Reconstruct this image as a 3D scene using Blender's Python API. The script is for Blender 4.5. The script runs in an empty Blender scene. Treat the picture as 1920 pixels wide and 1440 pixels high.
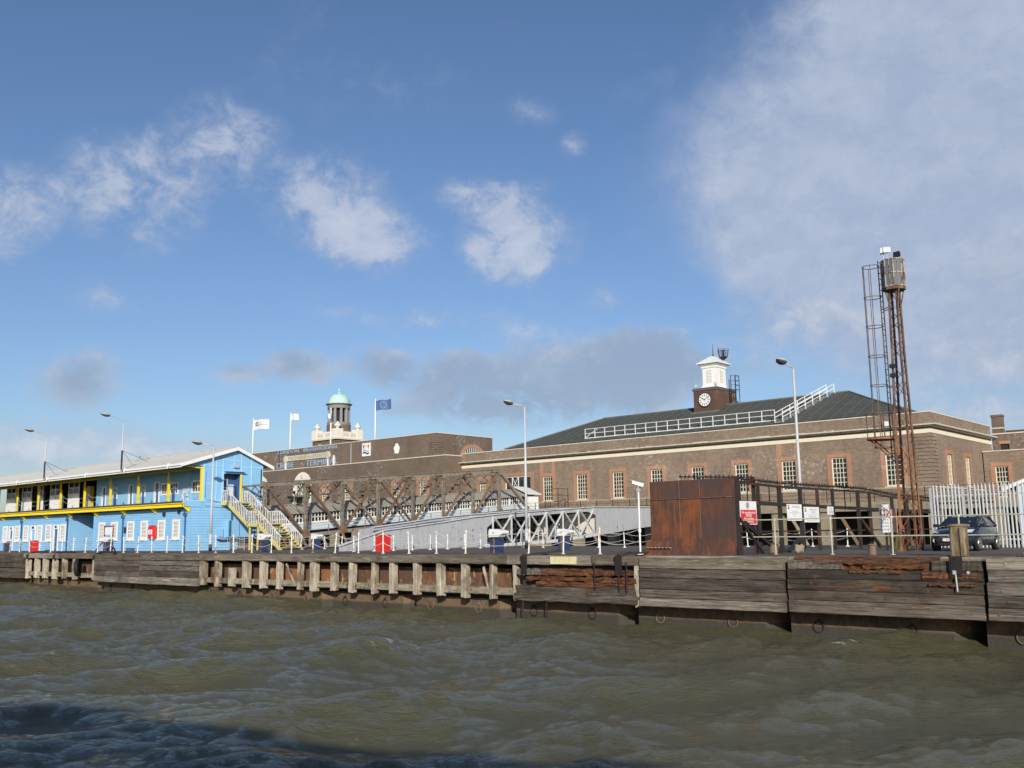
import bpy, math, random
import numpy as np
from mathutils import Vector, Matrix

R = math.radians
rng = random.Random(7)
sc = bpy.context.scene
col = sc.collection

# ------------------------------------------------------------------ camera
YAW, PITCH, ROLL, EYE = 0.7234573, 0.1556084, -0.0142452, 3.6
fw = Vector((-math.sin(YAW) * math.cos(PITCH), math.cos(YAW) * math.cos(PITCH), math.sin(PITCH)))
rt = Vector((math.cos(YAW), math.sin(YAW), 0))
up = rt.cross(fw)
c, s = math.cos(ROLL), math.sin(ROLL)
rt, up = c * rt + s * up, -s * rt + c * up
cam = bpy.data.objects.new('camera', bpy.data.cameras.new('camera'))
col.objects.link(cam)
cam.matrix_world = Matrix(((rt.x, up.x, -fw.x, 0), (rt.y, up.y, -fw.y, 0), (rt.z, up.z, -fw.z, EYE), (0, 0, 0, 1)))
cam.data.sensor_width = 36
cam.data.lens = 33.75
cam.data.clip_end = 9000
sc.camera = cam

# ------------------------------------------------------------------ sun, sky, exposure
SUN_EL, SUN_ROT = R(19), R(135)
sun = bpy.data.objects.new('sun', bpy.data.lights.new('sun', 'SUN'))
col.objects.link(sun)
sun.data.energy = 4.4
sun.data.angle = R(0.5)
sun.data.color = (1.0, 0.93, 0.82)
sd = Vector((math.sin(SUN_ROT) * math.cos(SUN_EL), math.cos(SUN_ROT) * math.cos(SUN_EL), math.sin(SUN_EL)))
sun.rotation_euler = sd.to_track_quat('Z', 'Y').to_euler()

SKY_STRENGTH = 0.083
W_CLOUDS = [(1.030, 0.385, 0.056, 0.040, 0.85), (1.118, 0.332, 0.068, 0.050, 1.0), (1.225, 0.304, 0.042, 0.040, 0.85), (0.915, 0.336, 0.056, 0.048, 1.0), (0.864, 0.304, 0.054, 0.032, 0.85), (0.755, 0.353, 0.058, 0.024, 0.6), (0.712, 0.315, 0.058, 0.041, 1.0), (0.733, 0.286, 0.043, 0.027, 0.8), (0.656, 0.396, 0.019, 0.013, 0.6), (0.877, 0.452, 0.15, 0.05, 0.26), (0.696, 0.429, 0.03, 0.016, 0.45), (0.431, 0.204, 0.104, 0.029, 0.75), (0.433, 0.495, 0.109, 0.028, 0.35), (0.245, 0.152, 0.106, 0.084, 0.6), (1.189, 0.091, 0.09, 0.028, 0.8), (1.076, 0.083, 0.12, 0.024, 0.65), (0.267, 0.101, 0.054, 0.017, 0.5), (0.796, 0.223, 0.146, 0.018, 0.42), (0.631, 0.242, 0.028, 0.014, 0.5), (0.672, 0.199, 0.068, 0.022, 0.45), (1.132, 0.23, 0.04, 0.02, 0.42)]
H_CLOUDS = [(0.255, 0.368, 0.225, 0.166, 1.0), (0.44, 0.345, 0.13, 0.085, 0.55), (0.32, 0.262, 0.166, 0.105, 0.75), (0.24, 0.20, 0.15, 0.10, 0.6), (0.30, 0.47, 0.12, 0.06, 0.5)]
G_CLOUDS = [(0.65, 0.162, 0.106, 0.044, 1), (0.572, 0.168, 0.06, 0.041, 0.8), (0.796, 0.159, 0.061, 0.03, 0.85), (1.151, 0.152, 0.044, 0.028, 0.85), (0.937, 0.171, 0.034, 0.018, 0.85), (0.866, 0.178, 0.028, 0.017, 0.85), (1.003, 0.164, 0.031, 0.013, 0.6), (0.741, 0.125, 0.078, 0.022, 0.6), (0.48, 0.159, 0.064, 0.022, 0.4), (0.243, 0.231, 0.063, 0.059, 0.35), (0.857, 0.129, 0.033, 0.013, 0.35)]


class NT:
    """small wrapper for building node trees"""
    def __init__(self, tree):
        self.t = tree
    def n(self, typ, **kw):
        nd = self.t.nodes.new(typ)
        for k, v in kw.items():
            setattr(nd, k, v)
        return nd
    def put(self, sock, v):
        if isinstance(v, bpy.types.NodeSocket):
            self.t.links.new(v, sock)
        elif isinstance(v, (int, float)) or sock.type == 'VALUE':
            sock.default_value = v
        else:
            v = tuple(v)
            sock.default_value = v + (1,) if sock.type == 'RGBA' and len(v) == 3 else v
    def math(self, op, a, b=0.0, cc=0.0, clamp=False):
        nd = self.n('ShaderNodeMath', operation=op, use_clamp=clamp)
        self.put(nd.inputs[0], a); self.put(nd.inputs[1], b); self.put(nd.inputs[2], cc)
        return nd.outputs[0]
    def vec(self, op, a, b=(0, 0, 0)):
        nd = self.n('ShaderNodeVectorMath', operation=op)
        self.put(nd.inputs[0], a); self.put(nd.inputs[1], b)
        return nd.outputs[1] if op in ('LENGTH', 'DOT_PRODUCT') else nd.outputs[0]
    def mix(self, f, a, b, blend='MIX'):
        nd = self.n('ShaderNodeMix', data_type='RGBA', blend_type=blend)
        self.put(nd.inputs[0], f); self.put(nd.inputs[6], a); self.put(nd.inputs[7], b)
        return nd.outputs[2]
    def ramp(self, f, lo, hi, a=0.0, b=1.0):
        nd = self.n('ShaderNodeMapRange', interpolation_type='SMOOTHSTEP')
        for i, v in enumerate((f, lo, hi, a, b)):
            self.put(nd.inputs[i], v)
        return nd.outputs[0]
    def noise(self, scale=(1, 1, 1), detail=4, rough=0.55, dist=0.0, coord=None, offset=(0, 0, 0)):
        if coord is None:
            coord = self.pos()
        v = self.vec('MULTIPLY', coord, scale)
        if offset != (0, 0, 0):
            v = self.vec('ADD', v, offset)
        nd = self.n('ShaderNodeTexNoise')
        self.put(nd.inputs['Vector'], v)
        nd.inputs['Scale'].default_value = 1
        nd.inputs['Detail'].default_value = detail
        nd.inputs['Roughness'].default_value = rough
        nd.inputs['Distortion'].default_value = dist
        return nd.outputs[0]
    def pos(self):
        return self.n('ShaderNodeNewGeometry').outputs['Position']
    def rand(self):
        return self.n('ShaderNodeObjectInfo').outputs['Random']


world = bpy.data.worlds.new('World')
sc.world = world
world.use_nodes = True
w = NT(world.node_tree)
world.node_tree.nodes.clear()
sky = w.n('ShaderNodeTexSky', sky_type='NISHITA')
sky.sun_disc = False
sky.sun_elevation = SUN_EL
sky.sun_rotation = SUN_ROT
sky.air_density = 1.0
sky.dust_density = 0.9
sky.ozone_density = 2.5
gen = w.n('ShaderNodeTexCoord').outputs['Generated']
sep = w.n('ShaderNodeSeparateXYZ'); w.put(sep.inputs[0], gen)
az = w.math('ARCTAN2', w.math('MULTIPLY', sep.outputs[0], -1.0), sep.outputs[1])
el = w.math('ARCSINE', sep.outputs[2])
comb = w.n('ShaderNodeCombineXYZ'); w.put(comb.inputs[0], az); w.put(comb.inputs[1], el)
wob = w.n('ShaderNodeTexNoise'); w.put(wob.inputs['Vector'], gen)
wob.inputs['Scale'].default_value = 14; wob.inputs['Detail'].default_value = 5
ae = w.vec('ADD', comb.outputs[0], w.vec('MULTIPLY', w.vec('SUBTRACT', wob.outputs[1], (0.5, 0.5, 0.5)), (0.055, 0.045, 0)))
def field(clouds):
    acc = None
    for a0, e0, ra, re, st in clouds:
        v = w.vec('MULTIPLY', w.vec('SUBTRACT', ae, (a0, e0, 0)), (1 / ra / 1.45, 1 / re / 1.45, 0))
        m = w.math('MULTIPLY', w.math('SUBTRACT', 1.0, w.vec('LENGTH', v), clamp=True), st)
        acc = m if acc is None else w.math('ADD', acc, m)
    return acc
fbm = w.noise((9, 9, 16), 8, 0.6, 0.6, gen)
fbm2 = w.noise((30, 30, 36), 9, 0.66, 0.35, gen, (3, 1, 5))
far = w.ramp(fbm, 0.56, 0.78, 0, 0.55)                        # thin cloud carrying on all round the sky
tex = w.math('ADD', w.math('MULTIPLY', fbm, 0.42), w.math('MULTIPLY', fbm2, 0.58))
tex = w.math('MULTIPLY_ADD', w.math('SUBTRACT', tex, 0.5), 2.6, 0.0)
wf = w.math('ADD', field(W_CLOUDS), 0.0)
gf = field(G_CLOUDS)
wm = w.ramp(w.math('MULTIPLY', wf, w.math('MULTIPLY_ADD', tex, 1.9, 0.95)), 0.05, 0.85)
wm = w.math('ADD', w.math('MULTIPLY', wm, 0.70), w.math('MULTIPLY', far, 0.25), clamp=True)
gm = w.ramp(w.math('MULTIPLY', gf, w.math('MULTIPLY_ADD', tex, 1.9, 1.0)), 0.06, 0.62, 0, 0.74)
skyc = w.vec('MULTIPLY', sky.outputs[0], (SKY_STRENGTH * 1.13, SKY_STRENGTH * 1.21, SKY_STRENGTH * 1.40))   # the camera's cool daylight balance
bright = w.mix(w.ramp(w.math('MULTIPLY_ADD', w.math('SUBTRACT', wf, 0.35), 0.5, tex), -0.45, 0.75), (0.31, 0.39, 0.56), (0.66, 0.69, 0.77))
hf = field(H_CLOUDS)
hm = w.ramp(w.math('MULTIPLY', hf, w.math('MULTIPLY_ADD', tex, 0.6, 1.0)), 0.0, 0.75, 0, 0.88)
skyc = w.mix(hm, skyc, w.mix(w.ramp(tex, -0.6, 0.7), (0.37, 0.45, 0.61), (0.52, 0.58, 0.71)))
skyc = w.mix(wm, skyc, bright)
grey = w.mix(w.ramp(w.math('MULTIPLY_ADD', gf, -0.9, tex), -0.8, 0.15), (0.31, 0.375, 0.49), (0.47, 0.53, 0.65))
skyc = w.mix(gm, skyc, grey)
bg = w.n('ShaderNodeBackground'); w.put(bg.inputs[0], skyc); bg.inputs[1].default_value = 1.0
wo = w.n('ShaderNodeOutputWorld'); world.node_tree.links.new(bg.outputs[0], wo.inputs[0])
world.cycles.sampling_method = 'MANUAL'
world.cycles.sample_map_resolution = 512

sc.view_settings.view_transform = 'Standard'
sc.view_settings.look = 'None'
sc.view_settings.exposure = 0.0
sc.view_settings.gamma = 1.0
sc.view_settings.use_curve_mapping = False
sc.cycles.max_bounces = 6
sc.cycles.transparent_max_bounces = 8

# ------------------------------------------------------------------ materials
def new_mat(name):
    m = bpy.data.materials.new(name); m.use_nodes = True
    nt = NT(m.node_tree)
    return m, nt, m.node_tree.nodes['Principled BSDF']
def bump(nt, b, h, strength=0.3, dist=0.02):
    nd = nt.n('ShaderNodeBump'); nd.inputs['Strength'].default_value = strength; nd.inputs['Distance'].default_value = dist
    nt.put(nd.inputs['Height'], h); nt.t.links.new(nd.outputs[0], b.inputs['Normal'])
def mul(cc, k):
    return tuple(min(1, x * k) for x in cc)

def paint(name, base, rough=0.55, var=0.12, dirt=0.25, dirt_col=(0.10, 0.08, 0.06), rust=0.0, rust_col=(0.20, 0.075, 0.025), metal=0.0, piece=0.0, scale=1.0, bmp=0.0):
    """painted or weathered surface: soft tonal change, vertical grime, optional rust breaking through"""
    m, nt, b = new_mat(name)
    n1 = nt.noise((0.8 * scale,) * 3, 5, 0.6)
    cl = nt.mix(n1, mul(base, 1 - var), mul(base, 1 + var))
    if piece:
        cl = nt.mix(nt.rand(), nt.mix(1.0, cl, mul((1, 1, 1), 1 - piece), 'MULTIPLY'), cl)
    n2 = nt.noise((4 * scale, 4 * scale, 0.7 * scale), 5, 0.65, 0, None, (7, 3, 1))
    cl = nt.mix(nt.math('MULTIPLY', nt.ramp(n2, 0.48, 0.75), dirt), cl, dirt_col)
    if rust:
        n3 = nt.noise((3.5 * scale, 3.5 * scale, 1.6 * scale), 6, 0.7, 0.3, None, (1, 9, 4))
        n4 = nt.noise((9 * scale, 9 * scale, 4 * scale), 4, 0.7)
        rc = nt.mix(n4, mul(rust_col, 0.35), mul(rust_col, 1.4))
        cl = nt.mix(nt.ramp(n3, 0.62 - 0.34 * rust, 0.72 - 0.30 * rust), cl, rc)
    nt.put(b.inputs['Base Color'], cl)
    b.inputs['Roughness'].default_value = rough
    b.inputs['Metallic'].default_value = metal
    if bmp:
        bump(nt, b, n2, bmp, 0.03)
    return m

def wood(name, axis, light=(0.30, 0.265, 0.21), dark=(0.075, 0.06, 0.045), rot=0.0, pale=0.0):
    """weathered timber; axis = direction of the grain"""
    m, nt, b = new_mat(name)
    g = {'x': (0.5, 7, 9), 'z': (8, 8, 0.7), 'y': (7, 0.5, 9)}[axis]
    g2 = {'x': (1.6, 26, 34), 'z': (30, 30, 2.2), 'y': (26, 1.6, 34)}[axis]
    off = nt.vec('MULTIPLY', nt.n('ShaderNodeCombineXYZ').outputs[0], (0, 0, 0))
    n1 = nt.noise(g, 6, 0.65, 0.6)
    n2 = nt.noise(g2, 5, 0.7, 0.3, None, (2, 5, 8))
    blot = nt.noise((0.55, 0.55, 0.9), 4, 0.6, 0.2, None, (4, 2, 9))
    f = nt.math('ADD', nt.math('MULTIPLY', n1, 0.5), nt.math('MULTIPLY', n2, 0.5))
    cl = nt.mix(nt.ramp(f, 0.36, 0.64), dark, light)
    cl = nt.mix(nt.ramp(nt.rand(), 0, 1, 0.0, 0.9), cl, nt.mix(1.0, cl, (0.46, 0.40, 0.34), 'MULTIPLY'))
    st_ = nt.noise(tuple(x * .8 for x in g), 6, 0.7, 0.9, None, (6, 1, 3))
    cl = nt.mix(nt.math('MULTIPLY', nt.ramp(st_, 0.56, 0.66), nt.math('MULTIPLY_ADD', nt.rand(), -0.5, 0.62)), cl, mul(light, 1.75))
    cl = nt.mix(nt.ramp(blot, 0.50, 0.72, 0, 0.75), cl, nt.mix(1.0, cl, (0.36, 0.33, 0.30), 'MULTIPLY'))
    if pale:
        n4 = nt.noise((3, 3, 1.2), 4, 0.6, 0.2, None, (8, 8, 3))
        cl = nt.mix(nt.math('MULTIPLY', nt.ramp(n4, 0.46, 0.64), pale), cl, (0.52, 0.45, 0.34))
    # rust bleeding out of bolts, and salt-bleached streaks
    n5 = nt.noise((2.2, 2.2, 1.4), 5, 0.7, 0.4, None, (5, 1, 2))
    cl = nt.mix(nt.math('MULTIPLY', nt.ramp(n5, 0.60, 0.72), 0.55), cl, (0.20, 0.085, 0.03))
    if rot:
        n6 = nt.noise((0.42, 2.6, 2.6), 6, 0.68, 0.9, None, (3, 7, 7))
        n7 = nt.noise((1.5, 14, 20), 5, 0.7, 0.8)
        rc = nt.mix(nt.ramp(n7, 0.38, 0.62), (0.016, 0.009, 0.006), (0.20, 0.072, 0.022))
        cl = nt.mix(nt.ramp(n6, 0.60 - 0.22 * rot, 0.68 - 0.22 * rot), cl, rc)
    nt.put(b.inputs['Base Color'], cl)
    b.inputs['Roughness'].default_value = 0.85
    bump(nt, b, f, 0.7, 0.05)
    return m

def rusty(name, dark=(0.05, 0.026, 0.018), lite=(0.27, 0.075, 0.018), k=0.5, scale=1.0, steel=(0.07, 0.065, 0.065), piece=0.3, chalk=0.0, soft=0.16):
    m, nt, b = new_mat(name)
    n1 = nt.noise((1.1 * scale, 1.1 * scale, 0.8 * scale), 6, 0.62, 0.3)
    n2 = nt.noise((9 * scale, 9 * scale, 1.1 * scale), 5, 0.6, 0.2, None, (4, 4, 4))
    n3 = nt.noise((14 * scale,) * 3, 5, 0.7)
    f = nt.math('ADD', nt.math('MULTIPLY', n1, 0.62), nt.math('MULTIPLY', n2, 0.38))
    f = nt.math('ADD', f, nt.math('MULTIPLY', nt.math('SUBTRACT', nt.rand(), 0.5), piece))
    cl = nt.mix(nt.ramp(f, 0.70 - soft / 2 - 0.25 * k, 0.70 + soft / 2 - 0.25 * k), nt.mix(nt.ramp(n2, 0.4, 0.65), dark, steel), lite)
    cl = nt.mix(nt.ramp(n3, 0.5, 0.8, 0, 0.6), cl, mul(dark, 0.7))
    if chalk:
        n8 = nt.noise((2.2, 2.2, 1.0), 5, 0.65, 1.2, None, (9, 2, 6))
        cl = nt.mix(nt.math('MULTIPLY', nt.ramp(n8, 0.57, 0.66), chalk), cl, (0.45, 0.33, 0.16))
    nt.put(b.inputs['Base Color'], cl)
    b.inputs['Roughness'].default_value = 0.8
    bump(nt, b, n3, 0.35, 0.02)
    return m

def brick(name, c1, c2, mortar, bw=0.30, rh=0.105, stain=0.35):
    m, nt, b = new_mat(name)
    p = nt.n('ShaderNodeSeparateXYZ'); nt.put(p.inputs[0], nt.pos())
    cv = nt.n('ShaderNodeCombineXYZ')
    nt.put(cv.inputs[0], nt.math('ADD', p.outputs[0], p.outputs[1])); nt.put(cv.inputs[1], p.outputs[2])
    t = nt.n('ShaderNodeTexBrick')
    nt.put(t.inputs['Vector'], cv.outputs[0])
    for k, v in (('Scale', 1), ('Mortar Size', 0.012), ('Mortar Smooth', 0.3), ('Bias', -0.2), ('Brick Width', bw), ('Row Height', rh)):
        t.inputs[k].default_value = v
    nt.put(t.inputs['Color1'], c1); nt.put(t.inputs['Color2'], c2); nt.put(t.inputs['Mortar'], mortar)
    n1 = nt.noise((0.35, 0.35, 0.35), 6, 0.6)
    n2 = nt.noise((1.6, 1.6, 0.25), 5, 0.65, 0, None, (3, 3, 3))
    n3 = nt.noise((3.2, 3.2, 3.2), 4, 0.6)
    cl = nt.mix(nt.ramp(n1, 0.3, 0.7, 0.0, 0.6), t.outputs[0], nt.mix(1.0, t.outputs[0], (0.68, 0.66, 0.66), 'MULTIPLY'))
    cl = nt.mix(nt.math('MULTIPLY', nt.ramp(n2, 0.5, 0.72), stain), cl, mul(c1, 0.4))
    cl = nt.mix(nt.math('MULTIPLY', nt.ramp(n3, 0.50, 0.70, 0, 0.75), nt.ramp(nt.noise((0.22, 0.22, 0.3), 3, 0.5, 0, None, (8, 1, 6)), 0.52, 0.66)), cl, (0.46, 0.42, 0.38))
    nt.put(b.inputs['Base Color'], cl)
    b.inputs['Roughness'].default_value = 0.9
    bump(nt, b, t.outputs[1], -0.4, 0.012)
    return m

def plain(name, base, rough=0.5, metal=0.0, **kw):
    m, nt, b = new_mat(name)
    n = nt.noise((3, 3, 3), 4, 0.6)
    nt.put(b.inputs['Base Color'], nt.mix(n, mul(base, 0.9), mul(base, 1.1)))
    b.inputs['Roughness'].default_value = rough; b.inputs['Metallic'].default_value = metal
    for k, v in kw.items():
        b.inputs[k.replace('_', ' ')].default_value = v
    return m

def window_glass(name, base=(0.02, 0.024, 0.028)):
    """panes of an unlit room: dark, glossy, with the odd paler blind or curtain behind"""
    m, nt, b = new_mat(name)
    n = nt.noise((1.3, 1.3, 0.9), 3, 0.6)
    cl = nt.mix(nt.ramp(n, 0.55, 0.72), base, (0.10, 0.10, 0.095))
    nt.put(b.inputs['Base Color'], cl)
    b.inputs['Roughness'].default_value = 0.08
    return m

M = {}
M['brick'] = brick('brown_brick', (0.265, 0.187, 0.125), (0.150, 0.106, 0.077), (0.33, 0.285, 0.23))
M['brick_dark'] = brick('brown_brick_weathered', (0.185, 0.128, 0.092), (0.125, 0.090, 0.068), (0.19, 0.16, 0.135))
M['brick_orange'] = brick('orange_brick', (0.44, 0.215, 0.125), (0.36, 0.17, 0.095), (0.42, 0.29, 0.20), 0.22, 0.09, 0.15)
M['brick_red'] = brick('dark_red_brick', (0.125, 0.055, 0.035), (0.085, 0.042, 0.028), (0.13, 0.09, 0.07), 0.22, 0.09, 0.15)
M['stone'] = paint('pale_stone', (0.62, 0.57, 0.46), 0.85, 0.1, 0.45, (0.16, 0.14, 0.11))
M['stone_cornice'] = paint('stained_stone', (0.55, 0.52, 0.42), 0.85, 0.15, 0.8, (0.09, 0.08, 0.06), scale=1.4)
M['white_stone'] = paint('white_render', (0.74, 0.70, 0.62), 0.8, 0.06, 0.25, (0.25, 0.22, 0.18))
M['white'] = paint('white_paint', (0.80, 0.80, 0.78), 0.5, 0.03, 0.12, (0.4, 0.36, 0.3))
M['white_rusty'] = paint('white_paint_rusting', (0.78, 0.76, 0.72), 0.55, 0.04, 0.2, (0.45, 0.33, 0.22), rust=0.24, rust_col=(0.35, 0.15, 0.05))
M['cream'] = paint('cream_paint', (0.76, 0.70, 0.55), 0.6, 0.05, 0.12, (0.35, 0.28, 0.2))
M['blue'] = paint('sky_blue_paint', (0.25, 0.51, 0.78), 0.55, 0.10, 0.34, (0.17, 0.33, 0.48))
M['blue_dark'] = paint('deep_blue_paint', (0.04, 0.105, 0.25), 0.45, 0.08, 0.1, (0.02, 0.05, 0.12))
M['blue_letters'] = plain('blue_letter_paint', (0.30, 0.43, 0.60), 0.45)
M['yellow'] = paint('yellow_paint', (0.86, 0.66, 0.02), 0.45, 0.04, 0.12, (0.45, 0.30, 0.03))
M['yellow_old'] = paint('faded_yellow_paint', (0.62, 0.52, 0.16), 0.6, 0.1, 0.4, (0.3, 0.2, 0.06))
M['roof_grey'] = paint('grey_roof_sheet', (0.48, 0.48, 0.46), 0.6, 0.05, 0.25, (0.25, 0.25, 0.24))
M['roof_green'] = paint('weathered_copper_roof', (0.068, 0.072, 0.060), 0.9, 0.35, 0.75, (0.14, 0.145, 0.115), scale=0.7)
M['roof_seam'] = paint('roof_seam', (0.12, 0.14, 0.125), 0.6, 0.2, 0.3)
M['verdigris'] = paint('verdigris_copper', (0.42, 0.66, 0.57), 0.7, 0.10, 0.35, (0.62, 0.78, 0.70))
M['grey_plate'] = paint('grey_painted_steel', (0.40, 0.415, 0.44), 0.55, 0.07, 0.4, (0.22, 0.22, 0.23), rust=0.12)
M['grey_member'] = paint('grey_painted_members', (0.60, 0.62, 0.64), 0.5, 0.06, 0.25, (0.25, 0.24, 0.23), rust=0.15)
M['truss'] = paint('truss_grey_with_rust', (0.25, 0.228, 0.186), 0.75, 0.18, 0.6, (0.13, 0.10, 0.07), rust=0.36, rust_col=(0.20, 0.115, 0.06), piece=0.3)
M['truss_rust'] = paint('truss_brown_rust', (0.205, 0.148, 0.10), 0.8, 0.2, 0.5, (0.09, 0.06, 0.04), rust=0.42, rust_col=(0.20, 0.095, 0.045), piece=0.35)
M['rust_fence'] = rusty('rust_brown_steel', (0.022, 0.014, 0.012), (0.085, 0.034, 0.02), 0.35, 2.0, (0.03, 0.024, 0.022), 0.2)
M['rust_mast'] = rusty('orange_rusted_steel', (0.085, 0.042, 0.025), (0.30, 0.125, 0.055), 0.65, 2.0, (0.17, 0.12, 0.085), 0.35)
M['mast_dark'] = rusty('dark_mast_steel', (0.06, 0.038, 0.03), (0.23, 0.135, 0.10), 0.55, 2.2, (0.13, 0.10, 0.09), 0.3)
def mast_mat():
    """rusting lattice: orange scale low down, older dark paint surviving higher up"""
    m, nt, b = new_mat('rusting_mast_steel')
    n1 = nt.noise((2.5, 2.5, 1.2), 6, 0.65, 0.3); n2 = nt.noise((16, 16, 5), 5, 0.7, 0.2, None, (4, 4, 4))
    low = nt.mix(nt.ramp(n1, 0.38, 0.58), (0.10, 0.05, 0.03), (0.31, 0.13, 0.055))
    high = nt.mix(nt.ramp(n1, 0.38, 0.62), (0.065, 0.042, 0.034), (0.20, 0.12, 0.09))
    z = nt.n('ShaderNodeSeparateXYZ'); nt.put(z.inputs[0], nt.pos())
    cl = nt.mix(nt.ramp(nt.math('MULTIPLY_ADD', n1, 5.0, z.outputs[2]), 8.0, 13.0), low, high)
    cl = nt.mix(nt.ramp(n2, 0.57, 0.70, 0, 0.7), cl, (0.36, 0.30, 0.26))
    nt.put(b.inputs['Base Color'], cl); b.inputs['Roughness'].default_value = 0.8
    bump(nt, b, n2, 0.35, 0.02)
    return m
M['mast_steel'] = mast_mat()
M['rust_sheet'] = rusty('rust_sheet_steel', (0.078, 0.034, 0.022), (0.225, 0.066, 0.019), 0.74, 0.8, (0.070, 0.048, 0.042), 0.06, soft=0.22)
M['rust_sheet_dark'] = rusty('dark_rust_sheet_steel', (0.078, 0.036, 0.026), (0.155, 0.048, 0.020), 0.5, 0.8, (0.062, 0.046, 0.045), 0.08, soft=0.22)
M['rust_plate'] = rusty('rust_plate', (0.13, 0.068, 0.038), (0.29, 0.125, 0.05), 0.65, 1.2, (0.10, 0.055, 0.038), 0.2, 0.95)
M['iron'] = rusty('dark_iron', (0.016, 0.011, 0.01), (0.05, 0.022, 0.014), 0.3, 2.0, (0.02, 0.018, 0.017), 0.2)
M['black_steel'] = plain('black_steel', (0.012, 0.012, 0.013), 0.6)
M['galv'] = paint('galvanised_steel', (0.42, 0.45, 0.46), 0.5, 0.08, 0.2, (0.3, 0.3, 0.29))
M['galv_white'] = paint('weathered_white_galvanised', (0.50, 0.52, 0.53), 0.5, 0.08, 0.3, (0.30, 0.32, 0.31))
M['pipe_rail'] = paint('lichen_pale_pipe', (0.46, 0.45, 0.35), 0.6, 0.15, 0.5, (0.22, 0.21, 0.12))
M['lamp_pole'] = paint('grey_lamp_column', (0.50, 0.51, 0.52), 0.5, 0.06, 0.2, (0.25, 0.24, 0.23))
M['lamp_glass'] = plain('lamp_bowl', (0.10, 0.10, 0.10), 0.15)
def hull_mat():
    m, nt, b = new_mat('tide_stained_hull')
    n1 = nt.noise((1.2, 1.2, 1.2), 6, 0.65); n2 = nt.noise((5, 5, 2.2), 6, 0.7, 0.4, None, (2, 6, 1)); n3 = nt.noise((14, 14, 9), 5, 0.7)
    cl = nt.mix(nt.ramp(n1, 0.35, 0.65), (0.085, 0.062, 0.04), (0.15, 0.108, 0.066))
    cl = nt.mix(nt.ramp(n2, 0.47, 0.62, 0, 0.85), cl, (0.23, 0.12, 0.055))
    cl = nt.mix(nt.ramp(n3, 0.60, 0.72, 0, 0.6), cl, (0.24, 0.205, 0.14))
    z = nt.n('ShaderNodeSeparateXYZ'); nt.put(z.inputs[0], nt.pos())
    edge = nt.math('MULTIPLY_ADD', n2, 0.22, nt.math('MULTIPLY', z.outputs[2], -1.0))
    cl = nt.mix(nt.ramp(edge, -0.22, -0.10, 0, 0.88), cl, nt.mix(n3, (0.022, 0.023, 0.020), (0.055, 0.056, 0.044)))
    nt.put(b.inputs['Base Color'], cl); b.inputs['Roughness'].default_value = 0.8
    bump(nt, b, nt.math('ADD', n2, n3), 0.6, 0.04)
    return m
M['hull'] = hull_mat()
M['hull_dark'] = paint('hull_recess_shade', (0.022, 0.02, 0.017), 0.9, 0.2, 0.3)  # shade of the gaps between hull blocks, put in as a near-black colour
M['deck'] = paint('worn_deck', (0.125, 0.10, 0.075), 0.9, 0.25, 0.5, (0.05, 0.045, 0.04), rust=0.15, rust_col=(0.15, 0.08, 0.05))
M['wood_x'] = wood('weathered_plank', 'x', (0.225, 0.195, 0.16), (0.045, 0.036, 0.028), 0.0)
M['wood_dark'] = wood('tarred_dark_plank', 'x', (0.115, 0.095, 0.075), (0.028, 0.022, 0.018), 0.0)
M['wood_pale'] = wood('bleached_plank', 'x', (0.29, 0.255, 0.21), (0.085, 0.07, 0.055), 0.0)
M['wood_cap'] = wood('capping_timber', 'x', (0.37, 0.335, 0.27), (0.12, 0.10, 0.075), 0.0)
M['wood_rot'] = wood('rotting_plank', 'x', (0.17, 0.13, 0.10), (0.035, 0.025, 0.02), 1.0)
M['wood_rot_some'] = wood('plank_with_rot', 'x', (0.215, 0.195, 0.165), (0.045, 0.037, 0.03), 0.12)
M['wood_z'] = wood('fender_post_timber', 'z', (0.56, 0.51, 0.42), (0.23, 0.19, 0.14), 0.0, 0.7)
M['wood_wale'] = wood('waling_timber', 'x', (0.40, 0.35, 0.255), (0.14, 0.11, 0.075), 0.0, 0.45)
M['wood_pile'] = wood('yellowed_pile', 'z', (0.235, 0.165, 0.075), (0.095, 0.065, 0.035), 0.0, 0.3)
M['wood_panel'] = wood('silvered_boards', 'z', (0.36, 0.36, 0.35), (0.17, 0.165, 0.155), 0.0)
M['concrete'] = paint('yellowed_concrete', (0.28, 0.24, 0.165), 0.9, 0.25, 0.8, (0.12, 0.10, 0.07))
M['concrete_dark'] = paint('void_shade_concrete', (0.06, 0.052, 0.042), 0.95, 0.2, 0.4)  # colour darkened to paint in the shade of the voids behind the columns
M['land'] = paint('rough_ground', (0.13, 0.115, 0.09), 0.95, 0.2, 0.3)
M['red'] = plain('red_paint', (0.62, 0.028, 0.022), 0.4)
M['sign_white'] = plain('sign_white', (0.80, 0.80, 0.80), 0.4)
M['sign_red'] = plain('sign_red', (0.62, 0.03, 0.03), 0.4)
M['sign_black'] = plain('sign_black', (0.02, 0.02, 0.022), 0.5)
M['sign_grey'] = plain('sign_grey_print', (0.42, 0.43, 0.46), 0.5)
M['navy'] = paint('navy_paint', (0.03, 0.05, 0.125), 0.45, 0.1, 0.3, (0.02, 0.02, 0.03), rust=0.15)
M['glass'] = window_glass('dark_window_glass')
M['glass_blue'] = window_glass('dark_blue_glass', (0.025, 0.035, 0.06))
M['cabin_glass'] = plain('dusty_cabin_glass', (0.13, 0.14, 0.145), 0.25)
M['dark_room'] = plain('dark_interior', (0.025, 0.02, 0.018), 0.9)
M['rubber'] = plain('black_rubber', (0.012, 0.012, 0.013), 0.75)
M['car_paint'] = plain('dark_navy_car_paint', (0.010, 0.012, 0.022), 0.22, 0.0, Coat_Weight=0.8)
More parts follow.
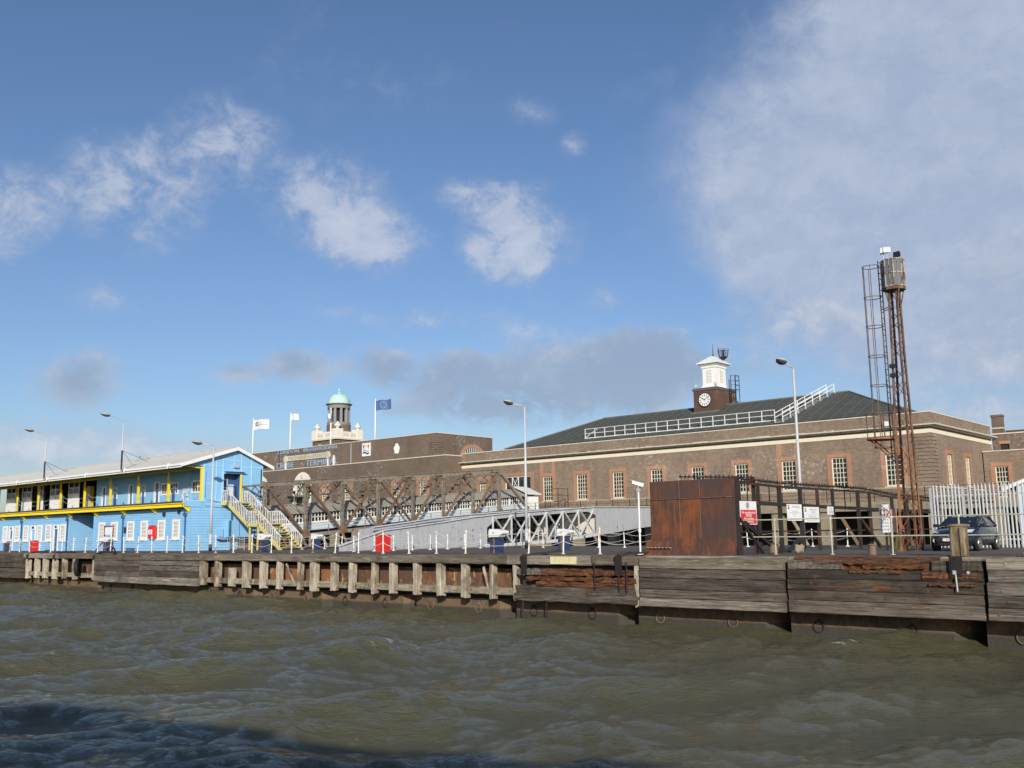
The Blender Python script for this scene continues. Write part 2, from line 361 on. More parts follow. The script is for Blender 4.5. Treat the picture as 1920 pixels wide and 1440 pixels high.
M['car_glass'] = plain('tinted_car_glass', (0.015, 0.018, 0.022), 0.05)
M['chrome'] = plain('bright_alloy', (0.62, 0.63, 0.64), 0.28, 0.9)
M['lens'] = plain('clear_lens', (0.55, 0.58, 0.60), 0.12)
M['corrugated'] = paint('corrugated_cement_roof', (0.30, 0.28, 0.235), 0.85, 0.2, 0.6, (0.10, 0.085, 0.06), scale=1.5)
M['walk_side'] = paint('pale_blue_panel', (0.58, 0.66, 0.74), 0.5, 0.04, 0.2, (0.4, 0.42, 0.45))
M['dark_board'] = paint('dark_timber_soffit', (0.05, 0.045, 0.04), 0.9, 0.2, 0.2)  # one plain dark colour for soffits, floors, treads and backing
M['chain'] = plain('whitened_chain', (0.55, 0.55, 0.52), 0.6)
M['flag_white'] = plain('white_flag_cloth', (0.80, 0.80, 0.82), 0.8)
M['flag_blue'] = plain('blue_flag_cloth', (0.085, 0.17, 0.38), 0.8)
M['flag_gold'] = plain('gold_print', (0.75, 0.62, 0.10), 0.8)
M['paint_patch'] = paint('pale_yellow_paint_patch', (0.70, 0.63, 0.36), 0.7, 0.1, 0.5, (0.3, 0.25, 0.15), scale=3)
M['weed'] = plain('dry_weed', (0.10, 0.09, 0.03), 0.8)

# ------------------------------------------------------------------ mesh helpers
BOX = [(0, 1, 2, 3), (7, 6, 5, 4), (0, 4, 5, 1), (1, 5, 6, 2), (2, 6, 7, 3), (3, 7, 4, 0)]
class MB:
    def __init__(self):
        self.v, self.f, self.m = [], [], []
    def add(self, v, f, mi=0):
        o = len(self.v)
        self.v += [tuple(p) for p in v]
        self.f += [tuple(i + o for i in q) for q in f]
        self.m += [mi] * len(f)
        return self
    def box(self, x0, x1, y0, y1, z0, z1, mi=0):
        v = [(x0, y0, z0), (x0, y1, z0), (x1, y1, z0), (x1, y0, z0), (x0, y0, z1), (x0, y1, z1), (x1, y1, z1), (x1, y0, z1)]
        return self.add(v, BOX, mi)
    def bar(self, p, q, w_, h_, upv=(0, 0, 1), mi=0):
        p, q = Vector(p), Vector(q)
        d = (q - p).normalized()
        u = Vector(upv)
        if abs(d.dot(u)) > 0.98:
            u = Vector((0, 1, 0))
        sx = d.cross(u).normalized(); sy = sx.cross(d)
        a, b = sx * w_ / 2, sy * h_ / 2
        v = [p - a - b, p + a - b, p + a + b, p - a + b, q - a - b, q + a - b, q + a + b, q - a + b]
        return self.add(v, [(3, 2, 1, 0), (4, 5, 6, 7), (0, 1, 5, 4), (1, 2, 6, 5), (2, 3, 7, 6), (3, 0, 4, 7)], mi)
    def tube(self, pts, r, n=8, mi=0, cap=True):
        pts = [Vector(p) for p in pts]
        rs = r if isinstance(r, (list, tuple)) else [r] * len(pts)
        o = len(self.v)
        ref = None
        for i, p in enumerate(pts):
            d = (pts[min(i + 1, len(pts) - 1)] - pts[max(i - 1, 0)]).normalized()
            if ref is None:
                ref = Vector((0, 0, 1)) if abs(d.z) < 0.9 else Vector((1, 0, 0))
            a = d.cross(ref).normalized(); b = d.cross(a).normalized()
            ref = -b if False else ref
            for k in range(n):
                t = 2 * math.pi * k / n
                self.v.append(tuple(p + (a * math.cos(t) + b * math.sin(t)) * rs[i]))
        for i in range(len(pts) - 1):
            for k in range(n):
                k2 = (k + 1) % n
                self.f.append((o + i * n + k, o + i * n + k2, o + (i + 1) * n + k2, o + (i + 1) * n + k)); self.m.append(mi)
        if cap:
            self.f.append(tuple(o + k for k in reversed(range(n)))); self.m.append(mi)
            e = o + (len(pts) - 1) * n
            self.f.append(tuple(e + k for k in range(n))); self.m.append(mi)
        return self
    def lathe(self, cx, cy, prof, n=20, mi=0, axis='z'):
        o = len(self.v)
        for r, z in prof:
            for k in range(n):
                t = 2 * math.pi * k / n
                if axis == 'z':
                    self.v.append((cx + r * math.cos(t), cy + r * math.sin(t), z))
                elif axis == 'y':      # cx, cy are x, z; profile runs along y
                    self.v.append((cx + r * math.cos(t), z, cy + r * math.sin(t)))
                else:                  # cx, cy are y, z; profile runs along x
                    self.v.append((z, cx + r * math.cos(t), cy + r * math.sin(t)))
        for i in range(len(prof) - 1):
            for k in range(n):
                k2 = (k + 1) % n
                self.f.append((o + i * n + k, o + i * n + k2, o + (i + 1) * n + k2, o + (i + 1) * n + k)); self.m.append(mi)
        self.f.append(tuple(o + k for k in reversed(range(n)))); self.m.append(mi)
        e = o + (len(prof) - 1) * n
        self.f.append(tuple(e + k for k in range(n))); self.m.append(mi)
        return self
    def prism(self, poly, ext, mi=0):
        n = len(poly); e = Vector(ext)
        v = [Vector(p) for p in poly]; v += [p + e for p in v]
        f = [tuple(reversed(range(n))), tuple(range(n, 2 * n))] + [(i, (i + 1) % n, n + (i + 1) % n, n + i) for i in range(n)]
        return self.add(v, f, mi)
    def ring(self, c_, r, t, n=16, m=6, axis='y', mi=0):
        """torus with its axle along axis"""
        o = len(self.v); c_ = Vector(c_)
        for i in range(n):
            a = 2 * math.pi * i / n
            for j in range(m):
                b = 2 * math.pi * j / m
                q = r + t * math.cos(b); hh = t * math.sin(b)
                d = {'y': (q * math.cos(a), hh, q * math.sin(a)), 'z': (q * math.cos(a), q * math.sin(a), hh), 'x': (hh, q * math.cos(a), q * math.sin(a))}[axis]
                self.v.append(tuple(c_ + Vector(d)))
        for i in range(n):
            for j in range(m):
                i2, j2 = (i + 1) % n, (j + 1) % m
                self.f.append((o + i * m + j, o + i2 * m + j, o + i2 * m + j2, o + i * m + j2)); self.m.append(mi)
        return self
    def timber(self, p, q, w_, h_, seg=6, jit=0.012, ch=0.03, upv=(0, 0, 1), rag=0.0):
        """worn squared timber: chamfered, slightly uneven along its length; rag eats into its ends and edges"""
        p, q = Vector(p), Vector(q)
        d = (q - p).normalized(); u = Vector(upv)
        if abs(d.dot(u)) > 0.98:
            u = Vector((0, 1, 0))
        sx = d.cross(u).normalized(); sy = sx.cross(d)
        o = len(self.v)
        a, b = w_ / 2, h_ / 2
        sec = [(-a + ch, -b), (a - ch, -b), (a, -b + ch), (a, b - ch), (a - ch, b), (-a + ch, b), (-a, b - ch), (-a, -b + ch)]
        for i in range(seg + 1):
            t = i / seg
            k = 1 - rag * rng.random()
            for (x, y) in sec:
                e = d * (rng.uniform(-1, 1) * jit * (3 if i in (0, seg) else 1))
                self.v.append(tuple(p.lerp(q, t) + sx * (x + rng.uniform(-jit, jit)) + sy * (y * k + rng.uniform(-jit, jit)) + e))
        for i in range(seg):
            for k in range(8):
                k2 = (k + 1) % 8
                self.f.append((o + i * 8 + k, o + i * 8 + k2, o + (i + 1) * 8 + k2, o + (i + 1) * 8 + k)); self.m.append(0)
        self.f.append(tuple(o + k for k in reversed(range(8)))); self.m.append(0)
        e = o + seg * 8
        self.f.append(tuple(e + k for k in range(8))); self.m.append(0)
        return self
    def mesh(self, name, mats, org=(0, 0, 0), smooth=False):
        me = bpy.data.meshes.new(name)
        ox, oy, oz = org
        me.from_pydata([(x - ox, y - oy, z - oz) for x, y, z in self.v], [], self.f)
        for mm in (mats if isinstance(mats, (list, tuple)) else [mats]):
            me.materials.append(mm)
        if any(self.m):
            me.polygons.foreach_set('material_index', self.m)
        if smooth:
            me.polygons.foreach_set('use_smooth', [True] * len(me.polygons))
        me.update()
        return me
    def build(self, name, mats, parent=None, smooth=False, label=None, kind=None):
        o = bpy.data.objects.new(name, self.mesh(name, mats, wloc(parent), smooth))
        col.objects.link(o)
        if parent is not None:
            o.parent = parent
        if label: o['label'] = label
        if kind: o['kind'] = kind
        return o

def wloc(o):
    v = Vector((0, 0, 0))
    while o is not None:
        v += o.location; o = o.parent
    return v
def thing(name, label, cat, loc=(0, 0, 0), group=None):
    o = bpy.data.objects.new(name, None); col.objects.link(o)
    o.location = loc; o.empty_display_size = 0.3
    tag(o, label, cat, group)
    return o
def tag(o, label, cat, group=None):
    o['label'] = label; o['category'] = cat
    if group: o['group'] = group
    return o
def dup(root, loc, label, group=None, rot=None):
    r = root.copy(); col.objects.link(r); r.location = loc; r['label'] = label
    if rot is not None: r.rotation_euler = rot
    if group: r['group'] = group
    for ch in list(root.children):
        cc = ch.copy(); col.objects.link(cc); cc.parent = r
        for g in ch.children:
            d = g.copy(); col.objects.link(d); d.parent = cc
    return r
_fonts = {}
def text_mesh(body, size, depth):
    k = (body, size, depth)
    if k not in _fonts:
        cu = bpy.data.curves.new('lettering', 'FONT'); cu.body = body; cu.size = size; cu.extrude = depth; cu.resolution_u = 2
        cu.align_x = 'CENTER'; cu.align_y = 'CENTER'
        o = bpy.data.objects.new('lettering', cu); col.objects.link(o)
        bpy.context.view_layer.update()
        _fonts[k] = bpy.data.meshes.new_from_object(o.evaluated_get(bpy.context.evaluated_depsgraph_get()))
        bpy.data.objects.remove(o); bpy.data.curves.remove(cu)
    return _fonts[k].copy()
def text(body, center, height, width, mat, parent, face='-y', depth=0.02, name='lettering'):
    """flat lettering fitted to a width and height, centred on center and facing -y or +x"""
    me = text_mesh(body, 1.0, 0.0)
    xs = [v.co.x for v in me.vertices]; ys = [v.co.y for v in me.vertices]
    sx = width / (max(xs) - min(xs)); sy = height / (max(ys) - min(ys))
    cx, cy = (max(xs) + min(xs)) / 2, (max(ys) + min(ys)) / 2
    org = wloc(parent); cc = Vector(center)
    for v in me.vertices:
        a, b = (v.co.x - cx) * sx, (v.co.y - cy) * sy
        v.co = (cc + (Vector((a, 0, b)) if face == '-y' else Vector((0, a, b)))) - org
    me.materials.clear(); me.materials.append(mat)
    o = bpy.data.objects.new(name, me); col.objects.link(o); o.parent = parent
    if depth:
        so = o.modifiers.new('thick', 'SOLIDIFY'); so.thickness = depth; so.offset = 0
    return o
def wall_holes(mb, a0, a1, z0, z1, holes, plane, thick, axis='x', mi=0):
    """a wall slab with rectangular openings; axis x: slab along x with its face at y=plane; axis y: along y, face at x=plane"""
    def bx(p, q, r_, t):
        if q - p < 1e-4 or t - r_ < 1e-4: return
        if axis == 'x': mb.box(p, q, plane, plane + thick, r_, t, mi)
        else: mb.box(plane - thick, plane, p, q, r_, t, mi)
    cur = a0
    for h0, h1, hz0, hz1 in sorted(holes):
        bx(cur, h0, z0, z1); bx(h0, h1, z0, hz0); bx(h0, h1, hz1, z1); cur = h1
    bx(cur, a1, z0, z1)
def sash(parent, a0, a1, z0, z1, plane, nx, nz, axis='x', fr=0.09, mun=0.04, frame_mat='cream', glass_mat='glass', name='window', depth=0.08):
    """a window: frame and glazing bars as one part, its glass a sub-part; looks towards -y (axis x) or +x (axis y)"""
    mb = MB()
    def bx(p, q, r_, t, d0, d1, mbx=None):
        mbx = mbx or mb
        if axis == 'x': mbx.box(p, q, plane + d0, plane + d1, r_, t)
        else: mbx.box(plane - d1, plane - d0, p, q, r_, t)
    bx(a0, a0 + fr, z0, z1, 0, depth); bx(a1 - fr, a1, z0, z1, 0, depth)
    bx(a0 + fr, a1 - fr, z0, z0 + fr, 0, depth); bx(a0 + fr, a1 - fr, z1 - fr, z1, 0, depth)
    for i in range(1, nx):
        x = a0 + fr + (a1 - a0 - 2 * fr) * i / nx
        bx(x - mun / 2, x + mun / 2, z0 + fr, z1 - fr, 0.02, depth)
    for j in range(1, nz):
        z = z0 + fr + (z1 - z0 - 2 * fr) * j / nz
        bx(a0 + fr, a1 - fr, z - mun / 2, z + mun / 2, 0.025, depth - 0.005)
    wd = mb.build(name, M[frame_mat], parent)
    g = MB(); bx(a0 + fr * .5, a1 - fr * .5, z0 + fr * .5, z1 - fr * .5, depth - 0.025, depth + 0.02, g)
    g.build('pane', M[glass_mat], wd)
    return wd

# ------------------------------------------------------------------ water
def graded(segments):
    out = []
    for a, b, st in segments:
        n = max(1, int(round((b - a) / st)))
        out += list(np.linspace(a, b, n, endpoint=False))
    return np.array(out + [segments[-1][1]])
gx = graded([(-3000, -400, 650), (-400, -160, 24), (-160, -90, 0.5), (-90, -45, 0.24), (-45, 4, 0.125), (4, 40, 1.2), (40, 3000, 740)])
gy = graded([(-3000, -300, 675), (-300, -40, 20), (-40, 2, 0.8), (2, 20, 0.11), (20, 33.4, 0.16), (33.4, 90, 4)])
X, Y = np.meshgrid(gx, gy)
H = np.zeros_like(X); DX = np.zeros_like(X); DY = np.zeros_like(X)
nr = np.random.RandomState(11)
for i in range(110):
    lam = 0.42 * (9.5 / 0.42) ** nr.rand()
    k = 2 * np.pi / lam
    th = R(-32) + nr.randn() * (0.45 if lam > 2.2 else 0.85)
    a = 0.0052 * lam ** 0.80 * (0.5 + 1.0 * nr.rand()) * (1.05 if lam < 1.2 else 0.8 if lam < 3 else 2.2)
    ph = k * (X * np.cos(th) + Y * np.sin(th)) + nr.rand() * 6.283
    H += a * np.sin(ph); q = 0.85
    DX += q * a * np.cos(ph) * np.cos(th); DY += q * a * np.cos(ph) * np.sin(th)
gust = 0.75 + 0.35 * np.sin(X * 0.11 + 1.3 + 0.8 * np.sin(Y * 0.13)) * np.sin(Y * 0.17 - X * 0.05)
fade = np.clip((170 - np.abs(X)) / 60, 0, 1) * np.clip((Y + 45) / 10, 0, 1) * np.clip((36 - Y) / 3, 0.25, 1) * gust
co = np.stack([X + DX * fade, Y + DY * fade, H * fade], -1).reshape(-1, 3)
ny, nx = X.shape
idx = np.arange(nx * ny).reshape(ny, nx)
quads = np.stack([idx[:-1, :-1], idx[:-1, 1:], idx[1:, 1:], idx[1:, :-1]], -1).reshape(-1, 4)
me = bpy.data.meshes.new('water')
me.vertices.add(len(co)); me.vertices.foreach_set('co', co.astype(np.float32).ravel())
me.loops.add(quads.size); me.loops.foreach_set('vertex_index', quads.astype(np.int32).ravel())
me.polygons.add(len(quads)); me.polygons.foreach_set('loop_start', np.arange(0, quads.size, 4, dtype=np.int32))
me.polygons.foreach_set('use_smooth', np.ones(len(quads), dtype=bool))
at_ = me.attributes.new('crest', 'FLOAT', 'POINT'); at_.data.foreach_set('value', (H * fade).astype(np.float32).ravel())
me.update(); me.validate()
m, nt, b = new_mat('muddy_river_water')
n1 = nt.noise((0.16, 0.16, 0.16), 3, 0.5)
cr = nt.n('ShaderNodeAttribute', attribute_name='crest').outputs['Fac']
cl = nt.mix(n1, (0.080, 0.077, 0.046), (0.120, 0.114, 0.064))
fo = nt.noise((2.2, 4.5, 2), 6, 0.75, 0.6)
fo2 = nt.noise((0.22, 0.22, 0.2), 3, 0.6, 0.0, None, (9, 6, 2))
foam = nt.math('MULTIPLY', nt.math('MULTIPLY', nt.ramp(cr, 0.10, 0.19), nt.ramp(fo, 0.54, 0.64)), nt.ramp(fo2, 0.62, 0.72))
nt.put(b.inputs['Base Color'], nt.mix(foam, cl, (0.75, 0.76, 0.76)))
nt.put(b.inputs['Roughness'], nt.math('MULTIPLY_ADD', foam, 0.6, 0.06))
b.inputs['IOR'].default_value = 1.333
rot_ = nt.n('ShaderNodeVectorRotate', rotation_type='Z_AXIS'); nt.put(rot_.inputs['Vector'], nt.pos()); rot_.inputs['Angle'].default_value = R(35)
r1 = nt.noise((4.4, 1.5, 3), 8, 0.70, 0.9, rot_.outputs[0])
r2 = nt.noise((13, 5, 9), 5, 0.65, 0.8, rot_.outputs[0], (2, 2, 2))
bump(nt, b, nt.math('MULTIPLY_ADD', r2, 0.50, r1), 1.0, 0.125)
me.materials.append(m)
water = bpy.data.objects.new('water', me); col.objects.link(water); water['kind'] = 'structure'

# ------------------------------------------------------------------ land behind the river wall
land = MB().add([(-3000, 84.6, 5.6), (3000, 84.6, 5.6), (3000, 3500, 5.6), (-3000, 3500, 5.6)], [(0, 1, 2, 3)]).build('ground', M['land'])
land['kind'] = 'structure'

# ------------------------------------------------------------------ landing stage
DZ = 2.7
stage = thing('landing_stage', 'long floating landing stage faced with weathered timber fenders above the muddy water', 'landing stage', (-30, 33, 0))
d = MB()
d.box(-140, 30, 33.06, 57, 2.25, DZ)
d.build('deck', M['deck'], stage)
# deck planking near the edge: lengths laid along the quay
d = MB()
for k in range(4):
    x = -140 + rng.uniform(0, 3)
    while x < 26:
        L = rng.uniform(4, 8)
        d.box(x, x + L - 0.03, 33.08 + k * 0.55, 33.08 + k * 0.55 + 0.52, DZ - 0.02, DZ + 0.004 + rng.uniform(0.004, 0.03))
        x += L
d.build('edge_planking', M['wood_x'], stage, kind='stuff')
HB = [-134.0 + 6.55 * i for i in range(22)]
HB = [x + (-55.28 - HB[12]) for x in HB]
for i, x0 in enumerate(HB):
    hb = MB()
    e = x0 + 5.55
    hb.prism([(x0, 33.02, -1.2), (e, 33.02, -1.2), (e + 0.75, 34.2, -1.2), (x0 + 0.02, 34.2, -1.2)], (0, 0, 1.93))
    h = hb.build('hull_block', M['hull'], stage)
    for rx in (1.05, 4.25):
        r_ = MB(); r_.ring((x0 + rx, 32.97, 0.26), 0.19, 0.024, 16, 6, 'y'); r_.box(x0 + rx - 0.05, x0 + rx + 0.05, 32.94, 33.03, 0.42, 0.54)
        r_.build('mooring_ring', M['truss_rust'] if i % 2 else M['rust_fence'], h)
MB().box(-140, 30, 34.05, 36, -1.2, 2.24).build('hull_core', M['hull_dark'], stage)
MB().box(-140, 30, 32.99, 34.06, 0.77, 0.95).build('hull_ledge', M['hull_dark'], stage)
for i, x0 in enumerate(HB):
    p = MB(); p.box(x0 + 0.02, x0 + 6.53, 33.0 + rng.uniform(0, .03), 33.4, 0.951, 2.02); p.box(x0 + .02, x0 + 6.53, 32.97, 33.06, 2.0, 2.08)
    p.build('steel_plate', M['rust_plate'], stage)

# posts and waling of the open bays: (left edge, width, top, lean)
POSTS = [(-79.95, .36), (-78.35, .40), (-76.85, .42), (-75.15, .40), (-73.5, .30), (-71.75, .34), (-68.6, .34),
         (-54.3, .50), (-52.63, .36), (-51.1, .40), (-49.65, .52), (-47.9, .42), (-46.25, .26), (-44.3, .22), (-43.18, .50), (-41.4, .36), (-39.9, .36), (-38.1, .24),
         (-36.75, .34), (-35.0, .32), (-33.4, .36), (-31.75, .34), (-29.95, .24), (-28.55, .16)]
for i, (x, wd) in enumerate(POSTS):
    broken = abs(x + 51.1) < .01
    top = 1.88 if broken else 2.30
    p = MB(); lean = rng.uniform(-.03, .03)
    wd *= .86
    p.timber((x + wd / 2 + lean, 32.36, 0.80 + rng.uniform(-.05, .05)), (x + wd / 2, 32.36, top), wd, 0.38, 7, 0.012, 0.025, (0, 1, 0), 0.10)
    p.build('fender_post', M['wood_z'], stage)
def waling(xs):
    for (a, wa), (b, wb) in zip(xs[:-1], xs[1:]):
        if b - a - wa < 0.25: continue
        p = MB(); p.timber((a + wa + .02, 32.52, 1.12), (b - .02, 32.52, 1.12), 0.40, 0.32, 3, 0.010, 0.025)
        for bx_ in (a + wa + .22, b - .24):
            p.lathe(bx_, 1.20, [(0.045, 32.31), (0.045, 32.25), (0.02, 32.24)], 6, 0, 'y')
        p.build('waling_block', M['wood_wale'], stage)
waling(POSTS[:7]); waling(POSTS[7:])
# loose splintered timber hanging in the bays
for x, a in ((-44.9, .55), (-38.3, -.25), (-30.2, .2), (-52.4, .1)):
    p = MB(); p.timber((x, 32.36, 1.25), (x - a, 32.30, 2.15), 0.09, 0.12, 4, 0.02, 0.02, (0, 1, 0), 0.5); p.build('loose_timber', M['wood_z'], stage)
for x, dx in ((-38.0, -.35), (-38.1, .1)):
    p = MB(); p.timber((x, 32.26, 0.75), (x + dx, 32.2, 1.45), 0.10, 0.05, 4, 0.02, 0.01, (0, 1, 0), 0.6); p.build('loose_timber', M['wood_wale'], stage)
# capping timbers
CAPS = [(-140, -88), (-80.3, -74.0), (-74.0, -68.05), (-54.3, -47.6), (-47.6, -41.5), (-41.5, -33.4), (-33.4, -28.9), (-28.85, -24.2), (-24.15, -21.85)]
for a, b in CAPS:
    p = MB(); p.timber((a + .02, 32.55, 2.495), (b - .02, 32.55, 2.495), 0.86, 0.37, 8, 0.014, 0.03); p.build('capping_beam', M['wood_cap'], stage)
# boarded panels: (x0, x1, [(z bottom, z top, material, inset start, inset end)])
PANELS = [
 (-88.0, -80.35, [(.75, 1.18, 'wood_x'), (1.2, 1.5, 'wood_rot_some'), (1.56, 1.95, 'wood_x'), (1.97, 2.62, 'wood_x')]),
 (-68.0, -61.5, [(.76, 1.16, 'wood_pale'), (1.17, 1.50, 'wood_x'), (1.51, 1.86, 'wood_dark'), (1.87, 2.22, 'wood_x'), (2.23, 2.64, 'wood_x')]),
 (-61.45, -54.35, [(.74, 1.22, 'wood_pale'), (1.24, 1.60, 'wood_dark'), (1.62, 1.93, 'wood_x'), (1.97, 2.25, 'wood_x'), (2.29, 2.62, 'wood_x')]),
 (-21.8, -15.66, [(.78, 1.10, 'wood_pale'), (1.115, 1.43, 'wood_x'), (1.445, 1.86, 'wood_dark'), (1.875, 2.20, 'wood_x'), (2.225, 2.63, 'wood_cap')]),
 (-15.55, -9.12, [(.80, 1.22, 'wood_pale'), (1.235, 1.55, 'wood_pale'), (1.565, 1.95, 'wood_rot_some'), (1.96, 2.26, 'wood_dark')]),
 (-9.02, -2.5, [(.82, 1.2, 'wood_x'), (1.21, 1.56, 'wood_dark'), (1.57, 1.95, 'wood_x'), (1.96, 2.33, 'wood_rot_some'), (2.34, 2.66, 'wood_cap')]),
 (-2.45, 4.1, [(.8, 1.2, 'wood_x'), (1.21, 1.6, 'wood_x'), (1.61, 2.0, 'wood_x'), (2.01, 2.64, 'wood_x')]),
 (4.15, 12.0, [(.8, 1.3, 'wood_x'), (1.31, 2.0, 'wood_x'), (2.01, 2.64, 'wood_x')])]
for pi, (x0, x1, planks) in enumerate(PANELS):
    for z0, z1, mt in planks:
        p = MB(); yo = rng.uniform(-.015, .015)
        rag = 0.16 if mt == 'wood_rot' else 0.022
        proud = -0.12 if pi == 5 and z0 < 1.9 else 0.0
        p.timber((x0 + rng.uniform(0, .05), 32.28 + yo + proud, (z0 + z1) / 2), (x1 - rng.uniform(0, .05), 32.28 + yo + proud, (z0 + z1) / 2), 0.50, z1 - z0 + 0.004, 16, 0.008, 0.014, (0, 0, 1), rag)
        # bolt heads sunk along the board
        for k in range(5):
            bx_ = x0 + .5 + (x1 - x0 - 1) * k / 4 + rng.uniform(-.3, .3); bz = (z0 + z1) / 2 + rng.uniform(-.07, .07)
            p.lathe(bx_, bz, [(0.05, 32.05 + yo + proud), (0.05, 32.015 + yo + proud), (0.02, 32.012 + yo + proud)], 6, 0, 'y')
        p.build('plank', M[mt], stage)
    if pi == 4:      # the top board has rotted away in the middle, leaving a ragged brown hollow
        for a, b_, yy, z0, z1, mt, rag in ((-15.52, -13.55, 32.28, 2.27, 2.58, 'wood_x', .04), (-13.6, -10.55, 32.42, 2.20, 2.60, 'wood_rot', .22), (-14.6, -12.6, 32.26, 2.42, 2.59, 'wood_rot', .6), (-12.9, -10.9, 32.30, 2.30, 2.46, 'wood_rot', .6), (-13.3, -11.6, 32.20, 2.14, 2.30, 'wood_rot', .7),
                                           (-10.6, -9.15, 32.28, 2.27, 2.58, 'wood_rot_some', .05), (-10.9, -9.2, 32.20, 2.02, 2.24, 'wood_rot', .45), (-10.7, -9.3, 32.14, 1.78, 1.92, 'wood_rot', .7)):
            p = MB(); p.timber((a, yy, (z0 + z1) / 2), (b_, yy, (z0 + z1) / 2), 0.46, z1 - z0, 18, 0.016, 0.02, (0, 0, 1), rag); p.build('broken_plank', M[mt], stage)
    if x0 > -60:
        p = MB(); p.timber((x0 + .1, 32.62, .8), (x0 + .1, 32.62, 2.3), .2, .2, 3, .01, .02, (0, 1, 0)); p.timber((x1 - .1, 32.62, .8), (x1 - .1, 32.62, 2.3), .2, .2, 3, .01, .02, (0, 1, 0))
        p.build('panel_batten', M['wood_z'], stage)
# capping over the two right-hand panels, partly eaten away on the middle one
for a, b, mt in ((-21.8, -15.7, 'wood_cap'), (-15.55, -10.6, 'wood_rot'), (-10.55, -9.1, 'wood_cap'), (-9.05, -2.5, 'wood_cap'), (-2.45, 12, 'wood_cap')):
    p = MB(); p.timber((a + .02, 32.80, 2.56), (b - .02, 32.80, 2.56), 0.5, 0.26, 10, 0.016, 0.03, (0, 0, 1), 0.12 if mt == 'wood_rot' else 0.03); p.build('capping_beam', M[mt], stage)
# the rotten panel: short broken boards over older backing
ROT = [(-28.35, -21.95, .78, 1.12, 'wood_x', .05), (-28.3, -22.0, 1.10, 1.42, 'wood_x', .12), (-27.1, -22.1, 1.40, 1.62, 'wood_rot', .35), (-27.7, -24.4, 1.60, 1.84, 'wood_rot', .45), (-24.6, -22.0, 1.56, 1.86, 'wood_rot', .40),
       (-28.2, -26.9, 1.86, 2.14, 'wood_x', .2), (-27.2, -23.9, 1.84, 2.16, 'wood_rot', .30), (-24.2, -21.95, 1.88, 2.12, 'wood_rot', .35)]
for a, b, z0, z1, mt, rag in ROT:
    p = MB(); p.timber((a, 32.30 + rng.uniform(-.05, .08), (z0 + z1) / 2), (b, 32.32 + rng.uniform(-.05, .08), (z0 + z1) / 2), 0.42, z1 - z0, 16, 0.03, 0.04, (0, 0, 1), rag); p.build('broken_plank', M[mt], stage)
MB().box(-28.3, -21.9, 32.60, 32.72, .85, 2.25).build('panel_backing', M['dark_board'], stage)
MB().timber((-21.98, 32.38, .72), (-21.98, 32.38, 2.3), .22, .5, 7, .02, .03, (0, 1, 0), .1).build('fender_post', M['wood_z'], stage)
# pale paint patch on the capping, iron hooks over the edge, hanging rods
p = MB(); p.box(-26.32, -24.93, 32.085, 32.13, 2.345, 2.655); p.build('paint_patch', M['paint_patch'], stage)
def hook(x):
    p = MB()
    p.box(x - .13, x + .13, 31.98, 32.09, 1.98, 2.70); p.bar((x, 32.0, 2.72), (x + .9, 33.5, 2.86), .20, .07); p.box(x - .16, x + .16, 31.99, 32.2, 1.92, 2.06)
    p.box(x - .2, x + .05, 32.0, 32.15, 2.52, 2.66)
    p.build('iron_strap', M['iron'], stage)
hook(-27.75); hook(-22.75)
def curved_hook(x):
    pts = [(x, 32.02, 2.25), (x + .02, 32.0, 2.5)] + [(x + .7 - .7 * math.cos(t), 32.03 + .35 * math.sin(t), 2.55 + .24 * math.sin(t)) for t in np.linspace(.3, 1.7, 6)] + [(x + 1.5, 32.9, 2.78)]
    MB().tube(pts, .07, 6).build('iron_strap', M['iron'], stage)
curved_hook(-74.6); curved_hook(-68.1); curved_hook(-79.4)
for pts in ([(-27.95, 32.15, .95), (-27.9, 32.1, .35), (-27.55, 32.0, .02)], [(-26.65, 32.2, .9), (-26.65, 32.2, .05)], [(-23.95, 32.0, 2.45), (-23.9, 31.98, 1.35)], [(-22.35, 32.0, 2.45), (-22.35, 31.98, 1.30)], [(-22.75, 32.02, 2.0), (-22.72, 32.0, 1.3)]):
    MB().tube(pts, .028, 6).build('hanging_rod', M['iron'], stage)
p = MB(); p.box(-10.05, -9.93, 31.9, 32.1, 2.1, 2.72); p.box(-9.87, -9.70, 31.92, 32.1, 2.12, 2.74); p.box(-10.0, -9.75, 31.88, 31.96, 2.2, 2.62)
p.build('iron_clamp', M['iron'], stage)
p = MB(); p.box(-9.95, -9.85, 31.86, 31.92, 2.18, 2.30); p.tube([(-9.88, 31.9, 2.2), (-9.86, 31.9, 1.66)], .025, 6); p.lathe(-9.52, 2.24, [(0.05, 31.98), (0.05, 31.94)], 8, 0, 'y'); p.build('shackle', M['galv'], stage)
p = MB(); p.ring((-7.98, 32.75, 2.80), .10, .022, 14, 6, 'y'); p.build('deck_ring', M['galv'], stage)

ty = MB(); ty.ring((0, 0, 0), .47, .16, 24, 10, 'y')
tyre = ty.build('fender_tyre', M['rubber'], None, True); tyre.location = (-70.55, 32.02, 1.68); tyre.rotation_euler = (0.05, 0.1, -.62)
tag(tyre, 'black rubber tyre hung as a fender in the far left open bay', 'tyre')

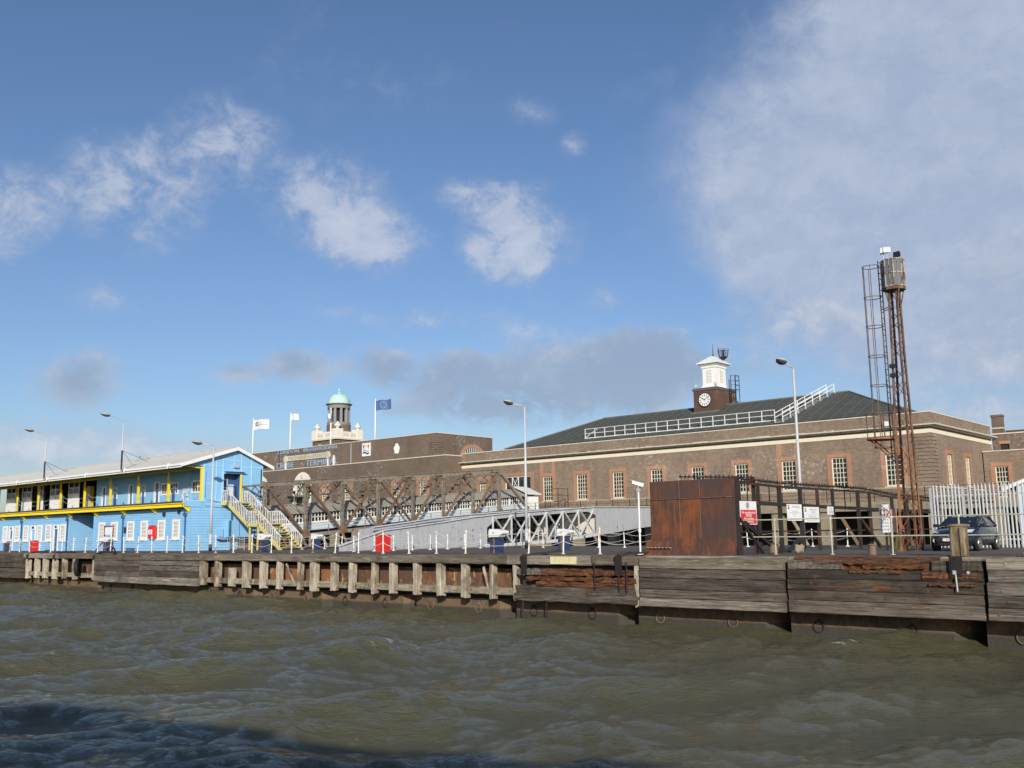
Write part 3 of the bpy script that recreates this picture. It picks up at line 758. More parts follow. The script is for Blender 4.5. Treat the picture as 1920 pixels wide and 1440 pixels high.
# ------------------------------------------------------------------ river wall under the terminal
rw = thing('river_wall', 'concrete riverside jetty on square columns with dark openings below the brick terminal', 'river wall', (-40, 78, 0))
p = MB(); p.box(-160, 30, 78.0, 84.5, 5.42, 5.82); p.build('jetty_slab', M['concrete'], rw)
p = MB(); p.box(-160, 30, 77.86, 78.3, 5.10, 5.60); p.build('edge_beam', M['concrete'], rw)
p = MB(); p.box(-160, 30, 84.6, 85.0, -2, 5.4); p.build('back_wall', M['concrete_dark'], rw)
for i in range(34):
    x = -38.55 + 4.4 * (i - 18)
    if x > 10: break
    p = MB(); p.box(x - .48, x + .48, 78.05, 78.9, -2, 5.1); p.build('column', M['concrete'], rw)
    p = MB(); p.bar((x + 1.2, 78.5, 4.6), (x + 2.9, 79.3, 1.0), .26, .26); p.build('raking_strut', M['truss_rust'] if i % 3 else M['concrete'], rw)
p = MB(); p.bar((-160, 78.6, 1.6), (30, 78.6, 1.6), .35, .45); p.build('tie_beam', M['concrete'], rw)
jr = thing('jetty_railing', 'thin brown railing along the jetty in front of the brick terminal wall', 'railing', (-40, 78.2, 5.82))
for i in range(46):
    x = -90 + i * 2.0
    MB().bar((x, 78.2, 5.82), (x, 78.2, 6.90), .05, .05).build('post', M['rust_fence'], jr)
for z in (6.2, 6.55, 6.88):
    MB().bar((-90, 78.2, z), (0, 78.2, z), .035, .035).build('rail', M['rust_fence'], jr)

# ------------------------------------------------------------------ terminal building (right)
T = thing('terminal_building', 'long brown brick terminal building with cream cornice and green hipped roof', 'building', (-55, 84, 5.6))
TX0, TX1, TY0, TY1 = -82.57, -27.07, 84.0, 101.5
wins = [-69.05 + 4.838 * i for i in range(9)]
W2 = 0.71
holes = [(x - W2, x + W2, 7.28, 10.03) for x in wins] + [(-75.5, -71.55, 8.7, 10.3), (-79.6, -78.5, 8.3, 9.95)]
p = MB()
wall_holes(p, TX0, TX1, 5.7, 13.40, holes, TY0, 0.4, 'x')
p.build('front_wall', M['brick'], T)
p = MB()
ewins = [88.4, 93.5]
wall_holes(p, TY0 + .401, TY1, 5.7, 13.40, [(y - W2, y + W2, 7.35, 10.03) for y in ewins] + [(99.6, 100.2, 10.2, 10.9)], TX1, 0.4, 'y')
p.build('end_wall', M['brick'], T)
MB().box(TX0, TX1 - .41, TY1 - .4, TY1, 5.7, 13.4).build('rear_wall', M['brick_dark'], T)
MB().box(TX0 + .5, TX1 - .5, TY0 + .9, TY1 - .5, 5.7, 10.6).build('interior', M['dark_room'], T)
def surround(parent, x, z0, z1, w2, plane, axis, wide=.40, top=.38):
    mb = MB()
    def bx(p_, q, r_, t, pr=.03):
        if axis == 'x': mb.box(p_, q, plane - pr, plane + .02, r_, t)
        else: mb.box(plane - .02, plane + pr, p_, q, r_, t)
    bx(x - w2 - wide, x - w2, z0 - .02, z1); bx(x + w2, x + w2 + wide, z0 - .02, z1); bx(x - w2 - wide, x + w2 + wide, z1 + .002, z1 + top, .034)
    mb.build('surround', M['brick_orange'], parent)
    mb = MB()
    if axis == 'x': mb.box(x - w2 - .15, x + w2 + .15, plane - .08, plane + .1, z0 - .12, z0 - .022)
    else: mb.box(plane - .1, plane + .08, x - w2 - .15, x + w2 + .15, z0 - .12, z0 - .022)
    mb.build('sill', M['stone'], parent)
for i, x in enumerate(wins):
    wd = sash(T, x - W2, x + W2, 7.28, 10.03, TY0 + .10, 4, 6, 'x', .10, .045)
    surround(wd, x, 7.28, 10.03, W2, TY0, 'x')
    if i in (0, 6):
        [MB().box(a, b_, TY0 - .028, TY0 + .02, 10.42, 11.62).build('brick_strip', M['brick_orange'], wd) for a, b_ in ((x - 1.15, x - .62), (x + .66, x + 1.12))]
    else:
        mb = MB(); mb.box(x - .7, x + .7, TY0 - .02, TY0 + .02, 10.72, 11.12); mb.build('blank_panel', M['brick'], wd)
for y in ewins:
    wd = sash(T, y - W2, y + W2, 7.35, 10.03, TX1 - .10, 4, 6, 'y', .10, .045)
    surround(wd, y, 7.35, 10.03, W2, TX1, 'y')
wd = sash(T, -75.5, -71.55, 8.7, 10.3, TY0 + .1, 4, 1, 'x', .12, .12, 'white')
mb = MB(); mb.bar((-74.45, TY0 + .12, 8.8), (-73.55, TY0 + .12, 10.2), .05, .04); mb.bar((-74.45, TY0 + .12, 10.2), (-73.55, TY0 + .12, 8.8), .05, .04); mb.build('glazing_cross', M['white'], wd)
surround(wd, -73.53, 8.7, 10.3, 1.97, TY0, 'x', .55, .4)
wd = sash(T, -79.6, -78.5, 8.3, 9.95, TY0 + .1, 4, 4, 'x', .09, .045); surround(wd, -79.05, 8.3, 9.95, .55, TY0, 'x', .6, .5)
# plinth ledge, frieze, cornice, coping: front then end
mb = MB(); mb.box(TX0, TX1 + .06, TY0 - .07, TY0 - .001, 7.06, 7.17); mb.box(TX1 + .001, TX1 + .06, TY0, TY1, 7.06, 7.17); mb.build('plinth_ledge', M['stone'], T)
mb = MB(); mb.box(TX0 + .02, TX1 + .05, TY0 - .05, TY0 - .002, 11.64, 11.98); mb.box(TX1 + .002, TX1 + .05, TY0, TY1, 11.64, 11.98); mb.build('frieze', M['cream'], T)
mb = MB(); mb.box(TX0 - .5, TX1 + .62, TY0 - .62, TY0 - .001, 12.27, 12.38); mb.box(TX0 - .3, TX1 + .33, TY0 - .33, TY0 - .002, 12.16, 12.269); mb.box(TX1 + .001, TX1 + .62, TY0, TY1, 12.27, 12.38); mb.box(TX1 + .002, TX1 + .33, TY0, TY1, 12.16, 12.269)
mb.build('cornice', M['stone_cornice'], T)
for i in range(24):      # worn, birdlimed lumps along the top of the cornice
    x = rng.uniform(-66, -28); mb = MB(); mb.box(x, x + rng.uniform(.3, 1.4), TY0 - .5, TY0 - .1, 12.381, 12.39 + rng.uniform(.02, .08)) if i < 16 else mb.box(TX1 + .1, TX1 + .5, 85 + (i - 16) * 1.7, 85.5 + (i - 16) * 1.7, 12.381, 12.44)
    mb.build('cornice_crust', M['stone_cornice'], T)
mb = MB(); mb.box(TX0, TX1 + .05, TY0 - .05, TY0 + .45, 13.401, 13.50); mb.box(TX1 - .45, TX1 + .05, TY0 + .451, TY1, 13.401, 13.50); mb.build('coping', M['stone'], T)
# quoins: brick courses standing proud at the corner
for k in range(14):
    z = 7.2 + k * .315
    mb = MB(); mb.box(TX1 - 1.45, TX1 + .075, TY0 - .075, TY0 - .002, z + .03, z + .29); mb.box(TX1 + .002, TX1 + .075, TY0 - .001, TY0 + 1.3, z + .03, z + .29); mb.build('quoin', M['brick'], T)
# hipped roof with standing seams
EY0, EY1, EZ, RY, RZ = 84.5, 101.0, 13.62, 93.0, 17.2
EX0, EX1, RX0, RX1 = -76.1, -28.9, -67.6, -37.5
mb = MB(); mb.add([(EX0, EY0, EZ), (EX1, EY0, EZ), (EX1, EY1, EZ), (EX0, EY1, EZ), (RX0, RY, RZ), (RX1, RY, RZ)], [(0, 1, 5, 4), (1, 2, 5), (2, 3, 4, 5), (3, 0, 4), (3, 2, 1, 0)])
roof = mb.build('roof', M['roof_green'], T)
MB().box(TX0 + .4, TX1 - .4, TY0 + .41, TY1 - .41, 12.9, 13.1).build('flat_roof', M['roof_green'], T)
def slope_pt(x, t):      # a point up the front slope
    return (x, EY0 + (RY - EY0) * t, EZ + (RZ - EZ) * t + .02)
for i in range(1, 40):
    x = EX0 + (EX1 - EX0) * i / 40
    t = 1.0 if RX0 <= x <= RX1 else ((x - EX0) / (RX0 - EX0) if x < RX0 else (EX1 - x) / (EX1 - RX1))
    MB().bar(slope_pt(x, 0), slope_pt(x, t * .995), .04, .025).build('roof_seam', M['roof_seam'], roof)
MB().bar((EX1, EY0, EZ + .03), (RX1, RY, RZ + .03), .14, .1).build('hip_roll', M['roof_seam'], roof)
MB().bar((EX0, EY0, EZ + .03), (RX0, RY, RZ + .03), .14, .1).build('hip_roll', M['roof_seam'], roof)
MB().bar((RX0, RY, RZ + .03), (RX1, RY, RZ + .03), .16, .12).build('ridge_roll', M['roof_seam'], roof)

# clock turret
K = thing('clock_turret', 'white louvred clock turret on a square brick base astride the green roof', 'clock tower', (-52.5, 93, 16))
mb = MB(); mb.box(-53.93, -51.07, 91.0, 95.2, 15.6, 18.75); mb.build('brick_base', M['brick_red'], K)
mb = MB(); mb.box(-54.0, -51.0, 90.93, 95.27, 18.75, 19.05); mb.build('lead_cap', plain('lead_grey', (.10, .095, .10), .5), K)
mb = MB(); mb.prism([(-54.4, 90.55, 16.0), (-50.6, 90.55, 16.0), (-50.8, 90.99, 16.5), (-54.2, 90.99, 16.5)], (0, .01, .0)); mb.prism([(-51.06, 90.7, 16.1), (-50.55, 90.7, 16.05), (-50.55, 94.8, 17.6), (-51.06, 94.8, 17.75)], (0, 0, .12)); mb.build('lead_flashing', M['roof_seam'], K)
cx, cz = -52.52, 17.72
mb = MB(); mb.lathe(cx, cz, [(.80, 90.99), (.82, 90.93), (.74, 90.90)], 32, 0, 'y'); face_ = mb.build('clock_face', M['sign_black'], K)
mb = MB(); mb.lathe(cx, cz, [(.70, 90.90), (.70, 90.885)], 32, 0, 'y'); mb.build('white_dial', M['white'], face_)
for h in range(12):
    a = h * math.pi / 6
    d_ = Vector((math.sin(a), 0, math.cos(a))); q = Vector((cx, 90.88, cz))
    MB().bar(q + d_ * .46, q + d_ * .64, .075, .012, (0, 1, 0)).build('numeral', M['sign_black'], face_)
mb = MB(); mb.ring((cx, 90.885, cz), .42, .012, 24, 4, 'y'); mb.build('chapter_ring', M['sign_black'], face_)
for ang, L, wd_ in ((R(302), .40, .075), (R(57), .60, .055)):
    d_ = Vector((math.sin(ang), 0, math.cos(ang))); q = Vector((cx, 90.865, cz))
    MB().bar(q - d_ * .12, q + d_ * L, wd_, .012, (0, 1, 0)).build('clock_hand', M['sign_black'], face_)
mb = MB()
lx0, lx1, ly0, ly1 = -53.28, -51.60, 92.0, 94.1
def frust(a, b, z0, z1):
    mb.add([(lx0 - a, ly0 - a, z0), (lx1 + a, ly0 - a, z0), (lx1 + a, ly1 + a, z0), (lx0 - a, ly1 + a, z0), (lx0 - b, ly0 - b, z1), (lx1 + b, ly0 - b, z1), (lx1 + b, ly1 + b, z1), (lx0 - b, ly1 + b, z1)],
           [(3, 2, 1, 0), (4, 5, 6, 7), (0, 1, 5, 4), (1, 2, 6, 5), (2, 3, 7, 6), (3, 0, 4, 7)])
frust(.22, .04, 19.05, 19.40); frust(.035, 0, 19.401, 19.6); frust(0, 0, 19.601, 21.35); frust(.08, .10, 21.352, 21.55); frust(.10, .40, 21.552, 21.80)
mb.build('lantern', M['white'], K)
mb = MB(); frust(.50, .50, 21.802, 21.88); frust(.48, -.62, 21.882, 22.70); mb.build('lantern_roof', paint('pale_verdigris', (.74, .79, .76), .6, .08, .3, (.75, .8, .78)), K)
for k in range(9):
    z = 19.75 + k * .16
    mb = MB(); mb.box(-52.78, -52.12, 91.955, 91.998, z, z + .10); mb.box(-51.598, -51.555, 92.72, 93.36, z, z + .10); mb.build('louvre', M['sign_grey'] if k < 0 else M['white_stone'], K)
mb = MB(); mb.tube([(-52.45, 93.05, 22.6), (-52.45, 93.05, 23.0), (-52.45, 93.05, 24.1)], [.13, .05, .012], 6); mb.build('finial_spike', M['iron'], K)
mb = MB(); mb.lathe(-51.5, 93.6, [(.10, 22.3), (.42, 22.55), (.45, 22.65), (.10, 22.66), (.09, 23.3), (.2, 23.4)], 12)
for z, r_ in ((22.9, .52), (23.2, .57), (23.45, .62)):
    mb.ring((-51.5, 93.6, z), r_, .016, 14, 4, 'z')
for k in range(8):
    a = k * math.pi / 4; mb.bar((-51.5 + .45 * math.cos(a), 93.6 + .45 * math.sin(a), 22.6), (-51.5 + .62 * math.cos(a), 93.6 + .62 * math.sin(a), 23.45), .03, .03)
mb.bar((-51.9, 93.5, 22.7), (-52.05, 93.5, 23.8), .04, .04); mb.build('beacon_basket', M['iron'], K)
for fx, fy in ((-53.75, 91.2), (-51.2, 91.1)):
    mb = MB(); mb.tube([(fx, fy, 19.05), (fx, fy, 19.18)], .05, 6); mb.lathe(fx, fy, [(.10, 19.16), (.16, 19.25), (.15, 19.48), (.05, 19.52)], 8); mb.tube([(fx, fy, 19.5), (fx, fy, 19.75)], .015, 4); mb.build('corner_light', M['galv'], K)
mb = MB()
for a in ((-50.95, 93.6), (-50.95, 94.0), (-50.5, 95.0), (-50.98, 95.0), (-50.5, 94.2)):
    mb.bar((a[0], a[1], 17.3), (a[0], a[1], 20.6 if a[1] > 93.8 else 20.1), .06, .06)
for z in (19.0, 19.5, 20.0, 20.55):
    mb.bar((-50.98, 94.0, z), (-50.5, 94.2, z), .04, .04); mb.bar((-50.5, 94.2, z), (-50.5, 95.0, z), .04, .04); mb.bar((-50.98, 95.0, z), (-50.5, 95.0, z), .04, .04)
for k in range(10):
    mb.bar((-50.95, 93.6, 17.5 + .26 * k), (-50.95, 94.0, 17.5 + .26 * k), .03, .03)
mb.build('access_ladder', M['black_steel'], K)

# white railed walkway on the roof and ladder up to the ridge
q = thing('roof_walkway', 'white railed walkway running along the green roof below the clock', 'walkway', (-53, 85.7, 14))
MB().box(-64.75, -41.8, 85.45, 86.15, 14.06, 14.14).build('platform', M['white'], q)
for i in range(18):
    x = -64.7 + i * (22.85 / 17)
    mb = MB(); mb.bar((x, 85.5, 13.85), (x, 85.5, 15.12), .06, .06); mb.bar((x, 85.5, 14.02), (x, 86.2, 14.30), .07, .07); mb.build('post', M['white'], q)
for z in (14.62, 15.12):
    MB().bar((-64.73, 85.5, z), (-41.82, 85.5, z), .05, .05).build('rail', M['white'], q)
mb = MB(); mb.bar((-64.7, 85.5, 14.15), (-63.3, 85.9, 15.1), .05, .05); mb.build('end_brace', M['white'], q)
q = thing('roof_stair', 'white handrails of the roof stair climbing to the ridge right of the clock', 'stair', (-40, 89, 15))
for x in (-41.55, -40.75):
    pts = []
    for k in range(8):
        t = .03 + .95 * k / 7
        y = EY0 + (RY - EY0) * t; z = EZ + (RZ - EZ) * t
        xx = x + 1.9 * t
        pts.append((xx, y, z))
        mb = MB(); mb.bar((xx, y, z - .05), (xx, y, z + .98), .055, .055); mb.bar((xx, y, z + .06), (xx + .3, y - .45, z + .02), .05, .05); mb.build('post', M['white'], q)
    for h in (.55, .97):
        MB().bar((pts[0][0], pts[0][1], pts[0][2] + h), (pts[-1][0], pts[-1][1], pts[-1][2] + h), .055, .055).build('handrail', M['white'], q)
for k in range(26):
    t = .03 + .95 * k / 25
    y = EY0 + (RY - EY0) * t; z = EZ + (RZ - EZ) * t + .06; xx = -41.15 + 1.9 * t
    MB().box(xx - .4, xx + .4, y - .1, y + .1, z - .02, z + .02).build('tread', M['galv'], q)

# lower wing on the right, with chimney
q = thing('side_wing', 'low brick wing with a stepped parapet and chimney right of the terminal', 'building', (-22, 98, 5.6))
mb = MB(); wall_holes(mb, -26.95, 6, 5.7, 10.70, [(-26.02, -24.86, 6.4, 9.30)], 98.0, .4, 'x'); mb.build('front_wall', M['brick'], q)
mb = MB(); wall_holes(mb, -27.0, 6, 10.2, 12.6, [(-26.3, -25.5, 10.95, 11.65)], 101.6, .4, 'x'); mb.build('upper_wall', M['brick_dark'], q)
MB().box(-26.9, 6, 98.4, 101.7, 10.3, 10.5).build('lower_roof', M['roof_grey'], q)
MB().box(-26.9, 6, 102.02, 110, 12.0, 12.3).build('upper_roof', M['roof_grey'], q)
mb = MB(); mb.box(-27.0, 6, 97.92, 98.45, 10.701, 10.80); mb.build('lower_coping', M['stone'], q)
mb = MB(); mb.box(-27.0, 6, 101.5, 102.05, 12.601, 12.72); mb.build('upper_coping', M['stone'], q)
wd = sash(q, -26.02, -24.86, 6.4, 9.30, 98.1, 4, 6, 'x', .09, .045); surround(wd, -25.44, 6.4, 9.30, .58, 98.0, 'x', .38, .36)
MB().box(-26.25, -25.55, 101.75, 101.9, 10.9, 11.7).build('vent_opening', M['dark_room'], q)
MB().box(-26.4, -25.4, 101.56, 101.62, 11.655, 11.95).build('brick_lintel', M['brick_orange'], q)
mb = MB(); mb.box(-27.28, -26.34, 103, 103.9, 12.0, 14.68); mb.box(-27.34, -26.28, 102.94, 103.96, 14.5, 14.70); ch = mb.build('chimney', M['brick_dark'], q)
MB().box(-27.36, -26.26, 102.92, 103.98, 13.30, 13.42).build('stone_band', M['stone'], ch)
MB().box(-26.2, -22.5, 103.5, 103.8, 12.2, 13.1).build('rear_parapet', M['brick_red'], q)

# ------------------------------------------------------------------ concourse building (left), with the lettering
L = thing('concourse_building', 'tall plain brown brick hall with blue lettering, coat of arms panel and arched doorways', 'building', (-110, 82, 5.6))
LW = [-106.0, -101.15, -91.3, -86.6]
arches = [-111.15, -121.4]
holes = [(x - .62, x + .62, 8.5, 10.3) for x in LW] + [(x - 2.15, x + 2.15, 5.7, 12.68) for x in arches] + [(-131.6 - 2.15, -131.6 + 2.15, 5.7, 12.68)]
mb = MB(); wall_holes(mb, -170, TX0, 5.7, 13.15, holes, 81.27, .5, 'x'); mb.build('lower_front', M['brick_dark'], L)
MB().box(TX0 - .4, TX0, 81.771, 84.0, 5.7, 13.15).build('lower_end', M['brick_dark'], L)
mb = MB(); mb.box(-170, TX0 + .05, 81.2, 83.3, 13.151, 13.27); mb.box(-86.3, TX0 + .05, 83.301, 84.05, 13.151, 13.27); mb.build('lower_coping', M['stone'], L)
mb = MB(); mb.box(-170, -86.3, 83.27, 93.6, 13.0, 16.30); mb.build('upper_hall', M['brick_dark'], L)
mb = MB(); mb.box(-170, -86.22, 83.19, 93.68, 16.301, 16.40); mb.build('upper_coping', M['stone'], L)
for k in range(5):
    z = 13.95 + k * .3
    mb = MB(); mb.box(-87.6, -86.24, 83.21, 83.268, z, z + .22); mb.box(-86.298, -86.24, 83.269, 84.6, z, z + .22); mb.build('quoin', M['brick_dark'], L)
for x in LW:
    wd = sash(L, x - .62, x + .62, 8.5, 10.3, 81.37, 4, 5, 'x', .09, .045); surround(wd, x, 8.5, 10.3, .62, 81.27, 'x', .55, .5)
def arch_pts(x, hw, zs, zt, y, n=18):
    return [(x + hw * math.cos(math.pi * k / n), y, zs + (zt - zs) * math.sin(math.pi * k / n) ** .85) for k in range(n + 1)]
for ax in arches + [-131.6]:
    mb = MB()
    # spandrels that turn the rectangular opening into an arch
    for sgn in (1, -1):
        for k in range(9):
            a0, a1 = math.pi / 2 * k / 9, math.pi / 2 * (k + 1) / 9
            x0_, x1_ = 2.16 * math.cos(a1), 2.16 * math.cos(a0)
            z0_ = 10.1 + 2.6 * math.sin(a1) ** .85
            mb.box(*sorted((ax + sgn * x0_, ax + sgn * x1_)), 81.275, 81.7, z0_, 12.70)
    mb.build('arch_spandrel', M['brick_dark'], L)
    mb = MB(); op = arch_pts(ax, 2.14, 10.1, 12.66, 81.30)
    inn = arch_pts(ax, 1.55, 9.3, 11.2, 81.30)
    for i in range(len(op) - 1):
        mb.prism([op[i], op[i + 1], inn[i + 1], inn[i]], (0, .3, 0))
    mb.box(ax - 2.14, ax - 1.55, 81.30, 81.6, 5.7, 10.1); mb.box(ax + 1.55, ax + 2.14, 81.30, 81.6, 5.7, 10.1)
    ar = mb.build('stone_arch', M['white_stone'], L)
    mb = MB(); mb.lathe(ax, 12.0, [(.28, 81.31), (.30, 81.24), (.12, 81.2)], 10, 0, 'y'); mb.build('keystone_boss', M['stone'], ar)
    mb = MB()
    for k in range(1, 10):
        a = math.pi * k / 10; mb.bar((ax, 81.5, 9.35), (ax + 1.5 * math.cos(a), 81.5, 9.35 + 1.8 * math.sin(a)), .07, .05)
    for r_ in (.6, 1.1):
        pts = [(ax + r_ * math.cos(math.pi * k / 12), 81.5, 9.35 + r_ * 1.2 * math.sin(math.pi * k / 12)) for k in range(13)]
        for i in range(12): mb.bar(pts[i], pts[i + 1], .06, .05)
    mb.box(ax - 1.55, ax + 1.55, 81.46, 81.54, 9.2, 9.38); mb.build('fanlight_bars', M['cream'], ar)
    MB().box(ax - 1.8, ax + 1.8, 81.56, 81.66, 5.7, 11.5).build('fanlight_glass', M['glass'], ar)
    mb = MB(); mb.box(ax - 1.9, ax + 1.9, 80.3, 81.26, 9.0, 9.22); mb.build('door_canopy', M['black_steel'], ar)
# arched window on the end wall of the upper hall
mb = MB(); yc, zc = 89.8, 13.5
for i in range(16):
    a0, a1 = math.pi * i / 16, math.pi * (i + 1) / 16
    P_ = lambda r_, a: (-86.29, yc + r_ * math.cos(a), zc + r_ * .75 * math.sin(a))
    mb.prism([P_(2.35, a0), P_(2.35, a1), P_(1.75, a1), P_(1.75, a0)], (.05, 0, 0))
aw = mb.build('arched_window', M['brick_orange'], L)
mb = MB(); mb.prism([(-86.29, yc + 1.74 * math.cos(math.pi * i / 16), zc + 1.30 * math.sin(math.pi * i / 16)) for i in range(17)], (.02, 0, 0)); mb.build('pane', M['glass'], aw)
mb = MB()
for i in range(1, 9):
    y = yc - 1.74 + 3.48 * i / 9; hh = 1.30 * math.sqrt(max(0, 1 - ((y - yc) / 1.74) ** 2)); mb.box(-86.268, -86.24, y - .05, y + .05, zc, zc + hh)
mb.build('glazing_bars', M['white'], aw)
# lettering
text('LONDON', (-117.2, 83.16, 15.98), .50, 5.1, M['blue_letters'], L, depth=.05)
text('INTERNATIONAL', (-109.6, 83.16, 15.97), .50, 7.9, M['blue_letters'], L, depth=.05)
text('CRUISE', (-117.9, 83.16, 14.06), .78, 4.3, M['blue_letters'], L, depth=.05)
mb = MB(); mb.lathe(-113.9, 14.12, [(.10, 83.2), (.10, 83.12)], 8, 0, 'y'); mb.build('lettering_dot', M['blue_letters'], L)
text('TERMINAL', (-109.3, 83.16, 14.05), .78, 7.2, M['blue_letters'], L, depth=.05)
mb = MB(); mb.box(-118.1, -107.6, 83.14, 83.268, 14.62, 15.36)
for x in (-117.8, -107.9):
    mb.lathe(x, 14.95, [(.52, 83.26), (.52, 83.08), (.3, 83.05)], 14, 0, 'y')
pl = mb.build('stone_plaque', M['stone_cornice'], L)
text('PORT OF LONDON AUTHORITY', (-112.85, 83.135, 14.98), .42, 8.6, plain('carved_shadow_grey', (.27, .25, .2), .9), pl, depth=.02)
for x in (-117.8, -107.9, -106.6):
    MB().box(x - .16, x + .16, 83.12, 83.26, 13.5, 14.45 if x < -107 else 14.8).build('stone_drop', M['white_stone'], L)
# crest panel with pennants and waves
cp = MB().box(-100.5, -98.85, 83.14, 83.26, 14.25, 16.0).build('crest_panel', M['sign_white'], L)
for x, cc in ((-100.15, (.05, .10, .35)), (-99.68, (.85, .50, .10)), (-99.2, (.65, .05, .05))):
    MB().prism([(x - .2, 83.12, 15.72), (x + .2, 83.12, 15.72), (x + .02, 83.12, 15.12)], (0, .018, 0)).build('pennant', plain('pennant_paint', cc, .5), cp)
for z, cc in ((14.86, (.25, .48, .65)), (14.55, (.02, .03, .07))):
    pts = [(-100.3 + 1.25 * k / 12, 83.12, z + .10 * math.sin(k / 12 * 6.28)) for k in range(13)]
    mb = MB()
    for i in range(12): mb.prism([pts[i], pts[i + 1], (pts[i + 1][0], 83.12, pts[i + 1][2] + .2), (pts[i][0], 83.12, pts[i][2] + .2)], (0, .018, 0))
    mb.build('wave_band', plain('wave_paint', cc, .5), cp)
mb = MB(); mb.prism([(-93.9, 83.15, 14.2), (-93.3, 83.15, 14.2), (-93.2, 83.15, 14.55), (-93.05, 83.15, 14.95), (-93.3, 83.15, 15.2), (-93.45, 83.15, 15.5), (-93.75, 83.15, 15.5), (-93.9, 83.15, 15.2), (-94.15, 83.15, 14.95), (-94.0, 83.15, 14.55)], (0, .11, 0)); mb.build('white_shield', M['white'], L)
for x in (-102.9, -119.5):
    MB().tube([(x, 83.2, 13.3), (x, 83.2, 16.2)], .05, 6).build('downpipe', M['galv'] if x > -110 else M['black_steel'], L)

# domed turret behind
q = thing('domed_turret', 'round columned turret with a pale green dome on a balustraded brick tower', 'tower', (-146.4, 115, 5.6))
mb = MB(); mb.box(-150.1, -142.7, 112, 118.0, 5.7, 21.7); mb.build('brick_tower', M['brick_dark'], q)
mb = MB(); mb.box(-150.45, -142.35, 111.65, 118.35, 21.7, 22.0); mb.build('cornice', M['stone'], q)
mb = MB(); mb.box(-150.15, -142.65, 111.95, 118.05, 22.001, 23.25); mb.build('parapet', M['white_stone'], q)
for x, y in ((-149.5, 112.6), (-143.3, 112.6), (-143.3, 117.4), (-149.5, 117.4)):
    mb = MB(); mb.box(x - .75, x + .75, y - .75, y + .75, 22.002, 23.75); pr = mb.build('parapet_pier', M['white_stone'], q)
    mb = MB(); mb.lathe(x, y, [(.3, 23.75), (.25, 23.95), (.62, 24.25), (.66, 24.5), (.4, 24.7), (.2, 24.8), (.18, 25.0), (.06, 25.15)], 12); mb.build('urn', M['white_stone'], pr)
for x in (-147.6, -145.2):
    MB().box(x - .8, x + .8, 111.90, 111.96, 22.35, 22.95).build('parapet_panel', M['stone'], q)
for y in (114.1, 115.9):
    MB().box(-142.66, -142.60, y - .6, y + .6, 22.35, 22.95).build('parapet_panel', M['stone'], q)
dx, dy = -146.0, 115.0
mb = MB(); mb.lathe(dx, dy, [(2.3, 22.8), (2.3, 24.7)], 24); mb.build('drum_base', M['brick_dark'], q)
mb = MB(); mb.lathe(dx, dy, [(2.22, 24.701), (2.22, 25.2)], 24); mb.build('drum_sill', plain('grey_stone', (.22, .215, .20), .8), q)
mb = MB(); mb.lathe(dx, dy, [(1.1, 25.2), (1.1, 28.0)], 16); mb.build('drum_core', M['dark_room'], q)
for k in range(10):
    a = 2 * math.pi * k / 10 + .2
    mb = MB(); mb.lathe(dx + 1.86 * math.cos(a), dy + 1.86 * math.sin(a), [(.32, 25.2), (.30, 25.3), (.27, 27.75), (.36, 27.9)], 10); mb.build('column', M['concrete'] if k < 0 else plain('lilac_grey_stone', (.25, .235, .24), .8) if k == 0 else bpy.data.materials['lilac_grey_stone'], q)
mb = MB(); mb.lathe(dx, dy, [(2.15, 27.9), (2.15, 28.5), (2.52, 28.68), (2.52, 28.8)], 28); mb.build('entablature', bpy.data.materials['grey_stone'], q)
mb = MB(); mb.lathe(dx, dy, [(2.50, 28.801)] + [(2.12 * math.cos(t) ** .8, 28.88 + 1.95 * math.sin(t)) for t in np.linspace(0, 1.45, 10)], 28); mb.build('dome', M['verdigris'], q, True)
mb = MB(); mb.lathe(dx, dy, [(.35, 30.75), (.16, 30.95), (.14, 31.2), (.10, 31.3), (.28, 31.45), (.30, 31.6), (.1, 31.8)], 10); mb.build('finial', M['verdigris'], q)
mb = MB(); mb.prism([(-147.6 + 1.3 * math.cos(math.pi * i / 12), 111.9, 19.8 + 1.3 * math.sin(math.pi * i / 12)) for i in range(13)], (0, .12, 0)); aw = mb.build('arched_opening', M['dark_room'], q)
mb = MB()
for i in range(1, 6): mb.box(-147.6 - 1.3 + 2.6 * i / 6 - .06, -147.6 - 1.3 + 2.6 * i / 6 + .06, 111.84, 111.9, 19.8, 19.8 + 1.3 * math.sqrt(1 - ((i / 3) - 1) ** 2))
mb.build('opening_bars', M['cream'], aw)

# flagpoles and flags on the hall roof
def flag_mesh(wd_, ht, ph, mat, amp=.12, droop=.25, nx_=16, nz_=6):
    mb = MB()
    for side in (0, 1):
        o = len(mb.v)
        for i in range(nx_ + 1):
            for j in range(nz_ + 1):
                mb.v.append(flag_pt(i / nx_, j / nz_, wd_, ht, ph, amp, droop, side * .02))
        for i in range(nx_):
            for j in range(nz_):
                a = o + i * (nz_ + 1) + j
                f = (a, a + nz_ + 1, a + nz_ + 2, a + 1)
                mb.f.append(f if side == 0 else tuple(reversed(f))); mb.m.append(0)
    return mb
def flag_pt(u, v, wd_, ht, ph, amp, droop, dy_=0.0):
    return (u * wd_ * .96, amp * u ** .6 * math.sin(u * 7.5 + ph + v * .6) + dy_, -(1 - v) * ht - droop * u ** 1.6 * ht - .03 * math.sin(u * 9 + ph))
poles = [(-136.75, 23.0, 'white flagpole behind the blue gable, furthest from the domed turret'), (-126.4, 23.05, 'white flagpole between the lettering and the first flagpole'), (-116.15, 22.8, 'white flagpole standing in front of the domed turret'), (-105.9, 23.1, 'white flagpole on the roof to the right of the domed turret')]
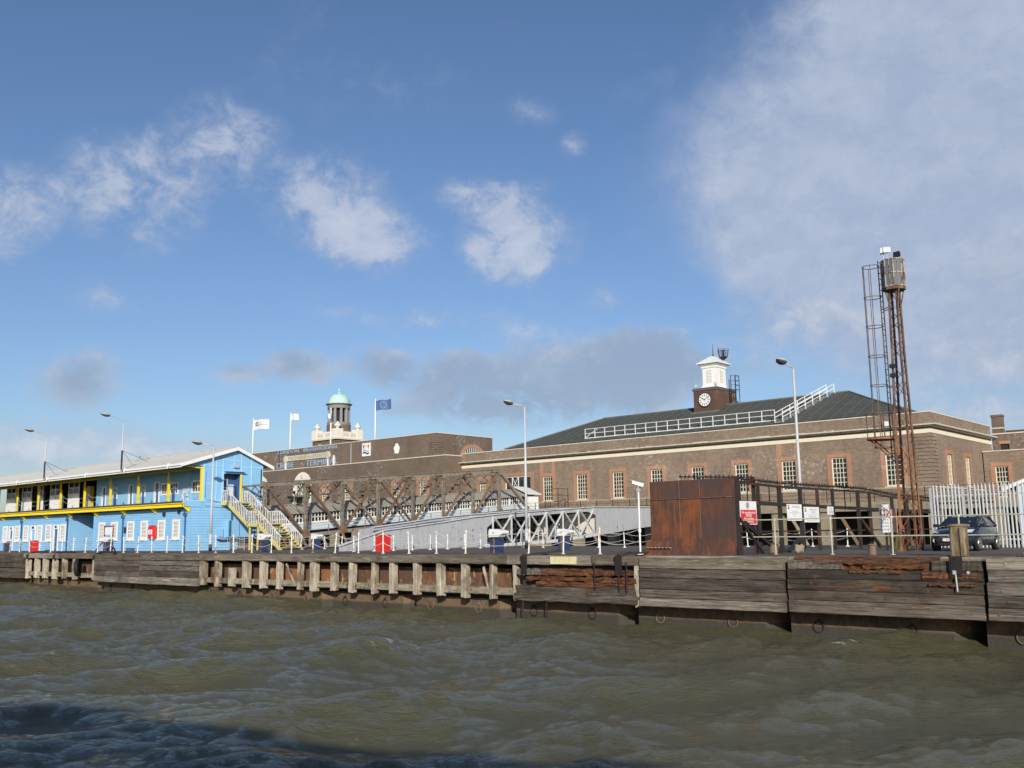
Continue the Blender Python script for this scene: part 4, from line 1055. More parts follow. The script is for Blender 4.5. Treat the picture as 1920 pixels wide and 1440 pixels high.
for x, zt, lab in poles:
    q = thing('flagpole', lab, 'flagpole', (x, 90, 16.2), 'flagpoles on the hall roof')
    MB().box(x - .2, x + .2, 89.8, 90.2, 15.8, 16.6).build('base', M['galv'], q)
    MB().tube([(x, 90, 16.5), (x, 90, zt)], [.13, .07], 8).build('pole', M['white'], q, True)
    MB().lathe(x, 90, [(.05, zt), (.12, zt + .08), (.11, zt + .16), (.03, zt + .22)], 8).build('finial', M['white'], q)
def flag(x, z, wd_, ht, ph, mat, label, amp=.12, droop=.25, rz=.0):
    f = flag_mesh(wd_, ht, ph, mat, amp, droop).build('flag', M[mat], None, True)
    f.location = (x + .09, 90, z); f.rotation_euler = (0, 0, rz)
    return tag(f, label, 'flag')
f1 = flag(-136.75, 22.9, 4.4, 1.55, .4, 'flag_white', 'white flag with a dark square logo flying left of the lettering', .14, .10)
mb = MB()
mb.v = [flag_pt(u, v, 4.4, 1.55, .4, .14, .10, -.012) for u, v in ((.12, .75), (.12, .35), (.30, .35), (.30, .75), (.17, .66), (.17, .44), (.25, .44), (.25, .66))]
mb.f = [(0, 1, 5, 4), (1, 2, 6, 5), (2, 3, 7, 6), (3, 0, 4, 7)]; mb.m = [0] * 4
o = mb.build('logo', M['sign_black'], None); o.parent = f1
for v0, v1, u0, u1 in ((.66, .72, .40, .75), (.42, .54, .36, .92)):
    mb = MB(); n_ = 6
    for i in range(n_):
        ua, ub = u0 + (u1 - u0) * i / n_, u0 + (u1 - u0) * (i + .7) / n_
        mb.add([flag_pt(ua, v0, 4.4, 1.55, .4, .14, .10, -.02), flag_pt(ub, v0, 4.4, 1.55, .4, .14, .10, -.02), flag_pt(ub, v1, 4.4, 1.55, .4, .14, .10, -.02), flag_pt(ua, v1, 4.4, 1.55, .4, .14, .10, -.02)], [(0, 1, 2, 3)])
    o = mb.build('printed_words', M['sign_grey'], None); o.parent = f1
flag(-126.4, 22.95, 2.1, .95, 1.2, 'flag_white', 'small plain white flag rippling on the second pole', .18, .1)
flag(-116.15, 21.95, 1.5, .75, 2.2, 'flag_white', 'small pale flag curling in front of the turret columns', .22, .1, -.9)
f4 = flag(-105.9, 23.0, 3.5, 1.45, 2.0, 'flag_blue', 'blue flag with a ring of gold stars right of the turret', .14, .06)
for k in range(12):
    a = 2 * math.pi * k / 12
    u, v = .5 + .17 * math.cos(a), .5 + .30 * math.sin(a)
    c0 = Vector(flag_pt(u, v, 3.5, 1.45, 2.0, .14, .06, -.03))
    pts = [(c0.x + (.10 if i % 2 == 0 else .042) * math.sin(i * math.pi / 5), c0.y, c0.z + (.10 if i % 2 == 0 else .042) * math.cos(i * math.pi / 5)) for i in range(10)]
    o = MB().prism(pts, (0, .012, 0)).build('star', M['flag_gold'], None); o.parent = f4

# ------------------------------------------------------------------ blue two-storey building on the stage
B = thing('blue_building', 'sky blue boarded two-storey building with yellow balcony and long grey roof', 'building', (-90, 42, DZ))
BX0, BX1 = -118.0, -69.21
def boards(mb, a0, a1, z0, z1, plane, axis, holes=(), pitch=.21):
    """overlapping horizontal boards, each leaning out at its foot"""
    z = z0
    while z < z1 - .01:
        t = min(z + pitch, z1)
        spans = [(a0, a1)]
        for h0, h1, hz0, hz1 in holes:
            if hz0 < t - .02 and hz1 > z + .02:
                spans = [s2 for s in spans for s2 in ((s[0], min(s[1], h0)), (max(s[0], h1), s[1])) if s2[1] - s2[0] > .01]
        for p_, q_ in spans:
            if axis == 'x':
                mb.prism([(p_, plane - .05, z + .006), (p_, plane - .004, t), (p_, plane + .02, t), (p_, plane + .02, z + .006)], (q_ - p_, 0, 0))
            else:
                mb.prism([(plane + .05, p_, z + .006), (plane - .02, p_, z + .006), (plane - .02, p_, t), (plane + .004, p_, t)], (0, q_ - p_, 0))
        z = t
LWIN_R = [(-84.3, -83.15), (-81.98, -80.82), (-79.1, -77.92), (-76.78, -75.66), (-73.97, -72.83), (-71.66, -70.56)]
LWIN_L = [(-105.4, -104.25), (-102.45, -101.2), (-100.3, -99.1), (-97.1, -95.95), (-95.2, -93.95), (-92.05, -90.85), (-108.2, -107.0), (-111.5, -110.3), (-114.5, -113.3)]
LDOOR = [(-103.85, -102.75), (-98.7, -97.4), (-93.55, -92.35), (-109.9, -108.7)]
PX0, PX1 = -90.2, -85.25
holes = [(a, b_, 3.62, 5.19) for a, b_ in LWIN_R + LWIN_L] + [(a, b_, DZ, 5.14) for a, b_ in LDOOR]
for a, b_ in ((BX0, PX0), (PX1, BX1)):
    hs = [h for h in holes if a < h[0] < b_]
    mb = MB(); wall_holes(mb, a, b_, DZ, 6.04, hs, 40.0, .2, 'x'); mb.build('lower_wall', M['blue'], B)
    mb = MB(); boards(mb, a, b_, DZ, 6.04, 40.0, 'x', hs); mb.build('cladding', M['blue'], B, kind='stuff')
# passage walls, gable lower wall
mb = MB(); mb.box(PX0 - .2, PX0, 40.201, 46.5, DZ, 6.04); mb.box(PX1, PX1 + .2, 40.201, 46.5, DZ, 6.04); mb.build('passage_wall', M['blue'], B)
mb = MB(); boards(mb, 40.05, 46.4, DZ, 6.04, PX0, 'y'); mb.build('cladding', M['blue'], B, kind='stuff')
mb = MB(); mb.box(BX1 - .2, BX1, 40.201, 46.6, DZ, 6.60); mb.build('gable_lower_wall', M['blue'], B)
mb = MB(); boards(mb, 40.0, 46.6, DZ, 6.60, BX1, 'y'); mb.build('cladding', M['blue'], B, kind='stuff')
mb = MB()
for x, y in ((BX1 - .02, 39.975), (PX0 - .02, 39.975), (PX1 + .02, 39.975), (BX1 - .02, 46.55)):
    mb.box(x - .06, x + .07, y - .03, y + .10, DZ, 6.03)
mb.build('corner_board', M['blue'], B)
MB().box(BX0, BX1, 46.4, 46.6, DZ, 9.3).build('rear_wall', M['blue'], B)
MB().box(BX0 + .3, BX1 - .3, 44.0, 44.2, DZ, 6.0).build('room_partition', M['dark_room'], B) if False else None
for a, b_ in LWIN_R + LWIN_L:
    wd = sash(B, a, b_, 3.62, 5.19, 39.93, 4, 4, 'x', .20, .05, 'white', 'glass')
    MB().box(a - .12, b_ + .12, 39.84, 39.96, 3.53, 3.615).build('sill', M['white'], wd)
for i, (a, b_) in enumerate(LDOOR):
    mb = MB(); mb.box(a, a + .28, 39.92, 40.08, DZ, 5.14); mb.box(b_ - .16, b_, 39.92, 40.08, DZ, 5.14); mb.box(a + .28, b_ - .16, 39.92, 40.08, 4.72, 5.14)
    dr = mb.build('door', M['white'], B)
    MB().box(a + .28, b_ - .16, 40.02, 40.10, DZ + .02, 4.72).build('door_leaf', M['blue_dark'] if i != 1 else M['blue'], dr)
    MB().box(a + .45, b_ - .35, 39.905, 39.94, 4.82, 5.04).build('transom_pane', M['glass'], dr)
    MB().box(b_ - .28, b_ - .24, 39.97, 40.03, 3.7, 3.85).build('handle', M['chrome'], dr)
# balcony floor and its yellow edge
MB().box(BX1 - .05, BX1 + .06, 39.38, 41.0, 6.13, 6.585).build('floor_end', M['blue'], B)
MB().box(BX0, BX1 - .06, 39.45, 46.4, 6.28, 6.58).build('upper_floor', M['dark_board'], B)
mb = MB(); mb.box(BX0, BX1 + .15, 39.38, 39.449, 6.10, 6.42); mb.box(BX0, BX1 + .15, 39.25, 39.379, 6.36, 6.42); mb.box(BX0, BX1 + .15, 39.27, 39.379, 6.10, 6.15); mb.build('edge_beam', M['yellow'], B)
MB().box(BX0, BX1, 39.451, 39.999, 6.06, 6.12).build('balcony_soffit', M['dark_board'], B)
for k in range(10):
    x = -69.15 - 5.12 * k
    MB().prism([(x - .07, 39.40, 6.095), (x - .07, 39.95, 6.05), (x - .07, 39.95, 5.72), (x - .07, 39.85, 5.72)], (.14, 0, 0)).build('bracket', M['yellow'], B)
# yellow posts and head beam
for k in range(10):
    x = -69.33 - 5.08 * k
    mb = MB(); mb.box(x - .10, x - .005, 40.93, 41.07, 6.58, 9.12); mb.box(x + .005, x + .10, 40.91, 41.09, 6.58, 8.5 if k else 9.12); mb.build('post', M['yellow'], B)
    MB().bar((x, 40.95, 9.2), (x, 39.3, 9.36), .10, .12).build('outrigger', M['yellow_old'], B)
MB().box(BX0, BX1 - .01, 40.92, 41.08, 9.121, 9.30).build('head_beam', M['yellow'], B)
# set-back upper wall: boarded part to the right, white folding doors to the left
UW = 41.95
UWIN = [(-85.97, -85.19), (-80.76, -80.04), (-77.3, -76.0), (-75.85, -74.5), (-72.36, -70.91)]
UDOOR = [(-88.2, -87.37), (-83.07, -82.24), (-78.5, -77.62)]
mb = MB(); wall_holes(mb, -89.3, BX1 - .2, 6.58, 9.9, [(a, b_, 7.33, 8.37) for a, b_ in UWIN] + [(a, b_, 6.58, 8.53) for a, b_ in UDOOR], UW, .15, 'x'); mb.build('upper_wall', M['blue'], B)
for a, b_ in UWIN:
    sash(B, a, b_, 7.33, 8.37, UW - .05, 3 if b_ - a > 1 else 2, 2, 'x', .13, .06, 'white', 'glass')
for a, b_ in UDOOR:
    mb = MB(); mb.box(a, a + .20, UW - .05, UW + .1, 6.58, 8.53); mb.box(b_ - .10, b_, UW - .05, UW + .1, 6.58, 8.53); mb.box(a + .2, b_ - .1, UW - .05, UW + .1, 8.43, 8.53)
    dr = mb.build('door', M['white'], B)
    MB().box(a + .2, b_ - .1, UW + .05, UW + .1, 6.59, 8.43).build('door_leaf', M['blue_dark'], dr)
MB().box(-73.9, -72.45, UW - .12, UW - .003, 6.6, 9.7).build('upper_panel', M['blue'], B)
WP = [(-113.5, -112.2), (-110.3, -107.9), (-106.25, -103.9), (-101.85, -101.1), (-99.4, -97.1), (-95.3, -93.0)]
for a, b_ in WP:
    MB().box(a, b_, UW, UW + .1, 6.58, 8.05).build('white_panel', M['white'], B)
    sash(B, a, b_, 8.05, 9.30, UW, 2 if b_ - a > 1 else 1, 2, 'x', .10, .09, 'white', 'glass')
MB().box(BX0, -93.0, UW, UW + .1, 9.301, 9.9).build('fascia', M['yellow_old'], B)
MB().box(BX0, -89.3, 45.2, 45.3, 6.58, 9.9).build('inner_partition', M['dark_room'], B)
MB().box(-89.5, -89.3, 41.96, 45.2, 6.58, 9.9).build('inner_side_wall', M['dark_room'], B)
for x in (-106.8, -103.2, -100.3, -96.2, -92.4):
    mb = MB(); mb.box(x - .35, x + .35, 42.6, 43.0, 6.58, 8.8); mb.build('open_door_leaf', M['truss_rust'] if x < -95 else M['yellow_old'], B)
# rope lines and stanchions along the balcony
mb = MB()
for k in range(9):
    a, b_ = -69.5 - 5.08 * k, -69.5 - 5.08 * (k + 1)
    for mid in ((a, (a + b_) / 2), ((a + b_) / 2, b_)):
        for z in (7.35, 7.75):
            pts = [(mid[0] + (mid[1] - mid[0]) * t, 40.2, z - .32 * math.sin(math.pi * t)) for t in np.linspace(0, 1, 7)]
            mb.tube(pts, .012, 4)
mb.build('balcony_rope', M['chain'], B)
for k in range(9):
    x = -72.05 - 5.08 * k
    MB().bar((x, 40.2, 6.58), (x, 40.2, 7.85), .09, .09).build('stanchion', M['blue_dark'], B)
# folding white chair and board at the open gable corner
# gable: plain panels with thin cover strips, door recess
GX = BX1
mb = MB()
gy0, gy1, dy0, dy1, dz1 = 41.08, 46.6, 42.9, 44.5, 8.83
def rz(y):   # underside of roof along the gable
    return 10.86 - (43.9 - y) * .302 if y < 43.9 else 10.86 - (y - 43.9) * .43
def gpoly(pts): mb.prism([(GX - .15, y, z) for y, z in pts], (.15, 0, 0))
gpoly([(gy0, 6.6), (dy0, 6.6), (dy0, rz(dy0)), (gy0, rz(gy0))])
gpoly([(dy1, 6.6), (gy1, 6.6), (gy1, rz(gy1)), (dy1, rz(dy1))])
gpoly([(dy0, dz1), (dy1, dz1), (dy1, rz(dy1)), (43.9, rz(43.9)), (dy0, rz(dy0))])
gpoly([(39.3, rz(39.3) - .02), (39.3, rz(39.3)), (gy0, rz(gy0)), (gy0, 9.35)])
mb.build('gable_wall', M['blue'], B)
mb = MB()
for y in (41.15, 42.25, 45.5, 46.55):
    mb.box(GX + .002, GX + .035, y - .035, y + .035, 6.6, rz(y) - .02)
for y in (42.85, 43.9, 44.55):
    mb.box(GX + .003, GX + .033, y - .03, y + .03, 8.9, rz(y) - .02)
for z in (7.95, 9.42):
    mb.box(GX + .001, GX + .03, 41.1, 42.86, z - .03, z + .03); mb.box(GX + .001, GX + .03, 44.5, 46.6, z - .03, z + .03)
mb.box(GX + .001, GX + .030, 42.8, 44.6, 9.9, 9.96); mb.box(GX + .001, GX + .05, 40, 46.6, 6.56, 6.64)
mb.box(GX + .001, GX + .045, 42.78, 42.9, 6.6, 8.95); mb.box(GX + .001, GX + .045, 42.9, 44.6, 8.83, 8.95)
mb.build('cover_strip', paint('pale_blue_paint', (.40, .66, .86), .5, .06, .2, (.2, .35, .5)), B)
MB().box(GX + .0, GX + .07, 44.44, 44.58, 6.6, 8.82).build('yellow_jamb', M['yellow'], B)
mb = MB(); mb.box(GX - .9, GX - .8, 42.7, 44.7, 6.58, 9.0); mb.box(GX - .8, GX - .151, 44.52, 44.62, 6.58, 9.0); mb.box(GX - .8, GX - .151, 42.78, 42.88, 6.58, 9.0); mb.build('door_recess', M['blue_dark'], B)
sash(B, 42.95, 43.75, 7.0, 8.45, GX - .75, 2, 2, 'y', .10, .05, 'white', 'glass')
MB().box(GX - .79, GX - .72, 43.82, 44.3, 7.1, 8.0).build('door_notice', M['walk_side'], B)
mb = MB(); mb.box(GX + .001, GX + .45, 42.85, 44.7, 8.98, 9.02); mb.build('door_hood', M['blue'], B)
mb = MB(); mb.box(GX + .002, GX + .22, 43.7, 44.15, 9.32, 9.5); mb.build('gable_light', M['galv'], B)
mb = MB(); mb.box(GX + .04, GX + .42, 43.2, 45.3, 3.72, 5.05); cb = mb.build('meter_cabinet', M['blue'], B)
MB().box(GX + .421, GX + .435, 44.23, 44.27, 3.8, 5.0).build('cabinet_seam', M['blue_dark'], cb)
mb = MB(); mb.box(GX + .04, GX + .14, 42.3, 42.95, 3.75, 4.4); mb.build('small_meter_box', M['blue'], B)
MB().box(GX + .04, GX + .5, 42.3, 45.5, 3.55, 3.62).build('cabinet_shelf', M['blue_dark'], B)
mb = MB(); mb.tube([(GX + .1, 41.2, 9.0), (GX + .1, 41.2, 6.9), (GX + .12, 41.3, 6.7), (GX + .12, 43, 6.5)], .03, 6); mb.tube([(GX + .1, 41.2, 6.2), (GX + .1, 44.2, 6.0)], .02, 6); mb.build('service_pipe', M['blue'], B)
for x, z0 in ((-69.6, DZ), (-79.7, DZ), (-90.35, DZ), (-100.6, DZ)):
    mb = MB(); mb.tube([(x, 39.85, z0), (x, 39.85, 5.55), (x, 39.75, 5.75), (x, 39.75, 6.05)], .055, 6); mb.box(x - .12, x + .12, 39.72, 39.94, 5.4, 5.65); mb.build('downpipe', M['blue_dark'], B)
for x, z in ((-72.9, 5.65), (-70.6, 5.8)):
    mb = MB(); mb.box(x - .1, x + .1, 39.78, 39.95, z - .18, z + .12); mb.build('wall_lamp', M['sign_black'], B)
MB().box(-79.45, -79.25, 39.85, 39.95, 4.2, 4.7).build('call_box', M['sign_black'], B)
# roof: two slopes of grey sheet, white gutter and barge boards
mb = MB()
EYF, EZF, RYB, RZB, EYR, EZR = 38.95, 9.46, 43.9, 10.98, 47.3, 9.52
x1 = GX + .42
mb.prism([(BX0, EYF, EZF), (BX0, RYB, RZB), (BX0, RYB, RZB - .08), (BX0, EYF, EZF - .08)], (x1 - BX0, 0, 0))
mb.prism([(BX0, RYB, RZB), (BX0, EYR, EZR), (BX0, EYR, EZR - .08), (BX0, RYB, RZB - .08)], (x1 - BX0, 0, 0))
rf = mb.build('roof', M['roof_grey'], B)
for k in range(96):
    x = BX0 + .3 + k * .51
    if x > x1: break
    MB().bar((x, EYF + .02, EZF + .015), (x, RYB - .03, RZB + .005), .05, .035).build('roof_rib', M['roof_grey'], rf)
MB().tube([(BX0, RYB, RZB + .03), (x1, RYB, RZB + .03)], .09, 6).build('ridge_cap', M['roof_grey'], rf)
mb = MB(); mb.box(BX0, x1, EYF - .14, EYF - .02, EZF - .16, EZF + .0); mb.box(BX0, x1 - .05, EYF - .019, EYF + .05, EZF - .30, EZF - .09); mb.build('gutter', M['white'], rf)
for x in (-70.7, -77.8, -84.9, -92.9, -99.8, -107.0):
    mb = MB(); mb.box(x - .06, x + .06, EYF - .2, EYF - .141, EZF - .34, EZF + .10); mb.box(x - .05, x + .05, EYF - .2, EYF + .02, EZF + .02, EZF + .08); mb.build('gutter_bracket', M['white'], rf)
mb = MB()
mb.prism([(x1 + .002, EYF - .1, EZF - .27), (x1 + .002, RYB, RZB - .25), (x1 + .002, RYB, RZB + .03), (x1 + .002, EYF - .1, EZF + .01)], (.05, 0, 0))
mb.prism([(x1 + .002, RYB + .001, RZB - .25), (x1 + .002, EYR + .1, EZR - .27), (x1 + .002, EYR + .1, EZR + .02), (x1 + .002, RYB + .001, RZB + .03)], (.05, 0, 0))
mb.build('barge_board', M['white'], rf)
mb = MB(); mb.prism([(BX0, EYF + .02, EZF - .31), (BX0, 41.9, 9.86), (BX0, 41.9, 9.92), (BX0, EYF + .02, EZF - .25)], (GX - BX0 - .05, 0, 0)); mb.build('eave_soffit', M['dark_board'], B)
mb = MB(); mb.lathe(-83.7, 43.2, [(.05, 10.6), (.05, 11.15), (.09, 11.16), (.09, 11.22)], 8); mb.build('roof_vent', M['galv'], rf)
# life ring cabinet, chair on the balcony
q = thing('lifebuoy_cabinet', 'red rounded lifebuoy cabinet with a white centre on the blue wall', 'lifebuoy cabinet', (-74.55, 39.9, 3.7))
pts = []
for k in range(24):
    a = 2 * math.pi * k / 24
    ca, sa = math.cos(a), math.sin(a)
    pts.append((-74.55 + .5 * abs(ca) ** .5 * (1 if ca > 0 else -1), 39.70, 4.2 + .56 * abs(sa) ** .5 * (1 if sa > 0 else -1)))
mb = MB(); mb.prism(pts, (0, .24, 0)); mb.prism([(-74.55 + (p_[0] + 74.55) * .86, 39.64, 4.2 + (p_[2] - 4.2) * .86) for p_ in pts], (0, .06, 0)); mb.build('case', M['red'], q)
mb = MB(); mb.box(-74.85, -74.66, 39.615, 39.645, 4.02, 4.42); mb.box(-74.44, -74.25, 39.615, 39.645, 4.02, 4.42); mb.build('label_panel', M['sign_white'], q)
mb = MB(); mb.box(-74.65, -74.45, 39.62, 39.645, 4.02, 4.42); mb.build('window', M['sign_grey'], q)
q = thing('balcony_chair', 'white chair leaning at the open end of the yellow balcony', 'chair', (-70.6, 40.3, 6.58))
mb = MB()
mb.bar((-70.9, 40.2, 6.6), (-70.55, 40.2, 7.5), .05, .05); mb.bar((-70.9, 40.6, 6.6), (-70.55, 40.6, 7.5), .05, .05); mb.bar((-70.45, 40.2, 6.6), (-70.75, 40.2, 7.05), .05, .05); mb.bar((-70.45, 40.6, 6.6), (-70.75, 40.6, 7.05), .05, .05); mb.build('legs', M['white'], q)
MB().box(-70.95, -70.5, 40.18, 40.62, 7.02, 7.06).build('seat', M['white'], q)
MB().bar((-70.62, 40.4, 7.3), (-70.55, 40.4, 7.5), .05, .44, (0, 1, 0)).build('backrest', M['white'], q)

# ------------------------------------------------------------------ outside staircase at the gable
S = thing('staircase', 'yellow steel staircase with white railings down the blue gable end', 'staircase', (-65, 43.6, DZ))
SY0, SY1 = 42.7, 44.6
prof = [(-69.1, 6.50), (-68.2, 6.50), (-65.3, 4.75), (-63.8, 4.75), (-60.8, DZ + .05)]
for y in (SY0, SY1):
    for (xa, za), (xb, zb) in zip(prof[:-1], prof[1:]):
        d_ = Vector((xb - xa, 0, zb - za)).normalized() * .04
        mb = MB(); mb.bar((xa - d_.x, y, za - .12 - d_.z), (xb + d_.x, y, zb - .12 + d_.z * -1 if False else zb - .12), .09, .26); mb.build('stringer', M['yellow_old'], S)
    for (xa, za), (xb, zb) in zip(prof[:-1], prof[1:]):
        MB().bar((xa, y, za + .92), (xb, y, zb + .92), .05, .05).build('handrail', M['white_rusty'], S)
    x = -69.0
    while x < -60.8:
        z = np.interp(x, [p_[0] for p_ in prof], [p_[1] for p_ in prof])
        MB().bar((x, y, z - .0), (x, y, z + .91), .042, .042, (1, 0, 0)).build('baluster', M['white_rusty'], S)
        x += .235
for x0_, z0_, x1_, z1_, n_ in ((-68.2, 6.5, -65.3, 4.75, 9), (-63.8, 4.75, -60.8, 2.75, 10)):
    for k in range(n_):
        x = x0_ + (x1_ - x0_) * (k + .5) / n_; z = z0_ + (z1_ - z0_) * (k + .5) / n_
        mb = MB(); mb.box(x - .15, x + .15, SY0 + .05, SY1 - .05, z - .03, z + .02); tr = mb.build('tread', M['dark_board'], S)
        MB().box(x + .151, x + .17, SY0 + .05, SY1 - .05, z - .005, z + .022).build('nosing', M['yellow_old'], tr)
MB().box(-69.15, -68.2, SY0 + .05, SY1 - .05, 6.42, 6.5).build('landing', M['galv'], S)
MB().box(-65.3, -63.8, SY0 + .05, SY1 - .05, 4.66, 4.74).build('landing', M['galv'], S)
for x in (-65.1, -64.0):
    for y in (SY0 + .1, SY1 - .1):
        MB().bar((x, y, DZ), (x, y, 4.65), .12, .12).build('support_leg', M['yellow_old'], S)
for y in (SY0 + .1, SY1 - .1):
    MB().bar((-64.0, y, 3.6), (-62.6, y, DZ), .08, .08).build('support_brace', M['yellow_old'], S)
q = thing('crowd_barrier', 'low grey steel barrier standing under the staircase', 'barrier', (-66, 42, DZ))
mb = MB(); mb.tube([(-67.2, 42.2, DZ), (-67.2, 42.2, 3.75), (-64.9, 42.2, 3.75), (-64.9, 42.2, DZ)], .025, 6); mb.build('frame', M['galv'], q)
for k in range(9):
    x = -66.95 + k * .23; MB().bar((x, 42.2, 2.9), (x, 42.2, 3.73), .02, .02).build('bar', M['galv'], q)
MB().bar((-67.2, 42.2, 2.9), (-64.9, 42.2, 2.9), .03, .03).build('lower_rail', M['galv'], q)

# ------------------------------------------------------------------ truss bridge to the shore
TB = thing('truss_bridge', 'rusty grey steel truss bridge sloping up from the landing stage to the shore', 'bridge', (-68, 60, 5))
TP = [44.7, 48.68, 52.5, 56.5, 60.65, 64.6, 68.7, 72.55]
zt = lambda y: 7.86 + (y - 44.5) * .0775
zb_ = lambda y: 3.42 + (y - 44.5) * .083
YE, ZE = 77.0, 6.15
for X_, nm in ((-66.0, 'near'), (-71.4, 'far')):
    sg = 1 if X_ > -70 else -1
    mt, mr = M['truss'], M['truss_rust']
    mb = MB(); mb.bar((X_, TP[0] - .25, zt(TP[0] - .25)), (X_, TP[-1] + .15, zt(TP[-1] + .15)), .30, .22); mb.box(X_ - .24, X_ + .24, TP[0] - .25, TP[0] - .2, 7.7, 8.1); mb.build('top_chord', mt, TB)
    mb = MB(); mb.bar((X_, TP[0] - .25, zt(TP[0] - .25) + .15), (X_, TP[-1] + .15, zt(TP[-1] + .15) + .15), .48, .05); mb.build('top_flange', mt, TB)
    mb = MB(); mb.bar((X_, TP[0] - .3, zb_(TP[0] - .3)), (X_, YE, ZE), .36, .30); mb.build('bottom_chord', mt, TB)
    for i, y in enumerate(TP):
        # laced post: two channels with lattice between
        mb = MB()
        for dy_ in (-.11, .11):
            mb.bar((X_, y + dy_, zb_(y)), (X_, y + dy_, zt(y)), .20, .045)
        n_ = 11
        for k in range(n_):
            za, zc = zb_(y) + .2 + (zt(y) - zb_(y) - .5) * k / n_, zb_(y) + .2 + (zt(y) - zb_(y) - .5) * (k + 1) / n_
            s_ = 1 if k % 2 else -1
            mb.bar((X_ + .12, y - .12 * s_, za), (X_ + .12, y + .12 * s_, zc), .02, .05, (1, 0, 0))
        mb.build('laced_post', mt, TB)
        mb = MB(); mb.prism([(X_ + .19, y - .42, zb_(y) - .15), (X_ + .19, y + .42, zb_(y) - .10), (X_ + .19, y + .25, zb_(y) + .48), (X_ + .19, y - .25, zb_(y) + .48)], (.025, 0, 0)); mb.build('gusset_plate', mr, TB)
        mb = MB(); mb.prism([(X_ + .19, y - .36, zt(y) + .08), (X_ + .19, y - .22, zt(y) - .42), (X_ + .19, y + .22, zt(y) - .42), (X_ + .19, y + .36, zt(y) + .08)], (.025, 0, 0)); mb.build('gusset_plate', mt, TB)
    def diag(i, j, top_i, mat=mr, w2=.18):
        """diagonal between post i and post j; runs from the top of i when top_i, else from its foot"""
        ya, yb = TP[i], TP[j]
        A_ = (X_, ya + .12, zt(ya) - .12) if top_i else (X_, ya + .12, zb_(ya) + .12)
        B_ = (X_, yb - .12, zb_(yb) + .12) if top_i else (X_, yb - .12, zt(yb) - .12)
        mb = MB()
        for o_ in (-.08, .08):
            mb.bar((A_[0] + o_, A_[1], A_[2]), (B_[0] + o_, B_[1], B_[2]), .05, w2)
        mb.bar((A_[0] + .0, A_[1], A_[2]), (B_[0], B_[1], B_[2]), .16, .04)
        mb.build('diagonal', mat, TB)
    diag(0, 1, True); diag(1, 2, True); diag(2, 3, True, mt, .14); diag(2, 3, False, mr, .2)
    diag(3, 4, False); diag(3, 4, True, mr, .14); diag(4, 5, False); diag(5, 6, False); diag(6, 7, False)
    mb = MB(); mb.bar((X_, TP[-1], zt(TP[-1])), (X_, YE, ZE + .1), .30, .26); mb.build('end_diagonal', mt, TB)
# sway frames across the top
for i, y in enumerate(TP):
    z = zt(y); mb = MB()
    mb.bar((-66.2, y, z - .05), (-71.2, y, z - .05), .16, .14); mb.bar((-66.2, y, z - 1.15), (-71.2, y, z - 1.15), .12, .12)
    for k in range(4):
        xa, xb = -66.2 - 1.25 * k, -66.2 - 1.25 * (k + 1)
        mb.bar((xa, y, z - .1), (xb, y, z - 1.1), .06, .06); mb.bar((xb, y, z - .1), (xa, y, z - 1.1), .06, .06)
    mb.build('sway_frame', M['truss'], TB)
    for sx_, s_ in ((-66.15, -1), (-71.25, 1)):
        pts = [(sx_ + s_ * 1.5 * math.sin(t), y, z - 2.6 + 1.5 * (1 - math.cos(t))) for t in np.linspace(0, 1.5, 6)]
        MB().tube(pts, .05, 5).build('knee_brace', M['truss'], TB)
    if i < len(TP) - 1:
        mb = MB(); y2 = TP[i + 1]; mb.bar((-66.2, y, zt(y) - .12), (-71.2, y2, zt(y2) - .12), .07, .07); mb.bar((-71.2, y, zt(y) - .12), (-66.2, y2, zt(y2) - .12), .07, .07); mb.build('top_lateral', M['truss'], TB)
# roadway
mb = MB(); mb.prism([(-65.9, 44.4, zb_(44.4) - .12), (-65.9, YE, ZE - .15), (-65.9, YE, ZE + .0), (-65.9, 44.4, zb_(44.4) + .03)], (-5.6, 0, 0)); mb.build('roadway', M['dark_board'], TB)
for i in range(16):
    y = 45.5 + 2.0 * i
    MB().bar((-66.55, y, zb_(y) + .1), (-66.55, y, zb_(y) + .72), .06, .06).build('kerb_post', M['truss'], TB)
for h in (.42, .70):
    MB().bar((-66.55, 44.6, zb_(44.6) + h), (-66.55, 76, zb_(76) + h), .05, .06).build('kerb_rail', M['galv'], TB)
mb = MB(); mb.box(-72, -65.5, 76.6, 78.2, -1.5, 5.8); mb.build('abutment', M['concrete'], TB)
mb = MB(); mb.prism([(-65.9, 44.3, DZ), (-65.9, 46.6, DZ), (-65.9, 46.6, zb_(46.6) - .3), (-65.9, 44.3, zb_(44.3) - .16)], (-5.6, 0, 0)); mb.build('bearing_ramp', M['truss_rust'], TB)

# covered walkway on the bridge
CW = thing('covered_walkway', 'covered walkway with white window frames and corrugated roof inside the truss bridge', 'walkway', (-69, 62, 5))
we = lambda y: 5.72 + (y - 50) * .0700        # eaves height
CX0, CX1, CY0, CY1 = -70.3, -67.5, 46.3, 79.6
def slab(mb, x0_, x1_, zf0, zf1, y0=CY0, y1=CY1):
    mb.add([(x0_, y0, zf0(y0)), (x0_, y1, zf0(y1)), (x1_, y1, zf0(y1)), (x1_, y0, zf0(y0)), (x0_, y0, zf1(y0)), (x0_, y1, zf1(y1)), (x1_, y1, zf1(y1)), (x1_, y0, zf1(y0))], BOX)
mb = MB(); slab(mb, CX1 - .08, CX1, lambda y: we(y) - 1.52, lambda y: we(y) - .92); mb.build('side_panel', M['walk_side'], CW)
mb = MB(); slab(mb, CX0, CX0 + .08, lambda y: we(y) - 1.52, lambda y: we(y)); mb.build('side_panel', M['walk_side'], CW)
mb = MB(); slab(mb, CX1 - .02, CX1 + .07, lambda y: we(y) - .95, lambda y: we(y) - .87); mb.build('window_sill', M['cream'], CW)
